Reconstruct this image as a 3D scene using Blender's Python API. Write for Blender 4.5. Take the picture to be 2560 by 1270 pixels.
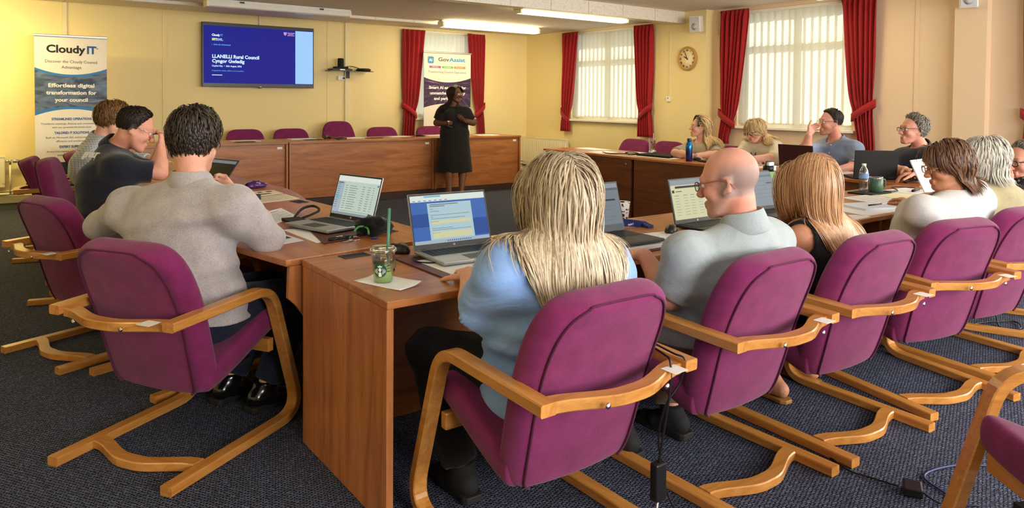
import bpy, bmesh, math, random
import numpy as np
from mathutils import Vector, Matrix
random.seed(7); rng = np.random.default_rng(7)
for o in list(bpy.data.objects): bpy.data.objects.remove(o)
scn = bpy.context.scene; COL = scn.collection
PI = math.pi

# ------------------------------------------------------------------ camera
EYE = Vector((0, 0, 1.38)); FPX = 1829.0
yaw, pitch, roll = 0.63423, 0.02861, 0.00827
fw = Vector((math.sin(yaw)*math.cos(pitch), math.cos(yaw)*math.cos(pitch), -math.sin(pitch)))
ri = Vector((math.cos(yaw), -math.sin(yaw), 0)); up = ri.cross(fw)
r3 = ri*math.cos(roll) + up*math.sin(roll); u3 = up*math.cos(roll) - ri*math.sin(roll)
cam = bpy.data.cameras.new('camera'); camo = bpy.data.objects.new('camera', cam); COL.objects.link(camo)
camo.matrix_world = Matrix(((r3.x, u3.x, -fw.x, EYE.x), (r3.y, u3.y, -fw.y, EYE.y), (r3.z, u3.z, -fw.z, EYE.z), (0, 0, 0, 1)))
cam.sensor_fit = 'HORIZONTAL'; cam.sensor_width = 36.0; cam.lens = 36.0*FPX/2560
cam.shift_y = (299.6-635)/2560; cam.clip_start = 0.05
scn.camera = camo
# ------------------------------------------------------------------ world, lights, exposure
vs = scn.view_settings
vs.view_transform = 'Standard'; vs.look = 'None'; vs.gamma = 1.0; vs.use_curve_mapping = False
vs.exposure = 0.0
wd = bpy.data.worlds.new('sky'); scn.world = wd; wd.use_nodes = True
bg = wd.node_tree.nodes['Background']; bg.inputs[0].default_value = (0.86, 0.93, 1.0, 1); bg.inputs[1].default_value = 1.7
def area(name, loc, size, power, color, direction):
    l = bpy.data.lights.new(name, 'AREA'); l.shape = 'RECTANGLE'; l.size, l.size_y = size; l.energy = power; l.color = color
    o = bpy.data.objects.new(name, l); COL.objects.link(o); o.location = loc
    o.rotation_euler = Vector(direction).to_track_quat('-Z', 'Y').to_euler()
    return o
DAY = (1.0, 0.975, 0.93)
# lamps standing in for daylight at the unseen right and rear windows (size_y is vertical)
area('daylight', (8.40, 1.55, 1.80), (1.9, 1.5), 150, DAY, (-1, 0, -0.15))
area('daylight', (8.40, -1.0, 1.80), (1.9, 1.5), 190, DAY, (-1, 0, -0.15))
area('daylight', (1.6, -2.75, 1.75), (2.6, 1.5), 200, DAY, (0, 1, -0.1))
area('daylight', (5.2, -2.75, 1.75), (2.6, 1.5), 200, DAY, (0, 1, -0.1))
sun = bpy.data.lights.new('sun', 'SUN'); sun.energy = 6.0; sun.angle = math.radians(2); sun.color = (1, .96, .88)
suno = bpy.data.objects.new('sun', sun); COL.objects.link(suno); suno.location = (12, 9, 8); suno.rotation_euler = Vector((-.80, -.42, -.62)).to_track_quat('-Z', 'Y').to_euler()
WARM = (1.0, 0.80, 0.42)

# ------------------------------------------------------------------ helpers
def lin(r, g, b):
    f = lambda c: (c/255/12.92) if c/255 <= 0.04045 else ((c/255+0.055)/1.055)**2.4
    return (f(r), f(g), f(b), 1.0)
def tag(o, label=None, cat=None, group=None, kind=None):
    if label: o['label'] = label
    if cat: o['category'] = cat
    if group: o['group'] = group
    if kind: o['kind'] = kind
    return o
def empty(name, loc=(0, 0, 0), rz=0, label=None, cat=None, group=None):
    o = bpy.data.objects.new(name, None); COL.objects.link(o); o.location = loc; o.rotation_euler = (0, 0, rz)
    o.empty_display_size = 0.05
    return tag(o, label, cat, group)
def raw_mesh(name, V, F, mat=None, smooth=False):
    me = bpy.data.meshes.new(name); me.from_pydata([tuple(v) for v in V], [], [tuple(f) for f in F]); 
    if mat: 
        for m in (mat if isinstance(mat, (list, tuple)) else [mat]): me.materials.append(m)
    if smooth: me.polygons.foreach_set('use_smooth', [True]*len(me.polygons))
    return me
def link(name, me, parent=None, loc=None, rz=None):
    o = bpy.data.objects.new(name, me); COL.objects.link(o)
    if parent is not None: o.parent = parent
    if loc is not None: o.location = loc
    if rz is not None: o.rotation_euler = (0, 0, rz)
    return o
def copy_tree(o, parent=None):
    c = o.copy(); COL.objects.link(c)
    if parent is not None: c.parent = parent
    for ch in list(o.children): copy_tree(ch, c)
    return c
class MB:
    """collects shapes into one mesh"""
    def __init__(s): s.V = []; s.F = []; s.M = []; s.S = []
    def add(s, V, F, mi=0, sm=False):
        n = len(s.V); s.V += [tuple(v) for v in V]; s.F += [tuple(i+n for i in f) for f in F]; s.M += [mi]*len(F); s.S += [sm]*len(F); return s
    def box(s, a, b, mi=0, mat=None):
        (x0, y0, z0), (x1, y1, z1) = a, b
        x0, x1 = min(x0, x1), max(x0, x1); y0, y1 = min(y0, y1), max(y0, y1); z0, z1 = min(z0, z1), max(z0, z1)
        V = [(x0,y0,z0),(x1,y0,z0),(x1,y1,z0),(x0,y1,z0),(x0,y0,z1),(x1,y0,z1),(x1,y1,z1),(x0,y1,z1)]
        if mat is not None: V = [tuple(mat @ Vector(v)) for v in V]
        return s.add(V, [(0,3,2,1),(4,5,6,7),(0,1,5,4),(1,2,6,5),(2,3,7,6),(3,0,4,7)], mi)
    def cbox(s, c, size, mi=0, mat=None):
        h = [x/2 for x in size]
        return s.box([c[i]-h[i] for i in range(3)], [c[i]+h[i] for i in range(3)], mi, mat)
    def prism(s, poly, z0, z1, mi=0, mat=None):
        n = len(poly); V = [(x, y, z0) for x, y in poly] + [(x, y, z1) for x, y in poly]
        F = [tuple(range(n-1, -1, -1)), tuple(range(n, 2*n))] + [(i, (i+1) % n, n+(i+1) % n, n+i) for i in range(n)]
        if mat is not None: V = [tuple(mat @ Vector(v)) for v in V]
        return s.add(V, F, mi)
    def tube(s, pts, r, n=8, mi=0, closed=False, caps=True):
        P = [Vector(p) for p in pts]; m = len(P); V = []; F = []
        nrm = None
        for i in range(m):
            if closed: t = P[(i+1) % m]-P[i-1]
            else: t = P[min(i+1, m-1)]-P[max(i-1, 0)]
            t.normalize()
            if nrm is None: nrm = t.orthogonal().normalized()
            else:
                nrm = nrm - t*nrm.dot(t)
                nrm = nrm.normalized() if nrm.length > 1e-6 else t.orthogonal().normalized()
            b = t.cross(nrm); rr = r[i] if isinstance(r, (list, tuple)) else r
            for k in range(n):
                a = 2*PI*k/n; V.append(P[i] + (nrm*math.cos(a)+b*math.sin(a))*rr)
        for i in range(m if closed else m-1):
            j = (i+1) % m
            for k in range(n): F.append((i*n+k, i*n+(k+1) % n, j*n+(k+1) % n, j*n+k))
        if caps and not closed:
            F.append(tuple(range(n-1, -1, -1))); F.append(tuple(range((m-1)*n, m*n)))
        return s.add(V, F, mi, True)
    def lathe(s, prof, n=24, mi=0, c=(0, 0, 0), caps=True, mat=None):
        V = []; F = []; m = len(prof)
        for r, z in prof:
            for k in range(n):
                a = 2*PI*k/n; V.append((c[0]+r*math.cos(a), c[1]+r*math.sin(a), c[2]+z))
        for i in range(m-1):
            for k in range(n): F.append((i*n+k, i*n+(k+1) % n, (i+1)*n+(k+1) % n, (i+1)*n+k))
        if caps: F.append(tuple(range(n-1, -1, -1))); F.append(tuple(range((m-1)*n, m*n)))
        if mat is not None: V = [tuple(mat @ Vector(v)) for v in V]
        return s.add(V, F, mi, True)
    def sweep(s, path, prof, mi=0, closed_prof=True, caps=True, frames=None, sm=False):
        """path: list of points, prof: list of (a, b); frames: per-point (A, B) vectors"""
        V = []; F = []; n = len(prof); m = len(path)
        for i in range(m):
            A, B = frames[i]; p = Vector(path[i])
            for a, b in prof: V.append(p + A*a + B*b)
        for i in range(m-1):
            for k in range(n if closed_prof else n-1): F.append((i*n+k, i*n+(k+1) % n, (i+1)*n+(k+1) % n, (i+1)*n+k))
        if caps and closed_prof: F.append(tuple(range(n-1, -1, -1))); F.append(tuple(range((m-1)*n, m*n)))
        return s.add(V, F, mi, sm)
    def mesh(s, name, mat):
        me = bpy.data.meshes.new(name); me.from_pydata(s.V, [], s.F)
        for m in (mat if isinstance(mat, (list, tuple)) else [mat]): me.materials.append(m)
        me.polygons.foreach_set('material_index', s.M); me.polygons.foreach_set('use_smooth', s.S)
        bm = bmesh.new(); bm.from_mesh(me); bmesh.ops.recalc_face_normals(bm, faces=bm.faces); bm.to_mesh(me); bm.free()
        return me
    def build(s, name, mat, parent=None, loc=None, rz=None, bevel=0, seg=2, label=None, cat=None, group=None, kind=None, subsurf=0):
        o = link(name, s.mesh(name, mat), parent, loc, rz)
        if bevel:
            b = o.modifiers.new('bevel', 'BEVEL'); b.width = bevel; b.segments = seg; b.limit_method = 'ANGLE'; b.angle_limit = 0.6
            b.harden_normals = False
        if subsurf:
            ss = o.modifiers.new('sub', 'SUBSURF'); ss.levels = ss.render_levels = subsurf
        return tag(o, label, cat, group, kind)
def rounded(pts, r, n=5):
    """round the corners of an open 2-D polyline"""
    out = [Vector(pts[0])]
    for i in range(1, len(pts)-1):
        a, b, c = Vector(pts[i-1]), Vector(pts[i]), Vector(pts[i+1]); rr = r[i-1] if isinstance(r, (list, tuple)) else r
        d0 = (a-b).normalized(); d1 = (c-b).normalized(); ang = d0.angle(d1); t = rr/math.tan(ang/2)
        t = min(t, (a-b).length*0.49, (c-b).length*0.49) if rr else 0
        p0 = b+d0*t; p1 = b+d1*t
        for k in range(n+1):
            u = k/n; out.append(p0*(1-u)**2 + b*2*u*(1-u) + p1*u*u)
    out.append(Vector(pts[-1])); return out
def catmull(pts, n=6):
    P = [Vector(p) for p in pts]; out = []
    for i in range(len(P)-1):
        p0 = P[max(i-1, 0)]; p1 = P[i]; p2 = P[i+1]; p3 = P[min(i+2, len(P)-1)]
        for k in range(n):
            t = k/n; out.append(0.5*((2*p1)+(p2-p0)*t+(2*p0-5*p1+4*p2-p3)*t*t+(3*p1-p0-3*p2+p3)*t**3))
    out.append(P[-1]); return out
def text(name, body, size, mat, parent, loc, rot=(PI/2, 0, 0), align='LEFT', bold=0.0, depth=0.0006, sx=1.0, shear=0.0, spacing=1.0, line=1.0, fit=None):
    cu = bpy.data.curves.new(name, 'FONT'); cu.body = body; cu.size = size; cu.align_x = align; cu.offset = bold; cu.extrude = depth
    cu.shear = shear; cu.space_character = spacing; cu.space_line = line; cu.resolution_u = 3
    t = bpy.data.objects.new(name, cu); COL.objects.link(t)
    dg = bpy.context.evaluated_depsgraph_get(); me = bpy.data.meshes.new_from_object(t.evaluated_get(dg)); me.name = name
    bpy.data.objects.remove(t); bpy.data.curves.remove(cu)
    me.materials.clear(); me.materials.append(mat)
    if fit and len(me.vertices): xs_ = [v.co.x for v in me.vertices]; sx = fit/(max(xs_)-min(xs_))
    o = link(name, me, parent); o.location = loc; o.rotation_euler = rot; o.scale = (sx, 1, 1)
    return o
# ------------------------------------------------------------------ materials
def newmat(name):
    m = bpy.data.materials.new(name); m.use_nodes = True; nt = m.node_tree
    return m, nt, nt.nodes['Principled BSDF']
def nd(nt, t, **kw):
    n = nt.nodes.new(t)
    for k, v in kw.items(): setattr(n, k, v)
    return n
def pm(name, col, rough=0.5, metal=0.0, spec=0.5, bump=None, var=None, coat=0.0, trans=0.0, ior=1.45, alpha=1.0, sheen=0.0, emit=None):
    """principled with optional noise variation var=(scale, amount) and bump=(scale, strength)"""
    m, nt, p = newmat(name); L = nt.links
    c = col if len(col) == 4 else (*col, 1)
    p.inputs['Base Color'].default_value = c; p.inputs['Roughness'].default_value = rough; p.inputs['Metallic'].default_value = metal
    p.inputs['Specular IOR Level'].default_value = spec; p.inputs['Coat Weight'].default_value = coat
    p.inputs['Transmission Weight'].default_value = trans; p.inputs['IOR'].default_value = ior; p.inputs['Alpha'].default_value = alpha
    p.inputs['Sheen Weight'].default_value = sheen
    if emit: p.inputs['Emission Color'].default_value = (*emit[0][:3], 1); p.inputs['Emission Strength'].default_value = emit[1]
    tc = nd(nt, 'ShaderNodeTexCoord')
    if var:
        n = nd(nt, 'ShaderNodeTexNoise'); n.inputs['Scale'].default_value = var[0]; n.inputs['Detail'].default_value = 4
        L.new(tc.outputs['Object'], n.inputs['Vector'])
        mx = nd(nt, 'ShaderNodeMix', data_type='RGBA'); k = var[1]
        mx.inputs['A'].default_value = tuple(x*(1-k) for x in c[:3])+(1,); mx.inputs['B'].default_value = tuple(min(1, x*(1+k)) for x in c[:3])+(1,)
        L.new(n.outputs['Fac'], mx.inputs['Factor']); L.new(mx.outputs['Result'], p.inputs['Base Color'])
    if bump:
        n = nd(nt, 'ShaderNodeTexNoise'); n.inputs['Scale'].default_value = bump[0]; n.inputs['Detail'].default_value = 3
        L.new(tc.outputs['Object'], n.inputs['Vector'])
        b = nd(nt, 'ShaderNodeBump'); b.inputs['Strength'].default_value = bump[1]; b.inputs['Distance'].default_value = 0.003
        L.new(n.outputs['Fac'], b.inputs['Height']); L.new(b.outputs['Normal'], p.inputs['Normal'])
    return m
def wood(name, c0, c1, axis='X', rough=0.35, scale=1.0, coat=0.15, fine=True):
    m, nt, p = newmat(name); L = nt.links
    tc = nd(nt, 'ShaderNodeTexCoord'); mp = nd(nt, 'ShaderNodeMapping')
    s = [9*scale]*3; s['XYZ'.index(axis)] = 0.9*scale; mp.inputs['Scale'].default_value = s
    L.new(tc.outputs['Object'], mp.inputs['Vector'])
    n = nd(nt, 'ShaderNodeTexNoise'); n.inputs['Scale'].default_value = 1.6; n.inputs['Detail'].default_value = 5; n.inputs['Distortion'].default_value = 1.2
    L.new(mp.outputs['Vector'], n.inputs['Vector'])
    n2 = nd(nt, 'ShaderNodeTexNoise'); n2.inputs['Scale'].default_value = 11; n2.inputs['Detail'].default_value = 3
    L.new(mp.outputs['Vector'], n2.inputs['Vector'])
    ad = nd(nt, 'ShaderNodeMath', operation='MULTIPLY_ADD'); ad.inputs[1].default_value = 0.45
    sb = nd(nt, 'ShaderNodeMath', operation='SUBTRACT'); sb.inputs[1].default_value = 0.22
    L.new(n2.outputs['Fac'], ad.inputs[0]); L.new(n.outputs['Fac'], ad.inputs[2]); L.new(ad.outputs[0], sb.inputs[0])
    cr = nd(nt, 'ShaderNodeValToRGB'); cr.color_ramp.elements[0].position = 0.30; cr.color_ramp.elements[1].position = 0.72
    cr.color_ramp.elements[0].color = c0; cr.color_ramp.elements[1].color = c1
    L.new(sb.outputs[0], cr.inputs['Fac']); L.new(cr.outputs['Color'], p.inputs['Base Color'])
    p.inputs['Roughness'].default_value = rough; p.inputs['Coat Weight'].default_value = coat; p.inputs['Coat Roughness'].default_value = 0.25
    return m
def cloth(name, col, col2=None, weave=900, bump=0.35, rough=0.9, sheen=0.25, fold=0.0, foldscale=6, mottle=0.12):
    m, nt, p = newmat(name); L = nt.links
    tc = nd(nt, 'ShaderNodeTexCoord')
    n = nd(nt, 'ShaderNodeTexNoise'); n.inputs['Scale'].default_value = weave*0.35; n.inputs['Detail'].default_value = 2
    L.new(tc.outputs['Object'], n.inputs['Vector'])
    n2 = nd(nt, 'ShaderNodeTexNoise'); n2.inputs['Scale'].default_value = 14; n2.inputs['Detail'].default_value = 4; L.new(tc.outputs['Object'], n2.inputs['Vector'])
    av = nd(nt, 'ShaderNodeMix', data_type='FLOAT'); av.inputs['Factor'].default_value = 0.4
    L.new(n.outputs['Fac'], av.inputs['A']); L.new(n2.outputs['Fac'], av.inputs['B'])
    mx = nd(nt, 'ShaderNodeMix', data_type='RGBA'); k = mottle
    mx.inputs['A'].default_value = tuple(x*(1-k*1.6) for x in col[:3])+(1,)
    mx.inputs['B'].default_value = (col2 if col2 else tuple(min(1, x*(1+k*1.6)) for x in col[:3])+(1,))
    cr = nd(nt, 'ShaderNodeMapRange'); cr.inputs['From Min'].default_value = 0.3; cr.inputs['From Max'].default_value = 0.7
    L.new(av.outputs['Result'], cr.inputs['Value']); L.new(cr.outputs['Result'], mx.inputs['Factor']); L.new(mx.outputs['Result'], p.inputs['Base Color'])
    b = nd(nt, 'ShaderNodeBump'); b.inputs['Strength'].default_value = bump; b.inputs['Distance'].default_value = 0.0015
    L.new(n.outputs['Fac'], b.inputs['Height'])
    if fold:
        n3 = nd(nt, 'ShaderNodeTexNoise'); n3.inputs['Scale'].default_value = foldscale; n3.inputs['Detail'].default_value = 3; n3.inputs['Distortion'].default_value = 0.8
        mp = nd(nt, 'ShaderNodeMapping'); mp.inputs['Scale'].default_value = (1, 1, 1.8); L.new(tc.outputs['Object'], mp.inputs['Vector']); L.new(mp.outputs['Vector'], n3.inputs['Vector'])
        b2 = nd(nt, 'ShaderNodeBump'); b2.inputs['Strength'].default_value = fold; b2.inputs['Distance'].default_value = 0.03
        L.new(n3.outputs['Fac'], b2.inputs['Height']); L.new(b2.outputs['Normal'], b.inputs['Normal'])
    L.new(b.outputs['Normal'], p.inputs['Normal'])
    p.inputs['Roughness'].default_value = rough; p.inputs['Sheen Weight'].default_value = sheen; p.inputs['Specular IOR Level'].default_value = 0.25
    return m
def mix_rgb(nt, fac, a, b):
    mx = nd(nt, 'ShaderNodeMix', data_type='RGBA')
    for s, v in (('Factor', fac), ('A', a), ('B', b)):
        if hasattr(v, 'is_output'): nt.links.new(v, mx.inputs[s])
        else: mx.inputs[s].default_value = v
    return mx.outputs['Result']
def mth(nt, op, a, b=None, c=None):
    n = nd(nt, 'ShaderNodeMath', operation=op)
    for i, v in enumerate((a, b, c)):
        if v is None: continue
        if hasattr(v, 'is_output'): nt.links.new(v, n.inputs[i])
        else: n.inputs[i].default_value = v
    return n.outputs[0]
M = {}
M['wall'] = pm('wall_paint', lin(238, 220, 164), 0.75, bump=(60, 0.08), var=(1.2, 0.03))
M['wall_pink'] = pm('wall_paint_rose', lin(228, 202, 172), 0.75, bump=(60, 0.08), var=(1.2, 0.03))
M['conduit'] = pm('painted_conduit', lin(232, 218, 178), 0.5)
M['white'] = pm('white_paint', lin(240, 238, 230), 0.4)
M['cream'] = pm('cream_paint', lin(240, 230, 196), 0.4)
M['skirting_dark'] = pm('dark_skirting', lin(82, 84, 84), 0.6)
M['desk'] = wood('cherry_veneer', lin(150, 88, 44), lin(190, 122, 70), 'X', 0.33)
M['desk_y'] = wood('cherry_veneer_lengthwise', lin(150, 88, 44), lin(190, 122, 70), 'Y', 0.33)
M['desk_z'] = wood('cherry_veneer_upright', lin(154, 92, 48), lin(192, 124, 72), 'Z', 0.36)
M['desk_edge'] = wood('cherry_edging', lin(158, 92, 42), lin(190, 120, 62), 'X', 0.35)
M['beech'] = wood('lacquered_beech', lin(176, 114, 48), lin(206, 146, 76), 'Y', 0.28, 1.6, 0.35)
M['beech_x'] = wood('lacquered_beech_cross', lin(176, 114, 48), lin(206, 146, 76), 'X', 0.28, 1.6, 0.35)
M['magenta'] = cloth('magenta_wool', lin(108, 25, 76), lin(136, 42, 100), weave=1400, bump=0.5, sheen=0.15, mottle=0.16)
M['magenta_dark'] = cloth('magenta_piping', lin(84, 18, 58), weave=1400, bump=0.5, sheen=0.1)
M['black'] = pm('black_plastic', lin(22, 22, 24), 0.4)
M['black_matte'] = pm('black_matte', lin(20, 20, 22), 0.8)
M['darkgrey'] = pm('dark_grey_plastic', lin(52, 54, 58), 0.45)
M['silver'] = pm('silver_alloy', lin(176, 178, 182), 0.35, 0.75)
M['chrome'] = pm('chrome', lin(205, 205, 205), 0.15, 1.0)
M['paper'] = pm('paper', lin(236, 236, 240), 0.7)
M['paper_blue'] = pm('paper_cool', lin(222, 224, 242), 0.7)
M['ink'] = pm('print_ink', lin(60, 60, 70), 0.7)
M['ink_blue'] = pm('print_blue', lin(38, 92, 168), 0.6)
M['ink_black'] = pm('print_black', lin(34, 30, 30), 0.6)
M['ink_white'] = pm('print_white', lin(240, 240, 240), 0.6)
M['maroon'] = pm('maroon_leatherette', lin(84, 32, 40), 0.5, bump=(200, 0.2))
M['yellow_folder'] = pm('yellow_card', lin(228, 205, 120), 0.6)
def glassmat(name, tint=(1, 1, 1), gl=0.12):
    m, nt, p = newmat(name); nt.nodes.remove(p); out = nt.nodes['Material Output']
    t = nd(nt, 'ShaderNodeBsdfTransparent'); t.inputs[0].default_value = (*tint, 1); g = nd(nt, 'ShaderNodeBsdfGlossy'); g.inputs['Roughness'].default_value = 0.05
    lw = nd(nt, 'ShaderNodeLayerWeight'); lw.inputs['Blend'].default_value = 0.35
    f = mth(nt, 'MULTIPLY_ADD', lw.outputs['Facing'], 0.5, gl*0.4)
    mx = nd(nt, 'ShaderNodeMixShader'); nt.links.new(f, mx.inputs[0]); nt.links.new(t.outputs[0], mx.inputs[1]); nt.links.new(g.outputs[0], mx.inputs[2])
    nt.links.new(mx.outputs[0], out.inputs['Surface']); return m
M['glass'] = glassmat('window_glass')
M['clear'] = glassmat('clear_plastic', (0.93, 0.95, 0.96), 0.3)
M['lens'] = glassmat('spectacle_lens', (0.88, 0.9, 0.92), 0.05)
def vane_mat():
    m, nt, p = newmat('blind_fabric'); nt.nodes.remove(p); out = nt.nodes['Material Output']
    d = nd(nt, 'ShaderNodeBsdfDiffuse'); d.inputs[0].default_value = lin(236, 236, 224); t = nd(nt, 'ShaderNodeBsdfTranslucent'); t.inputs[0].default_value = lin(240, 240, 226)
    mx = nd(nt, 'ShaderNodeMixShader'); mx.inputs[0].default_value = 0.5
    nt.links.new(d.outputs[0], mx.inputs[1]); nt.links.new(t.outputs[0], mx.inputs[2]); nt.links.new(mx.outputs[0], out.inputs['Surface']); return m
M['vane'] = vane_mat()
def curtain_mat(name, col):
    m, nt, p = newmat(name); p.inputs['Base Color'].default_value = col; p.inputs['Roughness'].default_value = 0.8; p.inputs['Sheen Weight'].default_value = 0.3
    p.inputs['Specular IOR Level'].default_value = 0.2
    out = nt.nodes['Material Output']; t = nd(nt, 'ShaderNodeBsdfTranslucent'); t.inputs[0].default_value = col
    mx = nd(nt, 'ShaderNodeMixShader'); mx.inputs[0].default_value = 0.22
    nt.links.new(p.outputs[0], mx.inputs[1]); nt.links.new(t.outputs[0], mx.inputs[2]); nt.links.new(mx.outputs[0], out.inputs['Surface'])
    tc = nd(nt, 'ShaderNodeTexCoord'); n = nd(nt, 'ShaderNodeTexNoise'); n.inputs['Scale'].default_value = 300; nt.links.new(tc.outputs['Object'], n.inputs['Vector'])
    b = nd(nt, 'ShaderNodeBump'); b.inputs['Strength'].default_value = 0.2; b.inputs['Distance'].default_value = 0.001; nt.links.new(n.outputs['Fac'], b.inputs['Height']); nt.links.new(b.outputs['Normal'], p.inputs['Normal'])
    return m
M['curtain'] = curtain_mat('red_velour', lin(176, 36, 42))
def carpet_mat():
    m, nt, p = newmat('carpet_loop'); L = nt.links
    g = nd(nt, 'ShaderNodeNewGeometry'); sp = nd(nt, 'ShaderNodeMapping'); sp.inputs['Rotation'].default_value = (0, 0, 0.32); L.new(g.outputs['Position'], sp.inputs['Vector'])
    # rows of short dashes, each row shifted
    mp = nd(nt, 'ShaderNodeMapping'); mp.inputs['Scale'].default_value = (62, 105, 1); L.new(sp.outputs['Vector'], mp.inputs['Vector'])
    nz = nd(nt, 'ShaderNodeTexNoise'); nz.inputs['Scale'].default_value = 0.9; nz.inputs['Detail'].default_value = 1; L.new(mp.outputs['Vector'], nz.inputs['Vector'])
    ad = nd(nt, 'ShaderNodeVectorMath', operation='MULTIPLY_ADD'); ad.inputs[1].default_value = (0.9, 0.9, 0); L.new(nz.outputs['Color'], ad.inputs[0]); L.new(mp.outputs['Vector'], ad.inputs[2])
    br = nd(nt, 'ShaderNodeTexBrick'); br.offset = 0.5; br.inputs['Scale'].default_value = 1.0; br.inputs['Mortar Size'].default_value = 0.27; br.inputs['Mortar Smooth'].default_value = 0.6
    br.inputs['Brick Width'].default_value = 1.25; br.inputs['Row Height'].default_value = 0.85; br.inputs['Bias'].default_value = -0.1
    br.inputs['Color1'].default_value = (1, 1, 1, 1); br.inputs['Color2'].default_value = (0.5, 0.5, 0.5, 1); br.inputs['Mortar'].default_value = (0, 0, 0, 1)
    L.new(ad.outputs[0], br.inputs['Vector'])
    n2 = nd(nt, 'ShaderNodeTexNoise'); n2.inputs['Scale'].default_value = 1.3; n2.inputs['Detail'].default_value = 3; L.new(g.outputs['Position'], n2.inputs['Vector'])
    base = mix_rgb(nt, br.outputs['Color'], lin(12, 13, 19), lin(122, 130, 160))
    wear = mix_rgb(nt, mth(nt, 'MULTIPLY', n2.outputs['Fac'], 0.35), base, lin(60, 60, 70))
    L.new(wear, p.inputs['Base Color']); p.inputs['Roughness'].default_value = 0.95; p.inputs['Specular IOR Level'].default_value = 0.1
    b = nd(nt, 'ShaderNodeBump'); b.inputs['Strength'].default_value = 0.6; b.inputs['Distance'].default_value = 0.004; L.new(br.outputs['Color'], b.inputs['Height']); L.new(b.outputs['Normal'], p.inputs['Normal'])
    return m
M['carpet'] = carpet_mat()
def ceil_mat():
    m, nt, p = newmat('ceiling_tile'); L = nt.links
    tc = nd(nt, 'ShaderNodeNewGeometry'); n = nd(nt, 'ShaderNodeTexVoronoi'); n.inputs['Scale'].default_value = 85; L.new(tc.outputs['Position'], n.inputs['Vector'])
    n2 = nd(nt, 'ShaderNodeTexNoise'); n2.inputs['Scale'].default_value = 40; L.new(tc.outputs['Position'], n2.inputs['Vector'])
    f = mth(nt, 'MULTIPLY', mth(nt, 'LESS_THAN', n.outputs['Distance'], 0.30), mth(nt, 'GREATER_THAN', n2.outputs['Fac'], 0.46))
    L.new(mix_rgb(nt, f, lin(232, 226, 216), lin(176, 170, 162)), p.inputs['Base Color']); p.inputs['Roughness'].default_value = 0.85; return m
M['ceiling'] = ceil_mat()
M['diffuser_on'] = pm('lit_diffuser', (1, 0.93, 0.62), 0.4, emit=((1.0, 0.93, 0.60), 5.0))
M['diffuser_off'] = pm('unlit_diffuser', lin(226, 224, 214), 0.35)
# ================================================================== ROOM
XW, XN, YB, ZC, ZN = 8.116, 8.27, 10.593, 2.53, 2.63      # far right wall, near right wall, back wall, ceilings
def structure(name, mb, mat, parent=None, **kw): return mb.build(name, mat, parent, kind=None if parent else 'structure', **kw)
structure('floor', MB().box((-2.7, -3.0, -0.1), (8.6, YB+.2, 0)), M['carpet'])
dais = structure('floor_dais', MB().box((0.95, 9.05, 0), (XW, YB, 0.08)), M['carpet'])
structure('trim_1', MB().box((0.93, 9.03, 0.0), (XW, 9.05, 0.083)), pm('dark_brown_riser', lin(62, 42, 36), 0.5, var=(4, .1)))
def wall_open(axis, p, t, lo, hi, z0, z1, holes):
    """wall slab across lo..hi along the other axis, with rectangular holes [(a0,a1,z0,z1)]"""
    mb = MB(); cuts = sorted(holes)
    def bx(a0, a1, za, zb):
        if a1-a0 < 1e-4 or zb-za < 1e-4: return
        if axis == 'Y': mb.box((a0, p, za), (a1, p+t, zb))
        else: mb.box((p, a0, za), (p+t, a1, zb))
    a = lo
    for (h0, h1, hz0, hz1) in cuts:
        bx(a, h0, z0, z1); bx(h0, h1, z0, hz0); bx(h0, h1, hz1, z1); a = h1
    bx(a, hi, z0, z1); return mb
structure('wall_back', wall_open('Y', YB, .22, -2.7, 8.6, 0, 2.75, [(5.83, 6.93, 1.06, 2.50)]), M['wall'])
structure('wall_right', wall_open('X', XW, .30, 6.55, YB, 0, 2.75, [(7.76, 9.36, 1.055, 2.50)]), M['wall'])
structure('wall_right_near', wall_open('X', XN, .25, -3.0, 6.55, 0, 2.75, [(4.54, 6.14, 1.045, 2.58), (0.7, 2.45, 1.045, 2.58), (-2.0, 0.0, 1.045, 2.58)]), M['wall_pink'])
structure('wall_pilaster', MB().box((XN-.11, 3.10, 0), (XN, 3.40, 2.66)), M['wall_pink'])
structure('wall_left', MB().box((-2.9, -3.0, 0), (-2.7, YB, 2.75)), M['wall'])
structure('wall_near', wall_open('Y', -3.2, .2, -2.7, 8.6, 0, 2.75, [(0.3, 2.9, 1.0, 2.5), (3.9, 6.5, 1.0, 2.5)]), M['wall'])
# ceilings: tiles laid edge to edge under a plain slab
cs = structure('ceiling', MB().box((-2.7, 7.0, ZC+.02), (8.6, YB+.2, ZC+.2)).box((-2.7, -3.2, ZN+.02), (8.6, 7.0, ZN+.2)), M['white'])
tile_me = MB().box((.003, .003, 0), (1.197, 1.197, .02)).mesh('tile', M['ceiling'])
def tiles(x0, x1, y0, y1, z, sx=1.2, sy=1.2):
    nx = int(round((x1-x0)/sx)); ny = int(round((y1-y0)/sy))
    for i in range(nx):
        for j in range(ny):
            o = link('tile', tile_me, cs, (x0+i*(x1-x0)/nx, y0+j*(y1-y0)/ny, z)); o.scale = ((x1-x0)/nx/1.2, (y1-y0)/ny/1.2, 1)
tiles(-2.7, XW, 7.09, YB, ZC); tiles(-2.7, XN, -3.0, 6.936, ZN)
beam = structure('beam', MB().box((-2.7, 6.945, 2.475), (XW+.05, 7.09, 2.64)), M['white'])
bt = MB().box((.002, 6.93, 2.466), (.608, 6.945, 2.632)).mesh('tile', M['ceiling']); bu = MB().box((.002, 6.932, 2.466), (.608, 7.09, 2.475)).mesh('soffit_board', M['cream'])
for i in range(17):
    link('tile', bt, beam, (-2.3+i*.612+.02, 0, 0)); link('soffit_board', bu, beam, (-2.3+i*.612+.02, 0, 0))
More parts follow.
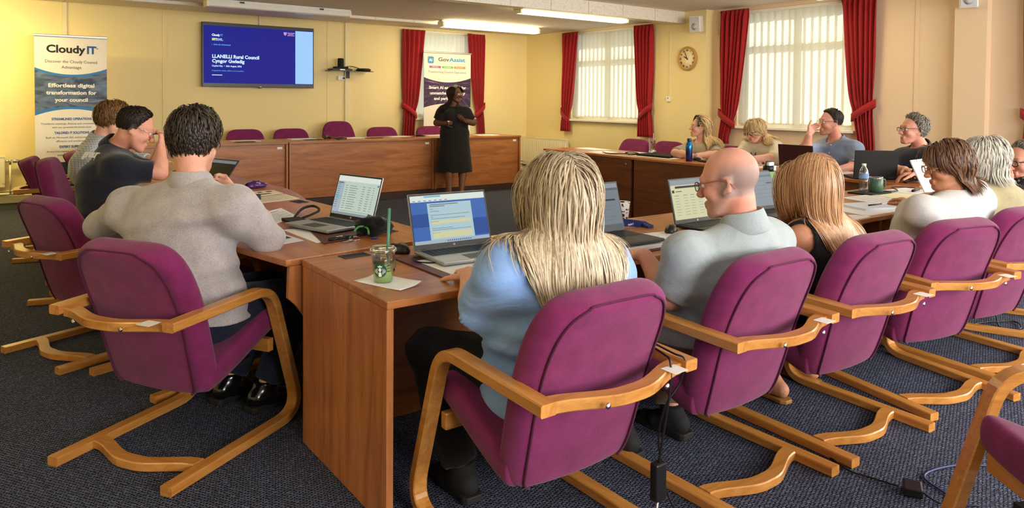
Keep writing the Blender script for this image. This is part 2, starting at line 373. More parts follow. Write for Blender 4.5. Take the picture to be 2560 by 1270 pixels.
# skirtings
structure('baseboard_back', MB().box((-2.7, YB-.018, 0), (0.93, YB, .085)), M['skirting_dark'])
structure('baseboard_back_upper', MB().box((-2.7, YB-.022, .086), (XW-.02, YB, .17)), M['cream'])
structure('baseboard_right', MB().box((XW-.03, 6.56, .08), (XW, YB-.02, .19)), M['cream'])
structure('baseboard_right_near', MB().box((XN-.02, -3.0, 0), (XN, 6.54, .14)), M['cream'])
# cover strips and conduits on the back wall
structure('trim_2', MB().box((.89, YB-.022, .2), (.935, YB, ZC-.005)), M['conduit'])
structure('trim_3', MB().box((2.02, YB-.012, .2), (2.065, YB, ZC-.005)), M['wall'])
structure('trim_4', MB().box((3.285, YB-.03, 2.3), (3.335, YB, ZC-.005)), M['conduit'])
structure('trim_5', MB().box((4.59, YB-.03, .3), (4.645, YB, ZC-.005)), M['conduit'])
structure('trim_6', MB().box((4.31, YB-.006, .2), (4.33, YB, ZC-.005)), M['wall'])
structure('trim_7', MB().box((XN-.008, 3.80, .14), (XN, 3.84, ZN-.005)), M['wall_pink'])
structure('trim_8', MB().box((XW-.012, 7.17, 1.43), (XW, 7.19, 2.465)), M['conduit'])
tr = structure('trim_9', MB().box((-2.4, 9.56, 2.49), (5.75, 9.63, ZC)), M['white'], bevel=.006)   # surface trunking on the ceiling
clip = MB().box((-.012, 9.553, 2.487), (.012, 9.637, 2.531)).mesh('clip', M['cream'])
for k in range(8): link('clip', clip, tr, (.9+k*.62, 0, 0))

def brick_mat():
    m, nt, p = newmat('brickwork'); L = nt.links; tc = nd(nt, 'ShaderNodeTexCoord'); mp = nd(nt, 'ShaderNodeMapping'); mp.inputs['Rotation'].default_value = (PI/2, 0, PI/2); L.new(tc.outputs['Object'], mp.inputs[0])
    b = nd(nt, 'ShaderNodeTexBrick'); b.inputs['Scale'].default_value = 1; b.inputs['Brick Width'].default_value = .225; b.inputs['Row Height'].default_value = .075; b.inputs['Mortar Size'].default_value = .01
    b.inputs['Color1'].default_value = lin(140, 82, 62); b.inputs['Color2'].default_value = lin(112, 66, 52); b.inputs['Mortar'].default_value = lin(170, 160, 148); L.new(mp.outputs[0], b.inputs[0]); L.new(b.outputs[0], p.inputs['Base Color']); p.inputs['Roughness'].default_value = .9; return m
structure('exterior_wall', MB().box((13.6, -4, -.5), (13.9, 6.6, 3.0)), brick_mat())
structure('exterior_ground', MB().box((8.7, -6, -.3), (20, 18, -.15)).box((-6, 10.9, -.3), (8.7, 18, -.15)), pm('paving', lin(150, 146, 138), .9, var=(3, .15)))
# ------------------------------------------------------------------ windows, blinds, curtains
def window(name, axis, p, a0, a1, z0, z1, depth, parts=2):
    """uPVC window set in a reveal; axis = wall normal axis, p = inner wall face, depth into wall"""
    def bx(mb, a, b, c, d, za, zb):
        return mb.box((a, c, za), (b, d, zb)) if axis == 'Y' else mb.box((c, a, za), (d, b, zb))
    q = p+depth-.08; mb = MB(); f = .055
    bx(mb, a0, a1, q, q+.07, z0, z0+f); bx(mb, a0, a1, q, q+.07, z1-f, z1); bx(mb, a0, a0+f, q, q+.07, z0+f, z1-f); bx(mb, a1-f, a1, q, q+.07, z0+f, z1-f)
    o = mb.build(name, M['white'], kind='structure')
    ws = (a1-a0-2*f)/parts
    for i in range(parts):
        if i:
            m2 = MB(); bx(m2, a0+f+i*ws-.04, a0+f+i*ws+.04, q+.002, q+.06, z0+f, z1-f); m2.build('mullion', M['white'], o)
        m3 = MB(); bx(m3, a0+f+i*ws, a0+f+(i+1)*ws, q+.03, q+.036, z0+f, z1-f); m3.build('pane', M['glass'], o)
        m4 = MB(); bx(m4, a0+f+i*ws, a0+f+(i+1)*ws, q+.005, q+.055, z1-f-.42, z1-f-.36); m4.build('transom', M['white'], o)
    m5 = MB(); bx(m5, a0-.06, a1+.06, p-.07, q, z0-.035, z0-.001); m5.build('sill', M['white'], o, bevel=.006)
    return o
window('window_1', 'Y', YB, 5.83, 6.93, 1.06, 2.50, .17, 1)
window('window_2', 'X', XW, 7.76, 9.36, 1.055, 2.50, .2, 2)
window('window_3', 'X', XN, 4.54, 6.14, 1.045, 2.58, .2, 2)
window('window_4', 'X', XN, .70, 2.45, 1.045, 2.58, .2, 2)
window('window_5', 'X', XN, -2.0, 0.0, 1.045, 2.58, .2, 2)
def blind(axis, p, a0, a1, z0, z1, pitch, ang, label, vw=.122):
    t = empty('vertical_blind', ((a0+a1)/2, p, z0) if axis == 'Y' else (p, (a0+a1)/2, z0), 0 if axis == 'Y' else -PI/2, label, 'blind')
    w = (a1-a0)/2; h = z1-z0
    MB().box((-w, -.02, h-.035), (w, .02, h)).build('headrail', M['white'], t, bevel=.003)
    V = []; F = []; n = 5
    for i in range(n):
        x = (i/(n-1)-.5)*vw; y = -.014*(1-(2*i/(n-1)-1)**2)
        V += [(x, y, .03), (x, y, h-.045)]
    for i in range(n-1): F.append((2*i, 2*i+2, 2*i+3, 2*i+1))
    sl = raw_mesh('slat', V, F, M['vane'], True)
    wt = MB().box((-vw*.46, -.002, .03), (vw*.46, .002, .06)).mesh('weight', M['white'])
    N = int((a1-a0)/pitch)
    for i in range(N):
        o = link('slat', sl, t, (-w+(i+.5)*(2*w)/N, 0, 0), ang+random.uniform(-.1, .1))
        link('weight', wt, o)
    MB().tube([(-w, .0, .035), (w, 0, .035)], .0018, 4).build('chain', M['white'], t)
    return t
blind('Y', YB+.06, 5.87, 6.90, 1.06, 2.50, .080, .35, 'white vertical blind behind the banner with the chip logo')
blind('X', XW+.05, 7.80, 9.33, 1.055, 2.50, .092, .42, 'white vertical blind left of the round wall clock')
blind('X', XN+.05, 4.58, 6.11, 1.045, 2.58, .100, .42, 'wide white vertical blind behind the man in the blue shirt')
blind('X', XN+.05, .73, 2.42, 1.045, 2.58, .083, .50, 'white vertical blind in the right wall, nearest the camera')
def curtain(axis, p, a_out, a_top, a_tie, a_bot, zt, ztie, zb, label, seed=0, folds=6, hook=True):
    """a_out outer edge; a_top/a_tie/a_bot inner edge at the head, tie-back and hem"""
    rn = random.Random(seed); nu, nv = 64, 34; V = []; F = []
    ph = [rn.uniform(0, 6.28) for _ in range(4)]
    c0 = (a_out+a_top)/2
    def pt(u, z):
        if z >= ztie:
            s = (z-ztie)/(zt-ztie); e = s**0.62; inner = a_tie+(a_top-a_tie)*e
            outer = a_out + (a_tie-a_out)*.12*(1-s)**3
        else:
            s = (ztie-z)/(ztie-zb); inner = a_tie+(a_bot-a_tie)*min(1, s*1.3); outer = a_out+(a_tie-a_out)*.12*(1-s)
        a = outer+(inner-outer)*u
        wid = abs(inner-outer); top = max(0, (z-(zt-.10))/.10)
        amp = .034*(1-.55*math.exp(-((z-ztie)/.10)**2)) * (1-.75*top)
        d = amp*math.sin(folds*2*PI*(u+.05*math.sin(3*u+ph[0])+.02*math.sin(z*3+ph[1])*(1-u))+ph[2]) + .010*(1-top)*math.sin(folds*5.1*u+z*2.2+ph[3])
        d += top*.007*math.sin(90*u+ph[1])
        return a, p-.075-d
    for j in range(nv+1):
        z = zt+(zb-zt)*j/nv
        for i in range(nu+1):
            a, q = pt(i/nu, z)
            V.append((a, q, z) if axis == 'Y' else (q, a, z))
    for j in range(nv):
        for i in range(nu): k = j*(nu+1)+i; F.append((k, k+1, k+nu+2, k+nu+1))
    base = Vector((c0, p-.075, zb)) if axis == 'Y' else Vector((p-.075, c0, zb))
    t = empty('curtain', base, 0, label, 'curtain', None)
    o = link('drape', raw_mesh('drape', [Vector(v)-base for v in V], F, M['curtain'], True), t)
    sm = o.modifiers.new('solid', 'SOLIDIFY'); sm.thickness = .004
    # tie-back band looped round the gathered cloth, rising to its hook at the outer edge
    lo, hi = (a_out, a_tie); sg = 1 if hi > lo else -1
    ring = []; K = 20
    wA, cA = abs(hi-lo)/2+.006, (lo+hi)/2
    for k in range(K+1):
        a = 2*PI*k/K; ring.append((cA+wA*math.cos(a), p-.078-.048*math.sin(a), ztie-.02+.09*(-sg*math.cos(a))))
    V = []; F = []
    for x, y, z in ring:
        for dz in (-.045, .045): V.append((x, y, z+dz) if axis == 'Y' else (y, x, z+dz))
    for k in range(K): F.append((2*k, 2*k+2, 2*k+3, 2*k+1))
    tb = link('tieback', raw_mesh('tieback', [Vector(v)-base for v in V], F, M['curtain'], True), t); sm = tb.modifiers.new('s', 'SOLIDIFY'); sm.thickness = .006
    return t
curtain('Y', YB, 5.55, 5.965, 5.80, 5.76, 2.488, 1.20, .72, 'red curtain left of the banner with the chip logo', 1, 5)
curtain('Y', YB, 7.14, 6.78, 6.96, 7.00, 2.484, 1.20, .72, 'red curtain right of the banner with the chip logo', 2, 5)
curtain('X', XW, 9.52, 9.10, 9.32, 9.31, 2.50, 1.13, .845, 'short red curtain in the far corner beside the first window', 3, 5)
curtain('X', XW, 7.46, 7.84, 7.72, 7.72, 2.50, 1.22, .83, 'red curtain directly left of the round wall clock', 4, 6)
curtain('X', XN, 6.38, 5.92, 6.12, 6.22, 2.595, 1.16, .80, 'red curtain just right of the round wall clock', 5, 6)
curtain('X', XN, 4.22, 4.66, 4.50, 4.42, 2.60, 1.30, .80, 'red curtain behind the man in the dark navy shirt', 6, 6)
curtain('X', XN, 2.80, 2.35, 2.55, 2.62, 2.60, 1.22, .80, 'red curtain at the right edge of the room beyond the grey haired woman', 7, 5)

# ------------------------------------------------------------------ ceiling lights
def fixture(cx, cy, z, L, label, on=True, w=.15, h=.095, power=0, col=None):
    t = empty('ceiling_light', (cx, cy, z), 0, label, 'light')
    MB().box((-L/2, -w/2*.72, h-.03), (L/2, w/2*.72, h)).build('housing', M['white'], t, bevel=.004)
    prof = [(-w/2, h-.028), (-w/2, .012), (-w/2+.014, 0), (w/2-.014, 0), (w/2, .012), (w/2, h-.028)]
    d = MB(); n = len(prof); V = [(-L/2+.03, y, zz) for y, zz in prof]+[(L/2-.03, y, zz) for y, zz in prof]
    d.add(V, [(i, i+1, n+i+1, n+i) for i in range(n-1)]); d.build('diffuser', M['diffuser_on'] if on else M['diffuser_off'], t)
    for s in (-1, 1): MB().box((s*(L/2-.03), -w/2-.003, -.002), (s*L/2, w/2+.003, h-.02)).build('end_cap', M['cream'], t, bevel=.004)
    for s in (-.55, .55): MB().box((s*L/2-.025, -w/2-.008, h-.035), (s*L/2+.025, -w/2+.004, h-.015)).build('clip', M['darkgrey' if not on else 'cream'], t)
    if on and power:
        l = area('lamp_light', (cx, cy, z-.012), (L*.9, w*.8), power, col or WARM, (0, 0, -1)); l.data.use_shadow = True
        for s in (-1, 1): area('lamp_light', (cx, cy+s*(w/2+.012), z+h*.5), (L*.9, h*.5), power*.28, col or WARM, (0, s, .25))
    return t
fixture(3.09, 9.06, 2.432, 1.80, 'unlit batten ceiling light above the wall screen', False)
fixture(6.44, 9.32, 2.432, 1.82, 'lit batten ceiling light above the banner with the chip logo', True, power=20)
fixture(6.30, 7.22, 2.432, 1.85, 'lit batten ceiling light tucked behind the ceiling beam', True, power=18)
fixture(-.45, 9.62, 2.432, 1.82, 'lit batten ceiling light in the far left corner beyond the text banner', True, power=46, col=(1.0, .78, .25))
fixture(7.05, 4.62, 2.532, 1.50, 'lit batten ceiling light near the wide window', True, power=12)
fixture(2.6, 4.2, 2.532, 1.80, 'lit batten ceiling light over the middle of the tables', True, power=8)  # out of view, added to lift the ambient light over the tables
fixture(-.9, 2.6, 2.532, 1.80, 'lit batten ceiling light over the left rear floor', True, power=8)  # second fill light added out of view, behind and left

# ------------------------------------------------------------------ radiators and pipes
def radiator(loc, L, z0, z1, rz, label, valve=True):
    t = empty('radiator', loc, rz, label, 'radiator'); h = z1-z0
    MB().box((-L, -.07, z0), (0, -.035, z1)).build('front_panel', M['cream'], t, bevel=.008)
    mb = MB()
    for k in range(int(L/.05)): mb.box((-L+.02+k*.05, -.076, z0+.05), (-L+.045+k*.05, -.068, z1-.05))
    mb.build('ribs', M['cream'], t, bevel=.003)
    MB().box((-L, -.035, z0+.02), (0, -.01, z1-.02)).build('rear_panel', M['cream'], t)
    MB().box((-L-.004, -.074, z1-.012), (.004, -.008, z1+.006)).build('top_grille', M['cream'], t)
    if valve:
        MB().tube([(0, -.05, z1-.06), (.05, -.05, z1-.06)], .011, 8).tube([(.05, -.05, z1-.10), (.05, -.05, z1-.04)], .013, 8).build('valve_body', M['chrome'], t)
        mb = MB().lathe([(.0, 0), (.02, 0), (.022, .02), (.02, .065), (.012, .07), (0, .07)], 12, mat=Matrix.Translation((.075, -.05, z1-.06)) @ Matrix.Rotation(PI/2, 4, 'Y')); mb.build('thermostat_head', M['silver'], t)
        MB().tube([(.05, -.05, z1-.08), (.05, -.05, .20)], .011, 8).build('pipe', M['cream'], t)
    return t
radiator((.29, YB-.02, 0), 1.3, .28, .65, 0, 'cream radiator under the far left end of the back wall')
radiator((XW-.04, 9.36, .0), 1.7, .20, .70, -PI/2, 'cream radiator low under the first right window', False)
structure('trim_10', MB().tube([(-2.6, YB-.06, .20), (.34, YB-.06, .20), (5.3, YB-.06, .20)], .014, 8).tube([(-2.6, YB-.05, .235), (5.3, YB-.05, .235)], .009, 6), M['cream'])
structure('trim_11', MB().tube([(XW-.06, 6.7, .27), (XW-.06, YB-.06, .27), (7.3, YB-.06, .27)], .014, 8).tube([(XW-.05, 6.7, .22), (XW-.05, YB-.05, .22), (7.3, YB-.05, .22)], .012, 6), M['cream'])

# ------------------------------------------------------------------ wall clock
t = empty('wall_clock', (XW-.004, 6.86, 1.968), -PI/2, 'round wall clock with a thin gilt rim and cream face', 'clock')   # local: +x -> -Y world, -y -> -X (into room)
rot = Matrix.Rotation(PI/2, 4, 'X')
MB().lathe([(.150, .0), (.166, .004), (.170, .016), (.160, .030), (.146, .028), (.144, .014)], 48, mat=rot).build('rim', pm('gilt_wood', lin(190, 140, 66), .35, coat=.2), t)
MB().lathe([(0, .0145), (.146, .0145), (.146, .0125)], 48, mat=rot).build('face', pm('clock_face', lin(240, 222, 176), .5), t)
numerals = ['XII', 'I', 'II', 'III', 'IV', 'V', 'VI', 'VII', 'VIII', 'IX', 'X', 'XI']
for k, s in enumerate(numerals):
    a = 2*PI*k/12; r = .118
    o = text('numeral', s, .034, M['ink_black'], t, (0, 0, 0), align='CENTER', bold=.0012, sx=.8)
    o.matrix_local = Matrix.Translation((r*math.sin(a), -.0152, r*math.cos(a))) @ Matrix.Rotation(a, 4, 'Y') @ Matrix.Rotation(PI/2, 4, 'X') @ Matrix.Translation((0, -.012, 0))
for nm, ang, ln, w in (('hour_hand', 298, .075, .006), ('minute_hand', 336, .112, .004)):
    a = math.radians(ang); mb = MB().add([(-w, -.0175, -.02), (w, -.0175, -.02), (w*1.3, -.0175, ln*.6), (0, -.0175, ln), (-w*1.3, -.0175, ln*.6)], [(0, 1, 2, 3, 4)])
    o = mb.build(nm, M['black'], t); o.rotation_euler = (0, a, 0); sm = o.modifiers.new('s', 'SOLIDIFY'); sm.thickness = .0015
MB().lathe([(0, .016), (.006, .016), (.006, .021), (0, .021)], 12, mat=rot).build('hub', M['black'], t)

# ------------------------------------------------------------------ loudspeakers, switch, socket, shelf
def wall_speaker(loc, rz, tilt, label):
    t = empty('wall_speaker', loc, rz, label, 'speaker'); R = Matrix.Rotation(tilt, 4, 'X')
    poly = [(-.085, -.07), (.085, -.07), (.06, .07), (-.06, .07)]
    MB().prism(poly, -.11, .11, mat=R).build('cabinet', M['white'], t, bevel=.012)
    mb = MB().cbox((0, -.074, 0), (.145, .01, .195), mat=R); mb.build('grille', pm('speaker_grille', lin(206, 208, 214), .7, bump=(900, .5)), t, bevel=.01)
    MB().lathe([(.0, 0), (.042, .001), (.046, .004), (0, .0042)], 24, mat=R @ Matrix.Translation((0, -.078, -.03)) @ Matrix.Rotation(PI/2, 4, 'X')).build('cone_ring', pm('speaker_ring', lin(196, 198, 206), .7), t)
    MB().tube([(0, .05, .0), (0, .12, .01), (0, .16, .01)], .014, 8).cbox((0, .165, .01), (.05, .012, .09)).build('bracket', M['white'], t, bevel=.003)
    return t
wall_speaker((XW-.13, 6.60, 2.425), math.radians(-78), .12, 'white loudspeaker on the wall above the round clock')
wall_speaker((XN-.16, 3.25, 2.455), math.radians(-70), .2, 'white loudspeaker high on the wall near the pilaster')
t = tag(MB().box((XW-.03, 7.17, 1.36), (XW-.001, 7.23, 1.43)).build('thermostat', M['white'], bevel=.004), 'small white control box on the wall below the clock', 'thermostat')
MB().box((XW-.034, 7.185, 1.405), (XW-.03, 7.20, 1.418)).build('indicator', M['darkgrey'], t)
t = tag(MB().box((4.47, YB-.045, 1.645), (4.575, YB-.001, 1.71)).build('wall_socket', M['white'], bevel=.005), 'white double socket on the wall under the small black shelf', 'socket')
MB().box((4.545, YB-.07, 1.66), (4.57, YB-.045, 1.69)).build('plug', M['black'], t)
t = empty('wall_shelf', (4.63, YB, 1.775), 0, 'thin black glass shelf on the back wall right of the screen', 'shelf')
MB().box((-.36, -.24, 0), (.33, -.03, .010)).build('glass_plate', pm('black_glass', lin(14, 14, 16), .12), t, bevel=.003)
MB().box((-.03, -.035, -.10), (.03, -.001, .02)).build('bracket', M['black'], t)
tag(MB().lathe([(0, 0), (.046, 0), (.048, .006), (.046, .118), (.04, .126), (0, .126)], 24, c=(4.47, YB-.14, 1.845)).build('smart_speaker', M['black_matte']), 'black upright cylinder speaker on top of the set-top box on the shelf', 'speaker')
t = tag(MB().box((4.30, YB-.23, 1.7855), (4.62, YB-.06, 1.814)).build('set_top_box', M['black'], bevel=.004), 'flat black set-top box on the left half of the wall shelf', 'box')
MB().box((4.42, YB-.232, 1.792), (4.5, YB-.23, 1.806)).build('display', M['silver'], t)
tag(MB().cbox((4.47, YB-.14, 1.830), (.20, .12, .029)).build('media_adapter', M['black_matte'], bevel=.004), 'small black box carrying the cylinder speaker on the shelf', 'box')
tag(MB().lathe([(0, 0), (.10, 0), (.115, .012), (.11, .034), (.09, .042), (0, .042)], 28, c=(4.84, YB-.14, 1.786)).build('wifi_router', M['black']), 'rounded black router on the right end of the wall shelf', 'router')
tag(MB().tube(catmull([(4.52, YB-.09, 1.83), (4.62, YB-.12, 1.86), (4.70, YB-.16, 1.845), (4.78, YB-.12, 1.83)], 6), .004, 6).tube(catmull([(4.52, YB-.12, 1.825), (4.63, YB-.06, 1.81), (4.66, YB-.1, 1.85), (4.76, YB-.14, 1.825)], 6), .003, 6).tube(catmull([(4.56, YB-.05, 1.80), (4.57, YB-.04, 1.76), (4.56, YB-.045, 1.70)], 5), .004, 6).build('shelf_cable', M['black']), 'loose black cables between the boxes on the wall shelf', 'cable')

# ------------------------------------------------------------------ wall screen
t = empty('wall_screen', (3.28, YB, 1.953), 0, 'large wall mounted screen showing a dark blue title slide', 'screen')
SW, SH = .783, .441; YF = -.105
MB().box((-SW, YF, -SH), (SW, -.06, SH)).build('casing', pm('screen_casing', lin(20, 18, 20), .3), t, bevel=.004)
MB().box((-.3, -.06, -.2), (.3, -.001, .2)).build('wall_mount', M['black'], t)
def emat(name, col, s=1.0):
    m, nt, p = newmat(name); p.inputs['Base Color'].default_value = (0.01, 0.01, 0.01, 1); p.inputs['Roughness'].default_value = .5; p.inputs['Specular IOR Level'].default_value = .12
    p.inputs['Emission Color'].default_value = col; p.inputs['Emission Strength'].default_value = s; return m
def flat(name, x0, x1, z0, z1, y, mat, parent, th=.0008): return MB().box((x0, y-th, z0), (x1, y, z1)).build(name, mat, parent)
E1 = emat('slide_blue', lin(20, 24, 138), 1.0); E2 = emat('slide_white', lin(210, 238, 255), 1.1); E3 = emat('slide_lightblue', lin(160, 206, 250), 1.0)
E4 = emat('slide_pink', lin(232, 180, 240), 1.0); E5 = emat('slide_cyan', lin(90, 180, 250), 1.0); E6 = emat('slide_green', lin(190, 222, 120), 1.0); E7 = emat('slide_navy', lin(24, 34, 70), 1.0)
E8 = emat('slide_yellow', lin(240, 226, 150), 1.0)
def sx(z): u = (z-130)/1362; return -SW + 2*SW*u/(1.093-.093*u)          # slide position across
def sz(zx, zy): u = (zx-130)/1362; top = 262+95*u; bot = 1050+28*u; return SH-2*SH*(zy-top)/(bot-top)
scr = flat('slide', -SW+.018, SW-.012, -SH+.052, SH-.046, YF, E1, t)
yy = YF-.0012
flat('side_panel', sx(1266), sx(1479), sz(1370, 1026), sz(1370, 392), yy, E3, scr)
def stext(body, zx, zy, cap, mat, bold=0, zend=None, y=yy-.0004, align='LEFT', name='slide_text'):
    return text(name, body, cap*1.42, mat, scr, (sx(zx), y, sz(zx, zy)), bold=bold, fit=(sx(zend)-sx(zx)) if zend else None, depth=.0002, align=align)
stext('Cloudy', 248, 436, .029, E2, .002, 347); stext('IT', 352, 442, .029, E5, .0004, 381)
for i, m in enumerate((E8, E6, E6, E8)): flat('logo_square', sx(250)+(i % 2)*.021, sx(250)+(i % 2)*.021+.019, sz(250, 490)+(i//2)*.017, sz(250, 490)+(i//2)*.017+.0155, yy, m, scr)
stext('Microsoft', 291, 479, .018, E2, .0008, 372); stext('Solutions Partner', 291, 493, .0105, E2, .0003, 388)
stext('\u2022  FOR UK COUNCILS', 248, 546, .0145, E5, .0008, 476)
stext('LLANELLI Rural Council', 250, 700, .046, E2, .0024, 822); stext('Cyngor Gwledig', 250, 756, .045, E2, .0024, 645)
stext('Copilot Day  \u2022  26\u1d57\u02b0 August, 2026' if False else 'Copilot Day  \u2022  26th August, 2026', 248, 806, .022, E2, .0008, 610)
stext('Prepared for clerks, officers and councillors', 248, 861, .0165, E5, .0003, 636)
flat('underline', sx(248), sx(375), sz(310, 914), sz(310, 906), yy, E2, scr)
stext('Cyngor Gwledig', 1166, 412, .0125, E4, .0005, 1258); stext('LLANELLI', 1180, 428, .0125, E4, .0005, 1240); stext('Rural Council', 1170, 443, .0125, E4, .0005, 1252)
cx, cz = sx(1142), sz(1142, 418)
MB().prism([(cx-.02, cz+.024), (cx-.02, cz-.006), (cx, cz-.026), (cx+.02, cz-.006), (cx+.02, cz+.024), (cx+.006, cz+.018), (cx, cz+.026), (cx-.006, cz+.018)], 0, .0003, mat=Matrix.Translation((0, yy, 0)) @ Matrix.Rotation(PI/2, 4, 'X')).build('crest', E4, scr)
for dz in (.008, -.004): flat('crest_bar', cx-.014, cx+.014, cz+dz-.002, cz+dz+.002, yy-.0004, E1, scr)
stext('Cloudy', 1294, 440, .026, E7, .0006, 1418); stext('IT', 1421, 446, .026, E5, .0002, 1450)
flat('maker_mark', -.012, .012, -SH+.006, -SH+.012, YF-.0005, M['silver'], t); MB().box((-.02, YF-.004, -SH-.012), (.02, YF+.03, -SH+.002)).build('sensor', M['black'], t)

# ------------------------------------------------------------------ roll-up banners
def photo_mat(name, kind):
    m, nt, p = newmat(name); L = nt.links; tc = nd(nt, 'ShaderNodeTexCoord'); sp = nd(nt, 'ShaderNodeSeparateXYZ'); L.new(tc.outputs['Object'], sp.inputs[0])
    p.inputs['Roughness'].default_value = .5
    if kind == 'desk':
        mp = nd(nt, 'ShaderNodeMapping'); mp.inputs['Scale'].default_value = (3, 1, 7); L.new(tc.outputs['Object'], mp.inputs[0])
        n = nd(nt, 'ShaderNodeTexNoise'); n.inputs['Scale'].default_value = 1.4; n.inputs['Detail'].default_value = 5; n.inputs['Distortion'].default_value = 1.5; L.new(mp.outputs[0], n.inputs[0])
        cr = nd(nt, 'ShaderNodeValToRGB'); e = cr.color_ramp.elements; e[0].position = .35; e[0].color = lin(36, 44, 74); e[1].position = .7; e[1].color = lin(106, 128, 158); L.new(n.outputs['Fac'], cr.inputs[0])
        L.new(cr.outputs[0], p.inputs['Base Color'])
    else:
        at = nd(nt, 'ShaderNodeMath', operation='ARCTAN2'); L.new(sp.outputs['Z'], at.inputs[0]); L.new(sp.outputs['X'], at.inputs[1])
        cb = nd(nt, 'ShaderNodeCombineXYZ'); L.new(at.outputs[0], cb.inputs[0])
        ln = nd(nt, 'ShaderNodeVectorMath', operation='LENGTH'); L.new(tc.outputs['Object'], ln.inputs[0])
        L.new(mth(nt, 'MULTIPLY', ln.outputs['Value'], .25), cb.inputs[1])
        n = nd(nt, 'ShaderNodeTexNoise'); n.inputs['Scale'].default_value = 9; n.inputs['Detail'].default_value = 3; n.inputs['Roughness'].default_value = .7; L.new(cb.outputs[0], n.inputs[0])
        cr = nd(nt, 'ShaderNodeValToRGB'); e = cr.color_ramp.elements; e[0].position = .5; e[0].color = lin(44, 30, 66); e[1].position = .78; e[1].color = lin(240, 130, 130)
        x = cr.color_ramp.elements.new(.62); x.color = lin(112, 74, 136); L.new(n.outputs['Fac'], cr.inputs[0]); L.new(cr.outputs[0], p.inputs['Base Color'])
    return m
bw = pm('banner_white', lin(236, 230, 222), .5); bgrey = pm('banner_grey_text', lin(96, 92, 90), .6); bb = pm('banner_blue', lin(40, 122, 196), .5); bb2 = pm('banner_bright_blue', lin(64, 156, 216), .5)
bnavy = pm('banner_navy', lin(34, 40, 60), .5)
def band(par, name, W, top_e, top_m, bot_e, bot_m, y, mat, org=None):
    """printed band between two shallow arcs; heights are z at the edge / the middle"""
    n = 20; V = []; F = []
    for i in range(n+1):
        u = i/n*2-1; x = u*W/2; q = 1-u*u
        V += [(x, y, bot_e+(bot_m-bot_e)*q), (x, y, top_e+(top_m-top_e)*q)]
    for i in range(n): F.append((2*i, 2*i+2, 2*i+3, 2*i+1))
    if org is not None: V = [tuple(Vector(v)-Vector(org)) for v in V]
    o = link(name, raw_mesh(name, V, F, mat), par, org); return o
def banner(loc, W, H, label):
    t = empty('rollup_banner', loc, 0, label, 'banner')
    MB().box((-W/2-.01, -.09, 0), (W/2+.01, .09, .075)).build('base_cassette', M['silver'], t, bevel=.02)
    for s in (-1, 1): MB().box((s*W*.3-.03, -.17, 0), (s*W*.3+.03, .17, .012)).build('foot', M['silver'], t, bevel=.004)
    MB().tube([(0, .03, .07), (0, .03, H)], .01, 8).build('support_pole', M['silver'], t)
    MB().box((-W/2-.012, -.014, H-.016), (W/2+.012, .014, H+.012)).build('top_rail', M['silver'], t, bevel=.005)
    p = MB().box((-W/2, -.002, .07), (W/2, .002, H-.01)).build('printed_sheet', bw, t)
    return t, p
t, p = banner((.945, 10.19, 0), .745, 2.085, 'white and blue roll-up banner reading CloudyIT by the left wall')
def B1(y): return 2.085-.00478*(y-86)                 # height on this banner
yb = -.0026
def btext(par, body, x, y, cap, mat, f=B1, bold=0, sxx=1.0, align='CENTER', name='banner_text', **k): return text(name, body, cap*1.42, mat, par, (x, yb-.0006, f(y)), bold=bold, sx=sxx, depth=.0002, align=align, **k)
btext(p, 'Cloudy', -.2555, 127.5, .088, M['ink_black'], bold=.004, fit=.40, align='LEFT'); btext(p, 'IT', .158, 128, .088, M['ink_blue'], bold=.005, fit=.10, align='LEFT'); btext(p, '\u00ae', .272, 117, .02, M['ink_blue'])
btext(p, 'Discover the Cloudy Council', .0, 153, .034, bgrey, fit=.535); btext(p, 'Advantage', .0, 167, .034, bgrey, fit=.205)
band(p, 'banner_photo', .745, B1(168), B1(184), B1(280), B1(266), yb, photo_mat('banner_office_photo', 'desk'))
band(p, 'banner_stripe', .745, B1(165.5), B1(182), B1(171), B1(188), yb-.0003, bb); band(p, 'banner_stripe', .745, B1(275), B1(262), B1(284), B1(268), yb-.0003, bb)
for i, (s, w_) in enumerate((('Effortless digital', .475), ('transformation for', .52), ('your council', .34))): btext(p, s, .0, 213.5+18*i, .044, M['ink_white'], bold=.0022, fit=w_)
for i, (a, b, c, fa, fb, fc) in enumerate((('STREAMLINED OPERATIONS', 'Transform meetings, finance and communications', 'with our powerful AI-driven tools', .414, .63, .404), ('TAILORED IT SOLUTIONS', 'Built on Microsoft 365, enhancing security,', 'efficiency and productivity', .36, .53, .33), ('EXPERT SUPPORT', 'Access free training and ongoing support for', 'local government councils', .263, .52, .30))):
    y0 = 295.5+34.5*i; btext(p, a, .0, y0, .027, M['ink_blue'], bold=.0014, fit=fa); btext(p, b, .0, y0+11, .022, bgrey, fit=fb); btext(p, c, .0, y0+20, .022, bgrey, fit=fc)
band(p, 'banner_foot', .745, B1(404), B1(400), .075, .075, yb, bnavy)
t, p = banner((6.322, 10.40, .08), .90, 2.052, 'white roll-up banner with a blue chip logo behind the speaker')
def B2(y): return 2.052-.0066*(y-131)
bt2 = lambda *a, **k: btext(p, *a, f=B2, **k)
chip = MB().box((-.375, yb-.0006, B2(158)), (-.275, yb, B2(142.5)))
for k in range(5):
    for dx, dz in ((0, 1), (0, -1), (1, 0), (-1, 0)):
        cx0, cz0 = -.325, (B2(158)+B2(142.5))/2; o = (k-2)*.018
        if dz: chip.box((cx0+o-.004, yb-.0006, cz0+dz*.045), (cx0+o+.004, yb, cz0+dz*.064))
        else: chip.box((cx0+dx*.045, yb-.0006, cz0+o-.004), (cx0+dx*.064, yb, cz0+o+.004))
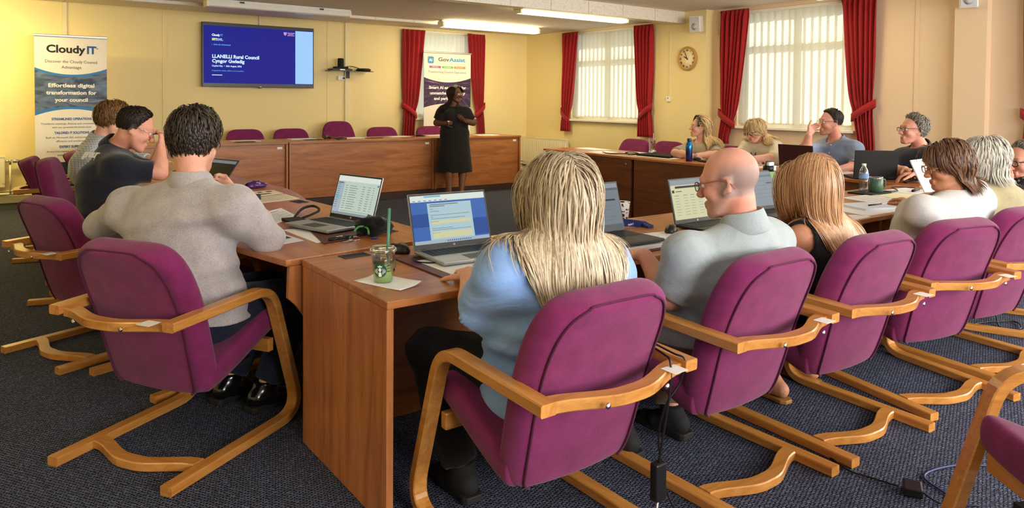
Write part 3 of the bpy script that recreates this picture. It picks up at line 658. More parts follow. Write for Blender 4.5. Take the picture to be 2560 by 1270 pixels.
chip.build('chip_logo', bb2, p); text('banner_text', 'AI', .062, M['ink_white'], p, (-.325, yb-.0012, B2(153.5)), align='CENTER', bold=.002, depth=.0002)
bt2('Gov', -.187, 152.5, .061, bgrey, bold=.0022, fit=.21, align='LEFT'); bt2('Assist', .030, 152.5, .061, bb2, bold=.003, fit=.318, align='LEFT')
bt2('YOUR AI POWERED ASSISTANTS', .08, 160, .016, pm('banner_pale_text', lin(190, 186, 180), .6), fit=.53)
for x0, x1, c, s in ((-.352, -.132, lin(190, 84, 172), 'MEETINGS'), (-.112, .106, lin(120, 190, 90), 'PLANNING'), (.122, .342, lin(238, 126, 70), 'ENGAGEMENT')):
    o = MB().box((x0, yb-.0006, B2(170)), (x1, yb, B2(164.6))).build('colour_tag', pm('tag_ink', c, .5), p); text('tag_text', s, .026, M['ink_white'], o, ((x0+x1)/2, yb-.001, B2(168.6)), align='CENTER', depth=.0002)
bt2('Transforming Council Operations', -.005, 182, .036, bgrey, fit=.73)
band(p, 'banner_photo', .90, B2(193), B2(205), B2(268), B2(258), yb, photo_mat('banner_light_trails', 'rays'), org=(0, 0, B2(212)))
for i, (s, w_) in enumerate((('Smart AI assistance for', .715), ('unmatched efficiency', .68), ('and performance', .52))): bt2(s, .0, 221.5+13.6*i, .046, M['ink_white'], bold=.0024, fit=w_)
# ================================================================== DESKS
def desk(name, poly, z, label, group, panels, mat, th=.026, edge_label=None):
    """poly: plan outline of the top; panels: list of (part name, MB, material)"""
    c = [sum(p[0] for p in poly)/len(poly), sum(p[1] for p in poly)/len(poly), 0]
    t = empty(name, (c[0], c[1], z-.735), 0, label, 'desk', group)
    off = Vector((c[0], c[1], z-.735))
    mb = MB().prism([(x-c[0], y-c[1]) for x, y in poly], .735-th, .735)
    mb.build('top', mat, t, bevel=.003)
    for nm, m, mt in panels:
        m.V = [tuple(Vector(v)-off) for v in m.V]
        m.build(nm, mt, t, bevel=.0015, seg=1)
    return t
G1 = 'cherry desks on the platform'
def back_desk(x0, x1, label):
    z = .08; y0, y1 = 9.055, 9.80
    mid = (x0+x1)/2
    return desk('desk', [(x0, y0-.008), (x1, y0-.008), (x1, y1), (x0, y1)], .815, label, G1, [
        ('end_panel', MB().box((x0+.003, y0, z), (x0+.028, y1-.02, .788)), M['desk_z']), ('end_panel', MB().box((x1-.028, y0, z), (x1-.003, y1-.02, .788)), M['desk_z']),
        ('front_panel', MB().box((x0+.029, y0+.035, z+.004), (x1-.029, y0+.055, .788)), M['desk']),
        ('label_plate', MB().box((x1-.13, y0+.032, .725), (x1-.065, y0+.034, .755)), M['white']), ('rear_rail', MB().box((x0+.029, y1-.1, .70), (x1-.029, y1-.08, .788)), M['desk'])], M['desk'])
back_desk(1.07, 3.178, 'long cherry desk on the platform, under the left half of the screen')
back_desk(3.186, 5.288, 'long cherry desk in the middle of the platform carrying the gavel')
back_desk(5.296, 6.835, 'shorter cherry desk at the end of the platform behind the speaker')
tag(MB().box((6.74, 8.985, .035), (6.83, 9.028, .075)).build('hazard_block', pm('hazard_yellow', lin(232, 206, 30), .5), bevel=.004), 'yellow hazard block on the platform edge below the right desk', 'marker')
tag(MB().box((6.84, 8.99, .03), (6.96, 9.03, .08)).tube([(6.95, 9.0, .05), (7.05, 9.0, .03)], .01, 6).build('floor_socket', M['black'], bevel=.004), 'black floor socket box beside the yellow hazard block', 'socket')
# near row
G2 = 'cherry desks of the near row'
def near_desk(x0, x1, label, ends=(True, True)):
    y0, y1 = 2.078, 2.822; p = []
    if ends[0]: p.append(('end_panel', MB().box((x0+.002, y0+.006, 0), (x0+.027, y1-.004, .708)), M['desk_z']))
    if ends[1]: p.append(('end_panel', MB().box((x1-.027, y0+.05, 0), (x1-.002, y1-.004, .708)), M['desk_z']))
    p.append(('modesty_panel', MB().box((x0+.028, y1-.135, .06), (x1-.028, y1-.115, .708)), M['desk']))
    return desk('desk', [(x0, y0), (x1, y0), (x1, y1), (x0, y1)], .735, label, G2, p, M['desk'])
near_desk(1.045, 2.63, 'cherry desk end nearest the camera, carrying the iced green drink')
near_desk(2.636, 4.236, 'cherry desk in front of the bald man and the sleeveless woman')
near_desk(4.242, 5.80, 'cherry desk with the water bottle, green mug and notepads', (True, True))
# left row, a gentle curve
G3 = 'cherry desks of the left row'
arc = [(.985, .58), (1.02, .545), (1.06, .49), (1.10, .42), (1.125, .34), (1.14, .24), (1.145, 0)]
ep = MB().prism([(1.745, 0), (1.745, .708), (.99, .708)]+arc, 0, .024, mat=Matrix.Translation((0, 2.905, 0)) @ Matrix.Rotation(.10, 4, 'Z') @ Matrix.Translation((0, -.14, 0)) @ Matrix.Rotation(PI/2, 4, 'X') )
desk('desk', [(.985, 2.836), (1.775, 2.93), (1.765, 3.28), (1.752, 3.63), (1.715, 4.13), (1.683, 4.462), (.79, 4.42), (.82, 3.6)], .735, 'cherry desk with the keys and open laptop beside the man in grey', G3,
     [('end_panel', ep, M['desk_z']), ('modesty_panel', MB().prism([(1.655, 2.98), (1.675, 2.98), (1.60, 4.42), (1.58, 4.42)], .06, .708), M['desk_y']), ('end_panel', MB().box((.9, 4.395, 0), (1.58, 4.418, .708)), M['desk_z'])], M['desk_y'])
desk('desk', [(.79, 4.425), (1.683, 4.467), (1.74, 4.75), (1.775, 5.08), (.80, 5.07)], .735, 'wedge shaped cherry desk between the two left desks, with leaflets', G3,
     [('end_panel', MB().box((.9, 4.43, 0), (1.58, 4.452, .708)), M['desk_z']), ('modesty_panel', MB().prism([(1.58, 4.46), (1.60, 4.46), (1.67, 5.06), (1.65, 5.06)], .06, .708), M['desk_y'])], M['desk_y'])
desk('desk', [(.83, 5.076), (1.775, 5.086), (1.755, 5.4), (1.725, 5.69), (1.70, 6.6), (.95, 6.6)], .735, 'far left cherry desk with the black laptop in front of the man in navy', G3,
     [('end_panel', MB().box((.9, 5.09, 0), (1.62, 5.112, .708)), M['desk_z']), ('end_panel', MB().box((.93, 6.57, 0), (1.6, 6.592, .708)), M['desk_z']), ('modesty_panel', MB().box((1.58, 5.115, .06), (1.60, 6.565, .708)), M['desk_y'])], M['desk_y'])
desk('desk', [(.97, 6.606), (1.70, 6.606), (1.70, 8.2), (1.02, 8.2)], .735, 'farthest cherry desk of the left row below the screen', G3,
     [('end_panel', MB().box((1.0, 6.62, 0), (1.62, 6.642, .708)), M['desk_z']), ('end_panel', MB().box((1.04, 8.17, 0), (1.62, 8.192, .708)), M['desk_z']), ('modesty_panel', MB().box((1.58, 6.645, .06), (1.60, 8.165, .708)), M['desk_y'])], M['desk_y'])
# right row
G4 = 'dark fronted cherry desks of the right row'
M['desk_dark'] = wood('dark_cherry_veneer', lin(84, 42, 20), lin(120, 66, 34), 'Y', 0.4)
def right_desk(y0, y1, x0, x1, label):                      # front edge runs (x0,y0) -> (x1,y1), y0 > y1
    f = lambda y, d: x0+(x1-x0)*(y-y0)/(y1-y0)+d
    fr = MB().prism([(f(y0-.045, .02), y0-.045), (f(y0-.045, .045), y0-.045), (f(y1+.045, .045), y1+.045), (f(y1+.045, .02), y1+.045)], .012, .708)
    return desk('desk', [(x0, y0), (x1, y1), (6.66, y1), (6.66, y0)], .735, label, G4, [
        ('front_panel', fr, M['desk_dark']), ('end_panel', MB().box((f(y0, .02), y0-.045, 0), (6.6, y0-.022, .708)), M['desk_dark']), ('end_panel', MB().box((f(y1, .02), y1+.022, 0), (6.6, y1+.045, .708)), M['desk_dark']),
        ('lock', MB().lathe([(0, 0), (.011, 0), (.011, .004), (0, .004)], 12, mat=Matrix.Translation((f(y1+.1, .02), y1+.10, .65)) @ Matrix.Rotation(-PI/2, 4, 'Y')), M['silver'])], M['desk_y'])
right_desk(7.46, 5.826, 6.0, 5.952, 'far right cherry desk with loose papers in front of two empty pink chairs')
right_desk(5.82, 4.206, 5.952, 5.925, 'cherry desk holding the tumbler and blue flask, women seated behind it')
right_desk(4.20, 2.66, 5.925, 5.85, 'cherry desk with the black laptop, men seated behind it')

# ================================================================== CHAIRS
def loft(stations, name, mat, parent, sm=True):
    """stations: (origin, X axis, N axis, half width, thickness, inset); closed pillow section"""
    V = []; F = []; n = None
    for (o, X, N, w, th, ins) in stations:
        sec = [(-(w-ins), -.5), (-(w-ins)*.5, -.5), (0, -.5), ((w-ins)*.5, -.5), (w-ins, -.5), (w-ins*.45, -.42), (w-ins*.08, -.18), (w, .08), (w-ins*.12, .30), (w-ins*.45, .44), (w-ins*1.1, .5),
               ((w-ins)*.5, .52), (0, .53), (-(w-ins)*.5, .52), (-(w-ins*1.1), .5), (-(w-ins*.45), .44), (-(w-ins*.12), .30), (-w, .08), (-(w-ins*.08), -.18), (-(w-ins*.45), -.42)]
        n = len(sec)
        for a, b in sec:
            curve = .022*(a/.26)**2 if w > .1 else 0
            V.append(Vector(o)+Vector(X)*a+Vector(N)*(b*th+curve))
    m = len(stations)
    for i in range(m-1):
        for k in range(n): F.append((i*n+k, i*n+(k+1) % n, (i+1)*n+(k+1) % n, (i+1)*n+k))
    F.append(tuple(range(n-1, -1, -1))); F.append(tuple(range((m-1)*n, m*n)))
    me = raw_mesh(name, V, F, mat, sm); bm = bmesh.new(); bm.from_mesh(me); bmesh.ops.recalc_face_normals(bm, faces=bm.faces); bm.to_mesh(me); bm.free()
    o = link(name, me, parent); s = o.modifiers.new('sub', 'SUBSURF'); s.levels = s.render_levels = 1
    return o, V, n
def bar_path(t, name, pts2, x, wx, th, mat):
    P = [Vector((x, p.x, p.y)) for p in pts2]; fr = []
    for i in range(len(P)):
        tg = (P[min(i+1, len(P)-1)]-P[max(i-1, 0)]).normalized(); fr.append((Vector((1, 0, 0)), Vector((0, -tg.z, tg.y))))
    a, b, r = wx/2, th/2, .004
    prof = [(-a+r, -b), (a-r, -b), (a, -b+r), (a, b-r), (a-r, b), (-a+r, b), (-a, b-r), (-a, -b+r)]
    mb = MB().sweep(P, prof, frames=fr, sm=False); o = mb.build(name, mat, t)
    return o
def make_chair(label, high=0.0):
    t = empty('armchair', (0, 0, 0), 0, label, 'chair')
    side = rounded([(0, .0175), (.725, .0175), (.535, .5975), (.012, .583)], [.10, .125], 8)
    for s in (-1, 1): bar_path(t, 'arm_frame', side, s*.277, .052, .035, M['beech'])
    # cross bars: flat bows
    def bow(name, ends_y, mid_y, z, dep, hgt, x=.252):
        pts = []
        for i in range(21):
            u = i/20*2-1; q = 1-abs(u); sm = min(1, q/.9); sm = sm*sm*(3-2*sm)
            pts.append(Vector((u*x, ends_y+(mid_y-ends_y)*sm, z)))
        fr = [(Vector((0, 1, 0)), Vector((0, 0, 1)))]*len(pts); a, b = dep/2, hgt/2; r = .004
        prof = [(-a+r, -b), (a-r, -b), (a, -b+r), (a, b-r), (a-r, b), (-a+r, b), (-a, b-r), (-a, -b+r)]
        return MB().sweep(pts, prof, frames=fr).build(name, M['beech_x'], t)
    bow('base_bow', .175, .105, .021, .055, .034)
    rail = bow('back_rail', .055, -.012, .572, .05, .034)
    for s in (-1, 1):
        MB().lathe([(0, 0), (.009, .0), (.008, .003), (0, .004)], 12, mat=Matrix.Translation((s*.115, -.0365, .572)) @ Matrix.Rotation(PI/2, 4, 'X')).build('bolt', M['chrome'], rail)
    MB().box((.165, -.02, .5895), (.225, .035, .5905)).build('asset_label', M['white'], rail)
    MB().cbox((0, .575, .345), (.502, .032, .055)).build('seat_rail', M['beech_x'], t, bevel=.004)
    # upholstered back: from the bend up over a round head
    def prof(v):                                                     # v 0..1 up the back
        pts = catmull([(.262, .262), (.225, .36), (.165, .57), (.100, .735), (.055, .842+high)], 8); i = v*(len(pts)-1); k = min(int(i), len(pts)-2); f = i-k
        return pts[k]*(1-f)+pts[k+1]*f
    st = []; vs_ = [0, .012, .04, .1, .2, .32, .44, .56, .66, .74, .80, .85, .89, .925, .955, .978, .992, 1.0]
    for v in vs_:
        p = prof(v); q = prof(min(1, v+.01))-prof(max(0, v-.01)); q.normalize(); N = Vector((0, q.y, -q.x)); N = N if N.y > 0 else -N
        w = .238+.026*math.sin(min(1, v/.75)*PI/2)
        if v > .46: w *= max(0, 1-((v-.46)/.54)**3.3)**(1/3.3)
        if v < .14: w *= 1-.16*((.14-v)/.14)**2
        w = max(w, .03); th = .098
        if v < .03: th = .05+1.5*v
        if v > .95: th = .098*math.sqrt(max(.02, 1-((v-.95)/.05)**2))*.75+.02
        st.append(((0, p.x, p.y), (1, 0, 0), tuple(N), w, th, .045))
    bk, V, n = loft(st, 'backrest', M['magenta'], t)
    path = [V[i*n+0]+Vector((0, -.001, 0)) for i in range(2, len(st)-2)]; path2 = [V[i*n+4]+Vector((0, -.001, 0)) for i in range(2, len(st)-2)]
    MB().tube(catmull(path+path2[::-1], 3), .0042, 6).build('piping', M['magenta_dark'], bk)
    # seat pad
    st = []
    sp = catmull([(.235, .292), (.30, .305), (.40, .343), (.51, .392), (.59, .424), (.628, .432)], 5)
    for i, p in enumerate(sp):
        u = i/(len(sp)-1); q = sp[min(i+1, len(sp)-1)]-sp[max(i-1, 0)]; q.normalize(); N = Vector((0, -q.y, q.x))
        th = .105*(1 if u < .86 else math.sqrt(max(.04, 1-((u-.86)/.14)**2))); w = .247*(1 if u < .9 else 1-.12*((u-.9)/.1)**2)
        if i == 0: th, w = .07, .235
        st.append(((0, p.x, p.y), (1, 0, 0), tuple(N), w, th, .03))
    loft(st, 'seat', M['magenta'], t)
    MB().cbox((0, .43, .275), (.30, .30, .02), mat=Matrix.Rotation(0, 4, 'X')).build('under_board', M['black_matte'], t)
    return t
chair0 = make_chair('plum armchair under the man in the grey jumper')
_used = [False]
def put_chair(x, y, heading, label, group, z=0.0):
    """x, y: floor point midway between the rear runner ends; heading in degrees from +X"""
    o = copy_tree(chair0) if _used[0] else chair0
    _used[0] = True
    o.location = (x, y, z); o.rotation_euler = (0, 0, math.radians(heading-90)); o['label'] = label; o['group'] = group
    return o
GC = 'plum armchairs along the near row'; GL = 'plum armchairs along the left row'
put_chair(.37, 2.934, 32.5, 'plum armchair under the man in the grey jumper', GL)
put_chair(.215, 4.462, 22, 'plum armchair under the man in the navy polo shirt', GL)
put_chair(.544, 3.829, 19, 'empty plum armchair tucked in beyond the man in the grey jumper', GL)
put_chair(.30, 7.50, -12, 'empty plum armchair below the text banner, farther from the desks', GL)
put_chair(.66, 8.06, -8, 'empty plum armchair directly in front of the right half of the text banner', GL)
put_chair(1.455, 1.42, 90, 'plum armchair under the woman in the light blue blouse', GC)
put_chair(2.27, 1.43, 90, 'plum armchair under the bald man in the grey polo shirt', GC)
put_chair(2.945, 1.405, 87, 'plum armchair under the woman in the sleeveless black top', GC)
put_chair(3.61, 1.37, 77, 'plum armchair under the woman in the white blouse', GC)
put_chair(4.32, 1.36, 82, 'plum armchair under the grey haired woman in olive', GC)
put_chair(5.35, 1.45, 112, 'plum armchair under the woman in the dotted black dress', GC)
put_chair(2.67, .31, 143.7, 'plum armchair closest to the camera, only its arm and seat edge in view', GC)
GB = 'plum armchairs behind the platform desks'
for x, lab in ((2.99, 'plum armchair behind the platform desk, below the left half of the screen'), (3.63, 'plum armchair behind the platform desk, below the right half of the screen'), (5.05, 'plum armchair behind the platform desk, next to the red curtain'), (5.90, 'plum armchair directly behind the standing speaker')):
    put_chair(x, 10.36, -90, lab, GB, .08)
tall = make_chair('tall plum armchair in the middle of the platform behind the gavel', .105); tall.location = (4.345, 10.36, .08); tall.rotation_euler = (0, 0, PI); tall['group'] = GB
tall2 = copy_tree(tall); tall2.location = (.34, 5.98, 0); tall2.rotation_euler = (0, 0, math.radians(-14-90)); tall2['group'] = GL; tall2['label'] = 'plum armchair under the man in the checked shirt'
GR = 'plum armchairs along the right row'
for x, y, h, lab in ((7.32, 6.98, 182, 'empty plum armchair at the right desks, farther from the tumbler'), (7.30, 6.36, 180, 'empty plum armchair at the right desks, behind the tumbler'), (7.25, 5.30, 180, 'plum armchair under the woman in the headband'), (7.2, 4.50, 178, 'plum armchair under the woman in dark framed glasses'), (7.25, 3.80, 180, 'plum armchair under the man in the blue shirt'), (7.15, 3.02, 180, 'plum armchair under the man in the dark navy shirt')):
    put_chair(x, y, h, lab, GR)
# ================================================================== PEOPLE: distance-field bodies
f32 = np.float32
class Pr:
    """rounded elliptical cone between two points; ra/rb = (half width, half depth)"""
    __slots__ = ('a', 'b', 'ra', 'rb', 'ux', 'k', 'flat', 'sub', 'cap')
    def __init__(s, a, b, ra, rb=None, ux=None, k=.02, flat=0, sub=False, cap=None):
        s.a = np.array(a, float); s.b = np.array(b, float)
        s.ra = (ra, ra) if np.isscalar(ra) else tuple(ra); rb = s.ra if rb is None else rb
        s.rb = (rb, rb) if np.isscalar(rb) else tuple(rb)
        s.ux = None if ux is None else np.array(ux, float); s.k = k; s.flat = flat; s.sub = sub; s.cap = cap
    def grown(s, e, k=None, flat=None):
        p = Pr(s.a, s.b, tuple(r+e for r in s.ra), tuple(r+e for r in s.rb), s.ux, s.k if k is None else k, s.flat if flat is None else flat, s.sub, s.cap); return p
    def dist(s, X, Y, Z):
        d = s.b-s.a; L = float(np.linalg.norm(d)); ax = d/L if L > 1e-6 else np.array([0, 0, 1.0])
        ux = s.ux if s.ux is not None else (np.array([1.0, 0, 0]) if abs(ax[0]) < .9 else np.array([0, 1.0, 0]))
        ux = ux-ax*np.dot(ux, ax); ux = ux/np.linalg.norm(ux); vx = np.cross(ax, ux)
        X = X-f32(s.a[0]); Y = Y-f32(s.a[1]); Z = Z-f32(s.a[2])
        w = X*f32(ax[0])+Y*f32(ax[1])+Z*f32(ax[2]); u = X*f32(ux[0])+Y*f32(ux[1])+Z*f32(ux[2]); v = X*f32(vx[0])+Y*f32(vx[1])+Z*f32(vx[2])
        c = np.clip(w, 0, f32(L)); t = c/f32(L) if L > 1e-6 else c*0
        ru = s.ra[0]+(s.rb[0]-s.ra[0])*t; rv = s.ra[1]+(s.rb[1]-s.ra[1])*t; mr = np.minimum(ru, rv)
        rw = mr if s.cap is None else f32(s.cap)
        dd = (np.sqrt((u/ru)**2+(v/rv)**2+((w-c)/rw)**2)-1)*mr
        if s.flat in (1, 3): dd = np.maximum(dd, w-f32(L))
        if s.flat in (2, 3): dd = np.maximum(dd, -w)
        return dd
    def box(s, m):
        r = max(s.ra+s.rb+((s.cap or 0),))+m
        return np.minimum(s.a, s.b)-r, np.maximum(s.a, s.b)+r
def axis_coords(lo, hi, coarse, fine, ranges):
    out = [lo]
    while out[-1] < hi:
        x = out[-1]; st = coarse
        for a, b in ranges:
            if a-coarse <= x <= b: st = fine
        out.append(x+st)
    return np.array(out, f32)
def field(prims, xs, ys, zs, noise=None):
    F = np.full((len(xs), len(ys), len(zs)), 1.0, f32)
    for p in prims:
        lo, hi = p.box(.035+p.k)
        i0, i1 = np.searchsorted(xs, [lo[0], hi[0]]); j0, j1 = np.searchsorted(ys, [lo[1], hi[1]]); k0, k1 = np.searchsorted(zs, [lo[2], hi[2]])
        if i0 == i1 or j0 == j1 or k0 == k1: continue
        d = p.dist(xs[i0:i1][:, None, None], ys[j0:j1][None, :, None], zs[k0:k1][None, None, :]).astype(f32)
        G = F[i0:i1, j0:j1, k0:k1]; k = f32(max(p.k, 1e-4))
        if p.sub:
            d = -d; h = np.clip(f32(.5)-f32(.5)*(G-d)/k, 0, 1); F[i0:i1, j0:j1, k0:k1] = G*(1-h)+d*h+k*h*(1-h)
        else:
            h = np.clip(f32(.5)+f32(.5)*(G-d)/k, 0, 1); F[i0:i1, j0:j1, k0:k1] = G*(1-h)+d*h-k*h*(1-h)
    if noise is not None: F += noise(xs[:, None, None], ys[None, :, None], zs[None, None, :]).astype(f32)
    return F
def surface(F, xs, ys, zs):
    """surface nets on a rectilinear grid"""
    S = F < 0; c = S[:-1, :-1, :-1].astype(np.int8)
    for dx, dy, dz in ((1,0,0),(0,1,0),(1,1,0),(0,0,1),(1,0,1),(0,1,1),(1,1,1)):
        c = c+S[dx:dx+c.shape[0], dy:dy+c.shape[1], dz:dz+c.shape[2]]
    I, J, K = np.nonzero((c > 0) & (c < 8)); N = len(I)
    idx = np.full(c.shape, -1, np.int32); idx[I, J, K] = np.arange(N)
    acc = np.zeros((N, 3), f32); cnt = np.zeros(N, f32)
    cs = [(0,0,0),(1,0,0),(0,1,0),(1,1,0),(0,0,1),(1,0,1),(0,1,1),(1,1,1)]
    fv = [F[I+a, J+b, K+d] for a, b, d in cs]; pv = [np.stack([xs[I+a], ys[J+b], zs[K+d]], 1) for a, b, d in cs]
    for a, b in ((0,1),(2,3),(4,5),(6,7),(0,2),(1,3),(4,6),(5,7),(0,4),(1,5),(2,6),(3,7)):
        m = (fv[a] < 0) != (fv[b] < 0); t = np.where(m, fv[a]/np.where(m, fv[a]-fv[b], 1), 0)[:, None]
        acc += np.where(m[:, None], pv[a]+(pv[b]-pv[a])*t, 0); cnt += m
    V = acc/cnt[:, None]; Q = []
    def quads(A, cells):
        e = A; i, j, k = np.nonzero(e); return i, j, k
    X = S[:-1, 1:-1, 1:-1] != S[1:, 1:-1, 1:-1]; i, j, k = np.nonzero(X); j = j+1; k = k+1; s = S[i, j, k]
    q = np.stack([idx[i, j-1, k-1], idx[i, j, k-1], idx[i, j, k], idx[i, j-1, k]], 1); q[~s] = q[~s][:, ::-1]; Q.append(q)
    X = S[1:-1, :-1, 1:-1] != S[1:-1, 1:, 1:-1]; i, j, k = np.nonzero(X); i = i+1; k = k+1; s = S[i, j, k]
    q = np.stack([idx[i-1, j, k-1], idx[i-1, j, k], idx[i, j, k], idx[i, j, k-1]], 1); q[~s] = q[~s][:, ::-1]; Q.append(q)
    X = S[1:-1, 1:-1, :-1] != S[1:-1, 1:-1, 1:]; i, j, k = np.nonzero(X); i = i+1; j = j+1; s = S[i, j, k]
    q = np.stack([idx[i-1, j-1, k], idx[i, j-1, k], idx[i, j, k], idx[i-1, j, k]], 1); q[~s] = q[~s][:, ::-1]; Q.append(q)
    Q = np.concatenate(Q); Q = Q[(Q >= 0).all(1)]
    return V, Q
def np_mesh(name, V, Q, mat, cols=None, mats=None):
    me = bpy.data.meshes.new(name); n, m = len(V), len(Q); w = Q.shape[1]
    me.vertices.add(n); me.vertices.foreach_set('co', np.ascontiguousarray(V, f32).ravel())
    me.loops.add(m*w); me.loops.foreach_set('vertex_index', np.ascontiguousarray(Q, np.int32).ravel())
    me.polygons.add(m); me.polygons.foreach_set('loop_start', np.arange(0, m*w, w, dtype=np.int32)); me.polygons.foreach_set('loop_total', np.full(m, w, np.int32))
    me.polygons.foreach_set('use_smooth', np.ones(m, bool))
    for x in (mat if isinstance(mat, (list, tuple)) else [mat]): me.materials.append(x)
    if cols is not None:
        a = me.color_attributes.new('Col', 'FLOAT_COLOR', 'POINT'); c = np.ones((n, 4), f32); c[:, :3] = cols; a.data.foreach_set('color', c.ravel())
    me.update(calc_edges=True); me.validate(); return me
def relax(V, Q, it=1, lam=.5):
    """light Laplacian smoothing so the grid does not show"""
    E = np.concatenate([Q[:, [0, 1]], Q[:, [1, 2]], Q[:, [2, 3]], Q[:, [3, 0]]]); n = len(V)
    deg = np.bincount(E[:, 0], minlength=n)+np.bincount(E[:, 1], minlength=n)
    for l in [lam, -lam*.97]*it:
        A = np.zeros_like(V)
        for c in range(3): A[:, c] = np.bincount(E[:, 0], V[E[:, 1], c], n)+np.bincount(E[:, 1], V[E[:, 0], c], n)
        V = V+l*(A/np.maximum(deg, 1)[:, None]-V)
    return V.astype(f32)
def build_field(name, prims, mat, parent, cell=.010, fine=None, boxes=(), noise=None, colf=None, smooth=1, clip=None):
    lo = np.min([p.box(.0)[0] for p in prims if not p.sub], 0)-.03; hi = np.max([p.box(.0)[1] for p in prims if not p.sub], 0)+.03
    if clip is not None: lo = np.maximum(lo, clip[0]); hi = np.minimum(hi, clip[1])
    ax = [axis_coords(lo[i], hi[i], cell, fine or cell, [(b[0][i], b[1][i]) for b in boxes]) for i in range(3)]
    F = field(prims, *ax, noise=noise); V, Q = surface(F, *ax); V = relax(V, Q, smooth)
    return link(name, np_mesh(name, V, Q, mat, colf(V) if colf else None), parent)
def sdf_pts(P, prims):
    D = np.full(len(P), 1.0)
    x, y, z = P[:, 0].astype(f32), P[:, 1].astype(f32), P[:, 2].astype(f32)
    for p in prims:
        d = p.dist(x, y, z); k = max(p.k, 1e-4); h = np.clip(.5+.5*(D-d)/k, 0, 1); D = D*(1-h)+d*h-k*h*(1-h)
    return D
# ---------------------------------------------------------------- hair
def hair_mat(name, dark, mid, light, rough=.42):
    m, nt, p = newmat(name); L = nt.links; g = nd(nt, 'ShaderNodeNewGeometry')
    tc = nd(nt, 'ShaderNodeTexCoord'); mp = nd(nt, 'ShaderNodeMapping'); mp.inputs['Scale'].default_value = (260, 260, 14); L.new(tc.outputs['Object'], mp.inputs[0])
    n = nd(nt, 'ShaderNodeTexNoise'); n.inputs['Scale'].default_value = 1; n.inputs['Detail'].default_value = 2; L.new(mp.outputs[0], n.inputs[0])
    f = mth(nt, 'ADD', mth(nt, 'MULTIPLY_ADD', g.outputs['Random Per Island'], .5, .12), mth(nt, 'MULTIPLY_ADD', n.outputs['Fac'], .5, -.13))
    cr = nd(nt, 'ShaderNodeValToRGB'); e = cr.color_ramp.elements; e[0].position = .08; e[0].color = dark; e[1].position = .95; e[1].color = light
    x = e.new(.5); x.color = mid; L.new(f, cr.inputs[0]); L.new(cr.outputs[0], p.inputs['Base Color'])
    p.inputs['Roughness'].default_value = rough; p.inputs['Specular IOR Level'].default_value = .35
    return m
def locks(roots, dirs, nrm, lens, n, w, coll, thick, gravity, wave, back=None, seed=1, tip=.25, cling=0.0):
    """grow tapering locks of hair over a collision body; returns V, Q"""
    r = np.random.default_rng(seed); N = len(roots); P = roots.copy(); D = dirs.copy(); pts = [P.copy()]; nr = [nrm.copy()]
    ph = r.uniform(0, 6.28, (N, 3)); fr = r.uniform(.7, 1.3, (N, 1)); step = (lens/n)[:, None]
    g = np.array([0, 0, -1.0])
    for i in range(n):
        s = i/n
        wob = np.stack([np.sin(ph[:, 0]+fr[:, 0]*wave[1]*s*6.28), np.sin(ph[:, 1]+fr[:, 0]*wave[1]*s*6.28), np.zeros(N)], 1)*wave[0]
        D = D+g*gravity+wob
        if back is not None:
            c0, R0, am, ga, sw = back; Lc = (P-c0) @ R0; m = np.clip((Lc[:, 1]+.045)/.05, 0, 1)*np.clip((.075-Lc[:, 2])/.05, 0, 1)*(Lc[:, 2] > -.2)
            D = D-R0[:, 1][None]*(am*m)[:, None]
            if sw: D = D+R0[:, 0][None]*(np.clip((-.05-Lc[:, 2])/.06, 0, 1)*np.clip((.07-Lc[:, 0])/.08, 0, 1)*sw)[:, None]
            if ga: m = np.clip((-.02-Lc[:, 2])/.06, 0, 1); D = D-R0[:, 0][None]*(np.sign(Lc[:, 0])*np.maximum(np.abs(Lc[:, 0])-.075, 0)*9*ga*m)[:, None]-R0[:, 1][None]*(np.clip((Lc[:, 1]+.10)/.1, 0, 1)*.5*ga*m)[:, None]
        D /= np.linalg.norm(D, axis=1, keepdims=True)
        P = P+D*step; e = 2e-3
        d = sdf_pts(P, coll); G = np.stack([sdf_pts(P+np.eye(3)[c]*e, coll)-d for c in range(3)], 1)/e
        ln = np.linalg.norm(G, axis=1, keepdims=True); G = G/np.maximum(ln, 1e-4)
        push = np.maximum(thick-d, 0)[:, None]; P2 = P+G*push-G*(cling*np.clip(d-thick, 0, .05)*(d < .09))[:, None]
        D = np.where((push > 1e-6) | (cling > 0), (P2-pts[-1]), D); D /= np.maximum(np.linalg.norm(D, axis=1, keepdims=True), 1e-6)
        P = P2; pts.append(P.copy()); nr.append(G.copy())
    pts = np.stack(pts, 1); nr = np.stack(nr, 1); m = n+1
    T = np.gradient(pts, axis=1); T /= np.maximum(np.linalg.norm(T, axis=2, keepdims=True), 1e-6)
    B = np.cross(T, nr); bl = np.linalg.norm(B, axis=2, keepdims=True); B = np.where(bl > .05, B/np.maximum(bl, 1e-6), np.array([1.0, 0, 0])); Nn = np.cross(B, T)
    s = np.linspace(0, 1, m); prof = np.minimum(1, .55+s*3)*np.where(s > tip, np.sqrt(np.clip(1-(np.maximum(s-tip, 0)/(1-tip))**1.6, .02, 1)), 1)
    W = (np.asarray(w)*np.ones(N))[:, None, None]*prof[None, :, None]
    ring = [pts+B*W, pts+Nn*W*.5, pts-B*W]
    V = np.stack(ring, 2).reshape(-1, 3); base = (np.arange(N)*m*3)[:, None, None]
    ii = np.arange(m-1)[None, :, None]*3; kk = np.arange(2)[None, None, :]; k2 = kk+1
    Q = np.stack([base+ii+kk, base+ii+k2, base+ii+3+k2, base+ii+3+kk], -1).reshape(-1, 4)
    return V, Q
def fib(n):
    i = np.arange(n)+.5; ph = np.arccos(1-2*i/n); th = PI*(1+5**.5)*i
    return np.stack([np.cos(th)*np.sin(ph), np.sin(th)*np.sin(ph), np.cos(ph)], 1)
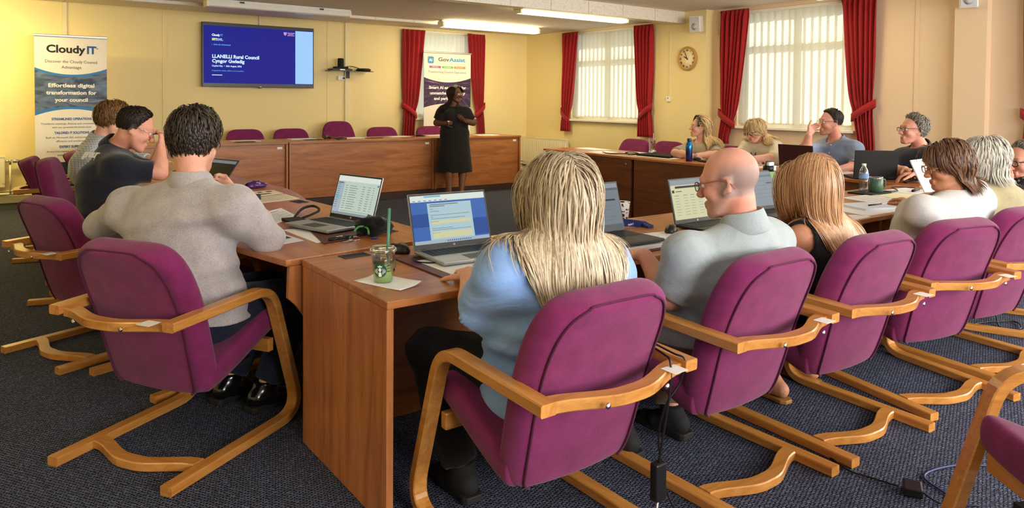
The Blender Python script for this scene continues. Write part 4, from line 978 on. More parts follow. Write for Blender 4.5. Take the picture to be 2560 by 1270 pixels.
def frame(yaw, pitch, roll):
    """columns right, forward, up for a head looking along +y turned by yaw (ccw), pitched down, rolled"""
    R = Matrix.Rotation(yaw, 3, 'Z') @ Matrix.Rotation(-pitch, 3, 'X') @ Matrix.Rotation(roll, 3, 'Y')
    return np.array(R)
# ---------------------------------------------------------------- materials for people
def skin_mat():
    m, nt, p = newmat('skin'); a = nd(nt, 'ShaderNodeVertexColor'); a.layer_name = 'Col'
    tc = nd(nt, 'ShaderNodeTexCoord'); n = nd(nt, 'ShaderNodeTexNoise'); n.inputs['Scale'].default_value = 45; n.inputs['Detail'].default_value = 4; nt.links.new(tc.outputs['Object'], n.inputs[0])
    hs = nd(nt, 'ShaderNodeHueSaturation'); nt.links.new(a.outputs['Color'], hs.inputs['Color']); nt.links.new(mth(nt, 'MULTIPLY_ADD', n.outputs['Fac'], .22, .89), hs.inputs['Value'])
    nt.links.new(hs.outputs[0], p.inputs['Base Color']); p.inputs['Roughness'].default_value = .52; p.inputs['Specular IOR Level'].default_value = .35
    p.inputs['Subsurface Weight'].default_value = .08; p.inputs['Subsurface Radius'].default_value = (.012, .005, .003); p.inputs['Subsurface Scale'].default_value = .5
    b = nd(nt, 'ShaderNodeBump'); b.inputs['Strength'].default_value = .12; b.inputs['Distance'].default_value = .002; n2 = nd(nt, 'ShaderNodeTexNoise'); n2.inputs['Scale'].default_value = 320; nt.links.new(tc.outputs['Object'], n2.inputs[0])
    nt.links.new(n2.outputs['Fac'], b.inputs['Height']); nt.links.new(b.outputs['Normal'], p.inputs['Normal']); return m
M['skin'] = skin_mat(); M['eye_white'] = pm('eye_white', lin(226, 220, 212), .2); M['iris'] = pm('iris', lin(56, 44, 38), .15)
M['jeans'] = cloth('navy_cotton', lin(26, 32, 52), weave=1500, bump=.35, sheen=.1, fold=.25, foldscale=9)
M['blacktrouser'] = cloth('black_cloth', lin(20, 20, 24), weave=1500, bump=.25, sheen=.1, fold=.3)
M['khaki'] = cloth('khaki_cotton', lin(128, 112, 88), weave=1500, bump=.3, fold=.35)
M['shoe'] = pm('polished_black_leather', lin(16, 16, 18), .16, coat=.4); M['sole'] = pm('rubber_sole', lin(26, 24, 22), .7); M['sandal'] = pm('tan_sandal', lin(150, 108, 58), .5)
LIB = {}
def person(label, J, skin, shirt, sleeves=('short', .75), legs=None, girth=1.0, arm=1.0, hs=1.0, hair=None, neck_cut=.075, hem=-.05, collar=None, glasses=None, shoes=None,
           stubble=None, loose=.012, wrinkle=.0035, dress=None, female=False, bare=False, fine=.0064, lips=None, hands=('L', 'R'), legs_visible=True, bust=0.0, cols=None):
    """J holds joints in world metres. Builds: body (one surface), shirt, trousers, hair, glasses, shoes under one Empty."""
    pv = Vector(J['pv']); F = math.radians(J['F']); inv = Matrix.Rotation(-(F-PI/2), 3, 'Z')
    base_z = J.get('floor', 0.0)
    t = empty('person', (pv.x, pv.y, base_z), F-PI/2, label, 'person')
    org = Vector((pv.x, pv.y, base_z))
    j = {k: np.array(inv @ (Vector(v)-org)) for k, v in J.items() if isinstance(v, (tuple, list)) and len(v) == 3}
    A = np.array
    X = A([1.0, 0, 0])
    # ---- head frame
    hR = frame(math.radians(J['hy']-J['F']), math.radians(J.get('hp', 5)), math.radians(J.get('hr', 0))); hc = j['hd']
    H = lambda x, y, z: hc+hR @ (A([x, y, z])*hs)
    rx, fy, uz = hR[:, 0], hR[:, 1], hR[:, 2]
    nk = j['nk']; ch = j.get('ch', nk*.45+j['pv']*.55+A([0, -.02, 0])); pvl = j['pv']
    sL, sR = j['sL'], j['sR']; sh_ax = (sR-sL)/np.linalg.norm(sR-sL)
    g = girth
    skull = [Pr(H(0, -.014, .034), H(0, -.014, .034), (.074*hs, .093*hs), ux=rx, cap=.084*hs, k=.02)]
    skull[0].a = H(0, -.014, .0335); skull[0].b = H(0, -.014, .0345)
    fw_ = .93 if female else 1.0
    head = skull+[
        Pr(H(0, .030, .012), H(0, .040, -.070), (.061*hs, .052*hs), (.043*hs*fw_, .042*hs), ux=rx, k=.025),
        Pr(H(-.050, .0, -.035), H(-.030, .045, -.088), .024*hs, .020*hs*fw_, k=.025), Pr(H(.050, .0, -.035), H(.030, .045, -.088), .024*hs, .020*hs*fw_, k=.025),
        Pr(H(-.016, .068, -.100), H(.016, .068, -.100), .019*hs*fw_, k=.02),
        Pr(H(-.036, .060, -.028), H(-.040, .045, -.040), .022*hs, k=.02), Pr(H(.036, .060, -.028), H(.040, .045, -.040), .022*hs, k=.02),
        Pr(H(-.034, .078, .020), H(.034, .078, .020), .013*hs, k=.018),
        Pr(H(-.031, .098, .000), H(-.031, .098, .000), .014*hs, sub=True, k=.012), Pr(H(.031, .098, .000), H(.031, .098, .000), .014*hs, sub=True, k=.012),
        Pr(H(0, .084, .010), H(0, .108, -.032), .0085*hs, .0125*hs, k=.010), Pr(H(-.012, .098, -.036), H(.012, .098, -.036), .0085*hs, k=.008),
        Pr(H(-.017, .085, -.064), H(.017, .085, -.064), .0075*hs, k=.007), Pr(H(-.014, .084, -.075), H(.014, .084, -.075), .0085*hs, k=.007),
        Pr(H(-.016, .0965, -.0695), H(.016, .0965, -.0695), .0034*hs, sub=True, k=.004)]
    for s in (-1, 1):
        head += [Pr(H(s*.072, -.012, .020), H(s*.076, -.016, -.026), (.009*hs, .021*hs), (.008*hs, .013*hs), ux=rx, k=.006), Pr(H(s*.082, -.006, .006), H(s*.082, -.006, -.006), .009*hs, sub=True, k=.006),
                 Pr(H(s*.071, .0, -.030), H(s*.071, .0, -.034), .008*hs, k=.006)]
    neck = [Pr(H(0, -.028, -.055), nk+A([0, .012, -.02]), .052*hs*(fw_), .060*(fw_), k=.03)]
    # ---- torso
    ab = pvl*.55+ch*.45
    up_ = (nk-ch); 
    dlt = .056*(.9 if female else 1.0)*arm**.75
    msh = (sL+sR)/2; hw = np.linalg.norm(sR-sL)/2; mid2 = msh*.8+nk*.2
    torso = [Pr(pvl, ab, (.160*g, .118*g), (.150*g, .115*g), ux=X, k=.06), Pr(ab, ch, (.150*g, .115*g), (.165*g, .118*g), ux=X, k=.06),
             Pr(ch, msh*.6+ch*.4, (.165*g, .116*g), (hw*.93, .108*g), ux=sh_ax, k=.06), Pr(msh*.6+ch*.4, msh+A([0, -.005, -.012]), (hw*.93, .108*g), (hw*.86, .078), ux=sh_ax, k=.07, cap=.045),
             Pr(nk+A([0, -.006, -.045]), nk+A([0, .0, .0]), (.085, .064), (.060, .056), ux=sh_ax, k=.06)]
    for S, o in ((sL, 1), (sR, 1)): torso.append(Pr(nk*.80+S*.20+A([0, -.008, -.035]), S*.88+msh*.12+A([0, 0, .004]), .052, .048, k=.08))
    torso += [Pr(S*.97+msh*.03, S*.955+ch*.045, dlt*.92, k=.06) for S in (sL, sR)]
    if bust: torso += [Pr(ch+A([s*.085, .085*g, .01]), ch+A([s*.085, .085*g, .0]), bust, k=.05) for s in (-1, 1)]
    arms = {}; fl = {}
    for S in 'LR':
        s, e, w = j['s'+S], j['e'+S], j['w'+S]
        arms[S] = [Pr(s, e, dlt*.92, .043*arm, k=.03), Pr(e, e*.65+w*.35, .044*arm, .043*arm, k=.02), Pr(e*.65+w*.35, w, .043*arm, .028*arm**.5, k=.02)]
    hand = []; hboxes = []
    for S in 'LR':
        w = j['w'+S]
        if 'h'+S in j: d = j['h'+S]-w
        else: d = w-j['e'+S]
        d = d/np.linalg.norm(d); pn = A(inv @ Vector(J.get('p'+S, (0, 0, -1)))); pn = pn-d*np.dot(pn, d); pn = pn/max(np.linalg.norm(pn), 1e-5)
        sd = np.cross(d, pn)                                        # towards the thumb for a left hand palm down is +x
        if S == 'R': sd = -sd
        sd = -sd if J.get('flip'+S) else sd
        q = hs*(.92 if female else 1.0); curl = J.get('c'+S, .5)
        hand += [Pr(w+d*.012, w+d*.080*q, (.027*q, .016*q), (.038*q, .0145*q), ux=sd, k=.015)]
        for i, (off, ln, r) in enumerate(((.029, .074, .0088), (.0098, .082, .0092), (-.0095, .077, .0088), (-.028, .062, .0078))):
            p = w+d*(.082-.004*abs(i-1))*q+sd*off*q; dirn = d+sd*off*1.6; dirn /= np.linalg.norm(dirn); a = .25*curl
            for seg, fr_ in enumerate((.45, .32, .26)):
                a += (.55, .75, .55)[seg]*curl; dd = dirn*math.cos(a)+pn*math.sin(a)
                p2 = p+dd*ln*fr_*q; hand.append(Pr(p, p2, r*q*(1-.07*seg), r*q*(.95-.09*seg), k=.004)); p = p2
        p = w+d*.022*q+sd*.022*q+pn*.006; dd = d*.62+sd*.72+pn*.35*curl; dd /= np.linalg.norm(dd)
        for seg, (ln, r) in enumerate(((.042, .0135), (.034, .0105), (.027, .0092))):
            p2 = p+dd*ln*q; hand.append(Pr(p, p2, r*q, r*q*.92, k=.006)); p = p2; dd = dd*.86+d*.30+pn*.25*curl; dd /= np.linalg.norm(dd)
        if S in hands:
            c = w+d*.09; hboxes.append((c-.085, c+.085))
    legp = {}; foot = {}
    for S in 'LR':
        h, kn, an = j['hip'+S], j['kn'+S], j['an'+S]
        legp[S] = [Pr(h, kn, .078*g**.6, .056*g**.4, k=.04), Pr(kn, kn*.62+an*.38, .055, .054, k=.03), Pr(kn*.62+an*.38, an, .053, .036, k=.03)]
        ft = A([math.sin(0), 1.0, 0]); ft = A(inv @ Vector((*J['ft'+S], 0))) if 'ft'+S in J else ft
        ft = ft/np.linalg.norm(ft)
        foot[S] = [Pr(an+A([0, 0, -.03])-ft*.045, an+A([0, 0, -.045])+ft*.06, (.032, .034), (.038, .026), ux=np.cross(ft, A([0, 0, 1.0])), k=.03), Pr(an+A([0, 0, -.05])+ft*.06, an+A([0, 0, -.058])+ft*.145, (.040, .022), (.033, .016), ux=np.cross(ft, A([0, 0, 1.0])), k=.03)]
    body = [p.grown(-.008) for p in torso]+neck+head+arms['L']+arms['R']+hand+legp['L']+legp['R']+foot['L']+foot['R']
    hb = (hc-.135*hs, hc+.135*hs)
    sk = A(skin[:3]); C = cols or {}
    def colf(V):
        L = (V-hc) @ hR/hs; c = np.tile(sk, (len(V), 1)); x, y, z = L.T
        ishead = (np.abs(x) < .1) & (np.abs(y) < .14) & (np.abs(z) < .135)
        def blend(mask, col, amt): 
            a = np.clip(mask, 0, 1)[:, None]*amt; return c*(1-a)+A(col)[None]*a
        face = ishead & (y > .03)
        gz = lambda X0, Y0, sx_, sy_: np.exp(-((np.abs(x)-X0)/sx_)**2-((z-Y0)/sy_)**2)*face
        c = blend(gz(.036, -.034, .026, .024), sk*A([1.0, .72, .66]), .40)
        c = blend(gz(0, -.034, .016, .016)*(y > .09), sk*A([1.0, .74, .68]), .35)
        lc = A(lips[:3]) if lips else sk*A([.86, .52, .50])
        c = blend((np.exp(-(x/.022)**4-((z+.0695)/.0105)**4)*face*(y > .072)), lc, .85)
        bc = A(C.get('brow', sk*.3)[:3]); zb = .028-.10*(np.abs(x)-.032)**2/.03-.002
        c = blend(np.exp(-((z-zb-.001)/.0045)**2-((np.abs(x)-.032)/.019)**6)*face*(y > .055), bc, C.get('browamt', .8))
        c = blend(np.exp(-((z-.0015)/.0055)**2-((np.abs(x)-.031)/.014)**4)*face*(y > .055), sk*.30, .45)
        ear = ishead & (np.abs(x) > .0835); c = np.where(ear[:, None], c*A([1.02, .84, .80]), c)
        if 'beard' in C:
            bm_ = np.clip((.0-.055-z)/.03+.6, 0, 1)*np.clip((y+.02)/.03, 0, 1)*ishead; lip = np.exp(-(x/.024)**4-((z+.0695)/.011)**4); c = blend(bm_*(1-lip), C['beard'][:3], C.get('beardamt', .5))
        if stubble:
            zl = -.055; m_ = np.clip((z-zl)/.012, 0, 1)*np.clip((.035-y-.25*np.clip(z-.02, 0, 1))/.03, 0, 1)*np.clip((.080-z)/.05, 0, 1)*ishead*np.where((np.abs(x) > .079) & (y > -.045), .1, 1); c = blend(m_, stubble[0][:3], stubble[1])
        if hair and hair.get('scalp') is not None:
            m_ = scalp_region(L, hair)*ishead; c = blend(m_, hair['scalp'][:3], .95)
        if 'red' in C:
            m_ = np.clip((-.045-z)/.03, 0, 1)*np.clip((.02-y)/.04, 0, 1)*(np.abs(z) < .25)*(np.abs(x) < .12); c = blend(m_, sk*A([1.0, .62, .55]), C['red'])
        return c
    build_field('body', body, M['skin'], t, .018, fine, [hb]+hboxes, colf=colf, smooth=2)
    # ---- eyes
    for s in (-1, 1):
        mb = MB(); c = H(s*.031, .0765, .0015); bm = bmesh.new(); bmesh.ops.create_uvsphere(bm, u_segments=12, v_segments=8, radius=.0118*hs); Vs = [tuple(A(v.co)+c) for v in bm.verts]; Fs = [tuple(x.index for x in f.verts) for f in bm.faces]; bm.free()
        mb.add(Vs, Fs, 0, True); gz = J.get('gaze', 0.0); d = hR @ A([math.sin(gz), math.cos(gz), 0]); c2 = c+d*.0066*hs
        bm = bmesh.new(); bmesh.ops.create_uvsphere(bm, u_segments=10, v_segments=6, radius=.0060*hs); Vs = [tuple(A(v.co)+c2) for v in bm.verts]; Fs = [tuple(x.index for x in f.verts) for f in bm.faces]; bm.free()
        mb.add(Vs, Fs, 1, True); mb.build('eye', [M['eye_white'], M['iris']], t)
    # ---- clothing
    rs = np.random.default_rng(len(label)); q = rs.uniform(0, 6.28, 8)
    zw = float(pvl[2]*.62+ch[2]*.38)
    def wr(a):
        def f(x, y, z):
            band = np.exp(-((z-zw)/.11)**2)
            return a*((.5+.5*band)*np.sin(31*z+9*x+q[0]+2.2*np.sin(11*x+5*y+q[1]))*np.sin(13*x+8*y+q[2]+1.6*np.sin(8*z+q[3])) + .5*np.sin(57*z-17*x+q[4]+1.8*np.sin(16*y+q[5])) + 1.1*band*np.sin(88*z+6*x+q[6]+1.7*np.sin(9*x+7*y+q[7])))
        return f
    sp = [p.grown(loose) for p in torso]
    sp[4] = Pr(nk+A([0, -.006, -.06]), nk+A([0, .0, -.026]), (.080+loose, .062+loose), (.058+loose, .050+loose), ux=sh_ax, k=.05)
    if dress is None:
        lowc = pvl+A([0, 0, hem]); sp.append(Pr(pvl, lowc, (.166*g+loose, .124*g+loose), (.172*g+loose*1.5, .128*g+loose*1.5), ux=X, k=.04, flat=1)); sp[0] = Pr(pvl, ab, (.162*g+loose, .12*g+loose), (.148*g+loose, .115*g+loose), ux=X, k=.05, flat=2)
        zcut = lowc[2]
    kind, frac = sleeves
    for S in 'LR':
        s, e, w = j['s'+S], j['e'+S], j['w'+S]
        if kind == 'short': 
            c = s+(e-s)*frac; r1 = dlt*.92+(.043*arm-dlt*.92)*frac; sp.append(Pr(s, c, dlt*.92+loose, r1+loose*1.7, k=.06, flat=1))
        elif kind == 'mid':
            sp.append(Pr(s, e, dlt*.92+loose, .043*arm+loose*1.4, k=.06)); c = e+(w-e)*frac; sp.append(Pr(e, c, .044*arm+loose*1.4, .043*arm+loose*1.5, k=.02, flat=1))
        elif kind == 'long':
            m = e*.65+w*.35; sp.append(Pr(s, e, dlt*.92+loose, .044*arm+loose, k=.07)); sp.append(Pr(e, m, .045*arm+loose, .043*arm+loose, k=.02)); sp.append(Pr(m, e+(w-e)*frac, .043*arm+loose, .029*arm**.5+loose, k=.02, flat=1))
    if kind == 'none':
        for S, o in (('L', -1), ('R', 1)): sp.append(Pr(j['s'+S]+sh_ax*o*.03, j['s'+S]+sh_ax*o*.12+A([0, 0, -.05]), .075, sub=True, k=.01))
    if dress is not None:
        wst, hemz, r0, r1 = dress; b0 = pvl+A([0, 0, .03]); sp += [Pr(A([pvl[0], pvl[1], wst]), b0, (.150*g+loose, .118*g+loose), (.186*g+loose, .140*g+loose), ux=X, k=.04), Pr(b0, A([pvl[0]+.005, pvl[1]+.01, hemz]), r0, r1, ux=X, k=.03, flat=1)]
    if neck_cut: sp.append(Pr(nk+A([0, .035, .0]), nk+(hc-nk)*1.2+A([0, .03, .03]), neck_cut, neck_cut*1.25, sub=True, k=.008))
    sh = build_field('dress' if dress is not None else 'shirt', sp, shirt, t, .0102, noise=wr(wrinkle))
    coll_prims = skull+neck+[p for p in sp if not p.sub]
    if collar:
        cm, ch_, cr_, opn = collar; V = []; Fc = []; K = 30
        axn = (hc-hR[:, 1]*.028*hs-nk); axn /= np.linalg.norm(axn); cr_ = cr_*1.06; a0 = nk+A([0, .006, -.012])+axn*.022
        sx_ = sh_ax-axn*np.dot(sh_ax, axn); sx_ /= np.linalg.norm(sx_); fx = np.cross(axn, sx_)
        for k in range(K+1):
            a = -PI/2+opn+(2*PI-2*opn)*k/K if False else PI/2+opn+(2*PI-2*opn)*k/K
            d = sx_*math.cos(a)+fx*math.sin(a); fr_ = max(0, math.sin(a)); dip = -.035*max(0, math.sin(a))
            r0 = cr_
            for (rr, hh) in ((r0, -.045), (r0*.985, ch_*.8), (r0*.995, ch_), (r0*1.04, ch_), (r0*1.13, ch_*.35), (r0*1.24, -.030), (r0*1.16, -.045)):
                V.append(a0+d*rr+axn*(hh+dip)+A([0, 0, -.012*fr_]))
        n = 7
        for k in range(K):
            for i in range(n): Fc.append((k*n+i, k*n+(i+1) % n, (k+1)*n+(i+1) % n, (k+1)*n+i))
        Fc.append(tuple(range(n))); Fc.append(tuple(range(K*n+n-1, K*n-1, -1)))
        me = raw_mesh('collar', V, Fc, cm, True); bm = bmesh.new(); bm.from_mesh(me); bmesh.ops.recalc_face_normals(bm, faces=bm.faces); bm.to_mesh(me); bm.free(); co = link('collar', me, t); ss = co.modifiers.new('s', 'SUBSURF'); ss.levels = ss.render_levels = 1
    if legs is not None and dress is None:
        tp = [Pr(pvl+A([0, .0, -.02]), pvl+A([0, 0, .05]), (.165*g, .122*g), (.155*g, .118*g), ux=X, k=.05)]
        cut = J.get('legcut', .93)
        for S in 'LR':
            h, kn, an = j['hip'+S], j['kn'+S], j['an'+S]; e = .014
            if cut > .5: tp += [Pr(h, kn, .082*g**.6+e, .058*g**.4+e, k=.05), Pr(kn, kn*.6+an*.4, .058+e, .060+e, k=.03), Pr(kn*.6+an*.4, kn+(an-kn)*cut, .060+e, .050+e, k=.03, flat=1)]
            else: tp += [Pr(h, kn, .082*g**.6+e, .062*g**.4+e*1.3, k=.05), Pr(kn, kn+(an-kn)*cut, .062+e, .064+e, k=.03, flat=1)]
        build_field('trousers', tp, legs, t, .016, noise=wr(.004))
    if shoes:
        for S in 'LR':
            kd, mat = shoes
            if kd == 'shoe':
                f = [p.grown(.008) for p in foot[S]]; f.append(Pr(j['an'+S]+A([0, 0, -.03]), j['an'+S]+A([0, 0, .035]), .046, .048, k=.03, flat=1)); so = build_field('shoe', f, mat, t, .010)
                zb = j['an'+S][2]-.082; ft = foot[S][1].b-foot[S][0].a; ft[2] = 0; L_ = np.linalg.norm(ft); ft /= L_; rt = A([ft[1], -ft[0], 0]); o = foot[S][0].a
                pl = []
                for u, w_ in ((-.045, .028), (-.03, .04), (.05, .040), (.13, .050), (.2, .044), (.235, .02)): pl.append((u, w_))
                poly = [tuple((o+ft*u+rt*w_)[:2]) for u, w_ in pl]+[tuple((o+ft*u-rt*w_)[:2]) for u, w_ in pl[::-1]]
                MB().prism(poly[::-1], zb, zb+.026).build('sole', M['sole'], so, bevel=.004)
            else:
                zb = j['an'+S][2]-.083; fa, fb = foot[S][0].a, foot[S][1].b; ft = fb-fa; ft[2] = 0; ft /= np.linalg.norm(ft); rt = A([ft[1], -ft[0], 0]); o = fa
                pl = ((-.04, .02), (-.02, .038), (.06, .036), (.14, .046), (.2, .038), (.225, .015)); poly = [tuple((o+ft*u+rt*w_)[:2]) for u, w_ in pl]+[tuple((o+ft*u-rt*w_)[:2]) for u, w_ in pl[::-1]]
                so = MB().prism(poly[::-1], zb, zb+.018).build('sandal', mat, t, bevel=.004)
                arch = [o+ft*.13+rt*(.050*math.cos(a))+A([0, 0, (zb-o[2])+.012+.052*math.sin(a)]) for a in np.linspace(0, PI, 9)]
                MB().tube(arch, .008, 6).build('strap', mat, so)
    # ---- hair
    if hair: grow_hair(t, hair, hc, hR, hs, skull+head[1:3], coll_prims, H)
    if glasses:
        gm, gw, gh, rr, tem = glasses; mb = MB(); lz = []
        for s in (-1, 1):
            cx_ = s*.034; pts = []
            for k in range(20):
                a = 2*PI*k/20; e = 2.6; px = abs(math.cos(a))**(2/e)*math.copysign(1, math.cos(a))*gw; pz = abs(math.sin(a))**(2/e)*math.copysign(1, math.sin(a))*gh
                pts.append(H(cx_+px, .1035-.10*(cx_+px)**2/.05*.12-.0, -.002+pz))
            mb.tube(pts, rr, 6, closed=True); lz.append([tuple(p) for p in pts])
        mb.tube([H(-.034+gw-.002, .1035, .004), H(0, .107, .008), H(.034-gw+.002, .1035, .004)], rr*.9, 6)
        go = mb.build('glasses', gm, t)
        for p in lz: MB().add(p, [tuple(range(20))]).build('lens', M['lens'], go)
        for s in (-1, 1): MB().tube([H(s*(.034+gw), .100, .006), H(s*.074, .085, .008), H(s*.0795, .0, .014), H(s*.078, -.028, -.002), H(s*.075, -.038, -.022)], rr*1.05, 6).build('temple', tem or gm, go)
    return t, j, H, coll_prims
def skin_hit(prims, p, d, far=.5, step=.004):
    """first point of the clothed surface met from far out along -d"""
    p = np.array(p, float); d = np.array(d, float)/np.linalg.norm(d); T = np.arange(far, -.1, -step); Q = p[None]+d[None]*T[:, None]; D = sdf_pts(Q, prims); i = np.argmax(D < 0.004); return Q[i]
def scalp_region(L, hair):
    x, y, z = L.T; r = np.linalg.norm(L*A_([1/.074, 1/.093, 1/.084])[None], axis=1)
    n = L-A_([0, -.014, .02])[None]; n = n/np.maximum(np.linalg.norm(n, axis=1, keepdims=True), 1e-6)
    front = hair.get('front', .50); low = hair.get('low', -.55)
    lim = np.where(n[:, 1] > .05, front*np.clip((n[:, 1]-.24)/.42, 0, 1)**.75+hair.get('side', -.15), low+(hair.get('side', -.15)-low)*np.clip((n[:, 1]+.35)/.4, 0, 1))
    return np.clip((n[:, 2]-lim)/.06+.5, 0, 1)
A_ = np.array
def grow_hair(t, hair, hc, hR, hs, skullp, coll, H):
    n = hair['n']; d = fib(int(n*2.1)); P = d*A_([.074, .093, .084])[None]+A_([0, -.014, .034])[None]
    # drop the roots onto the real skull + keep the hair-bearing region
    reg = scalp_region(P, hair); keep = reg > .5; d, P = d[keep], P[keep]
    zt_ = -.035 if 'fringe' in hair else .035
    keep_out = [Pr(H(0, .070, zt_), H(0, .080, -.10), (.060*hs, .058*hs), (.048*hs, .055*hs), ux=hR[:, 0])]
    r = np.random.default_rng(hair.get('seed', 3)); P = P+r.normal(0, .0015, P.shape)
    crown = A_(hair.get('crown', (0.0, -.45, .89))); crown = crown/np.linalg.norm(crown)
    tan = d*(d @ crown)[:, None]-crown[None]; tan /= np.maximum(np.linalg.norm(tan, axis=1, keepdims=True), 1e-4)
    if 'part' in hair:                                        # combed sideways from a parting line
        px = hair['part']; sd = np.sign(d[:, 0]-px)[:, None]; comb = np.stack([sd[:, 0], -.35*np.ones(len(d)), -.1*np.ones(len(d))], 1)
        comb = comb-d*(comb*d).sum(1, keepdims=True); comb /= np.maximum(np.linalg.norm(comb, axis=1, keepdims=True), 1e-4)
        w = np.clip((d[:, 2]-.2)/.6, 0, 1)[:, None]; tan = tan*(1-w)+comb*w
    if 'comb' in hair: w = np.clip((d[:, 1]+.2)/.6, 0, 1)[:, None]; cb = np.tile(A_(hair['comb']), (len(d), 1)); cb = cb-d*(cb*d).sum(1, keepdims=True); cb /= np.maximum(np.linalg.norm(cb, axis=1, keepdims=True), 1e-4); tan = tan*(1-w)+cb*w
    dirs = tan*hair.get('lay', .8)+d*hair.get('lift', .35)+r.normal(0, hair.get('mess', .12), d.shape); dirs /= np.linalg.norm(dirs, axis=1, keepdims=True)
    L0, L1 = hair['len']; top = np.clip((d[:, 2]+.2), 0, 1); lens = (L0+(L1-L0)*r.uniform(0, 1, len(d)))*(1+hair.get('toplong', 0)*top)
    fr = (d[:, 1] > .45) & (d[:, 2] < .85)
    if 'fade' in hair: lens = lens*np.clip((d[:, 2]+.15)/.65, hair['fade'], 1)
    if 'fringe' in hair: lens = np.where(fr, hair['fringe'], lens)
    roots = hc[None]+(P*hs) @ hR.T; D = dirs @ hR.T; N = d @ hR.T
    th = r.uniform(.002, hair.get('vol', .012), len(d))
    V, Q = locks(roots, D, N, lens, hair.get('seg', 8), hair['w']*r.uniform(.7, 1.25, len(d)), (coll+keep_out) if hair.get('fall') else skullp, th, hair.get('grav', .12), hair.get('wave', (.03, 1.0)), back=(hc, hR, hair.get('back', 0), hair.get('gather', 0), hair.get('sweep', 0)) if 'back' in hair or 'gather' in hair else None, seed=hair.get('seed', 3), tip=hair.get('tip', .35), cling=hair.get('cling', .3 if hair.get('fall') else 0))
    o = link('hair', np_mesh('hair', V, Q, hair['mat']), t); return o
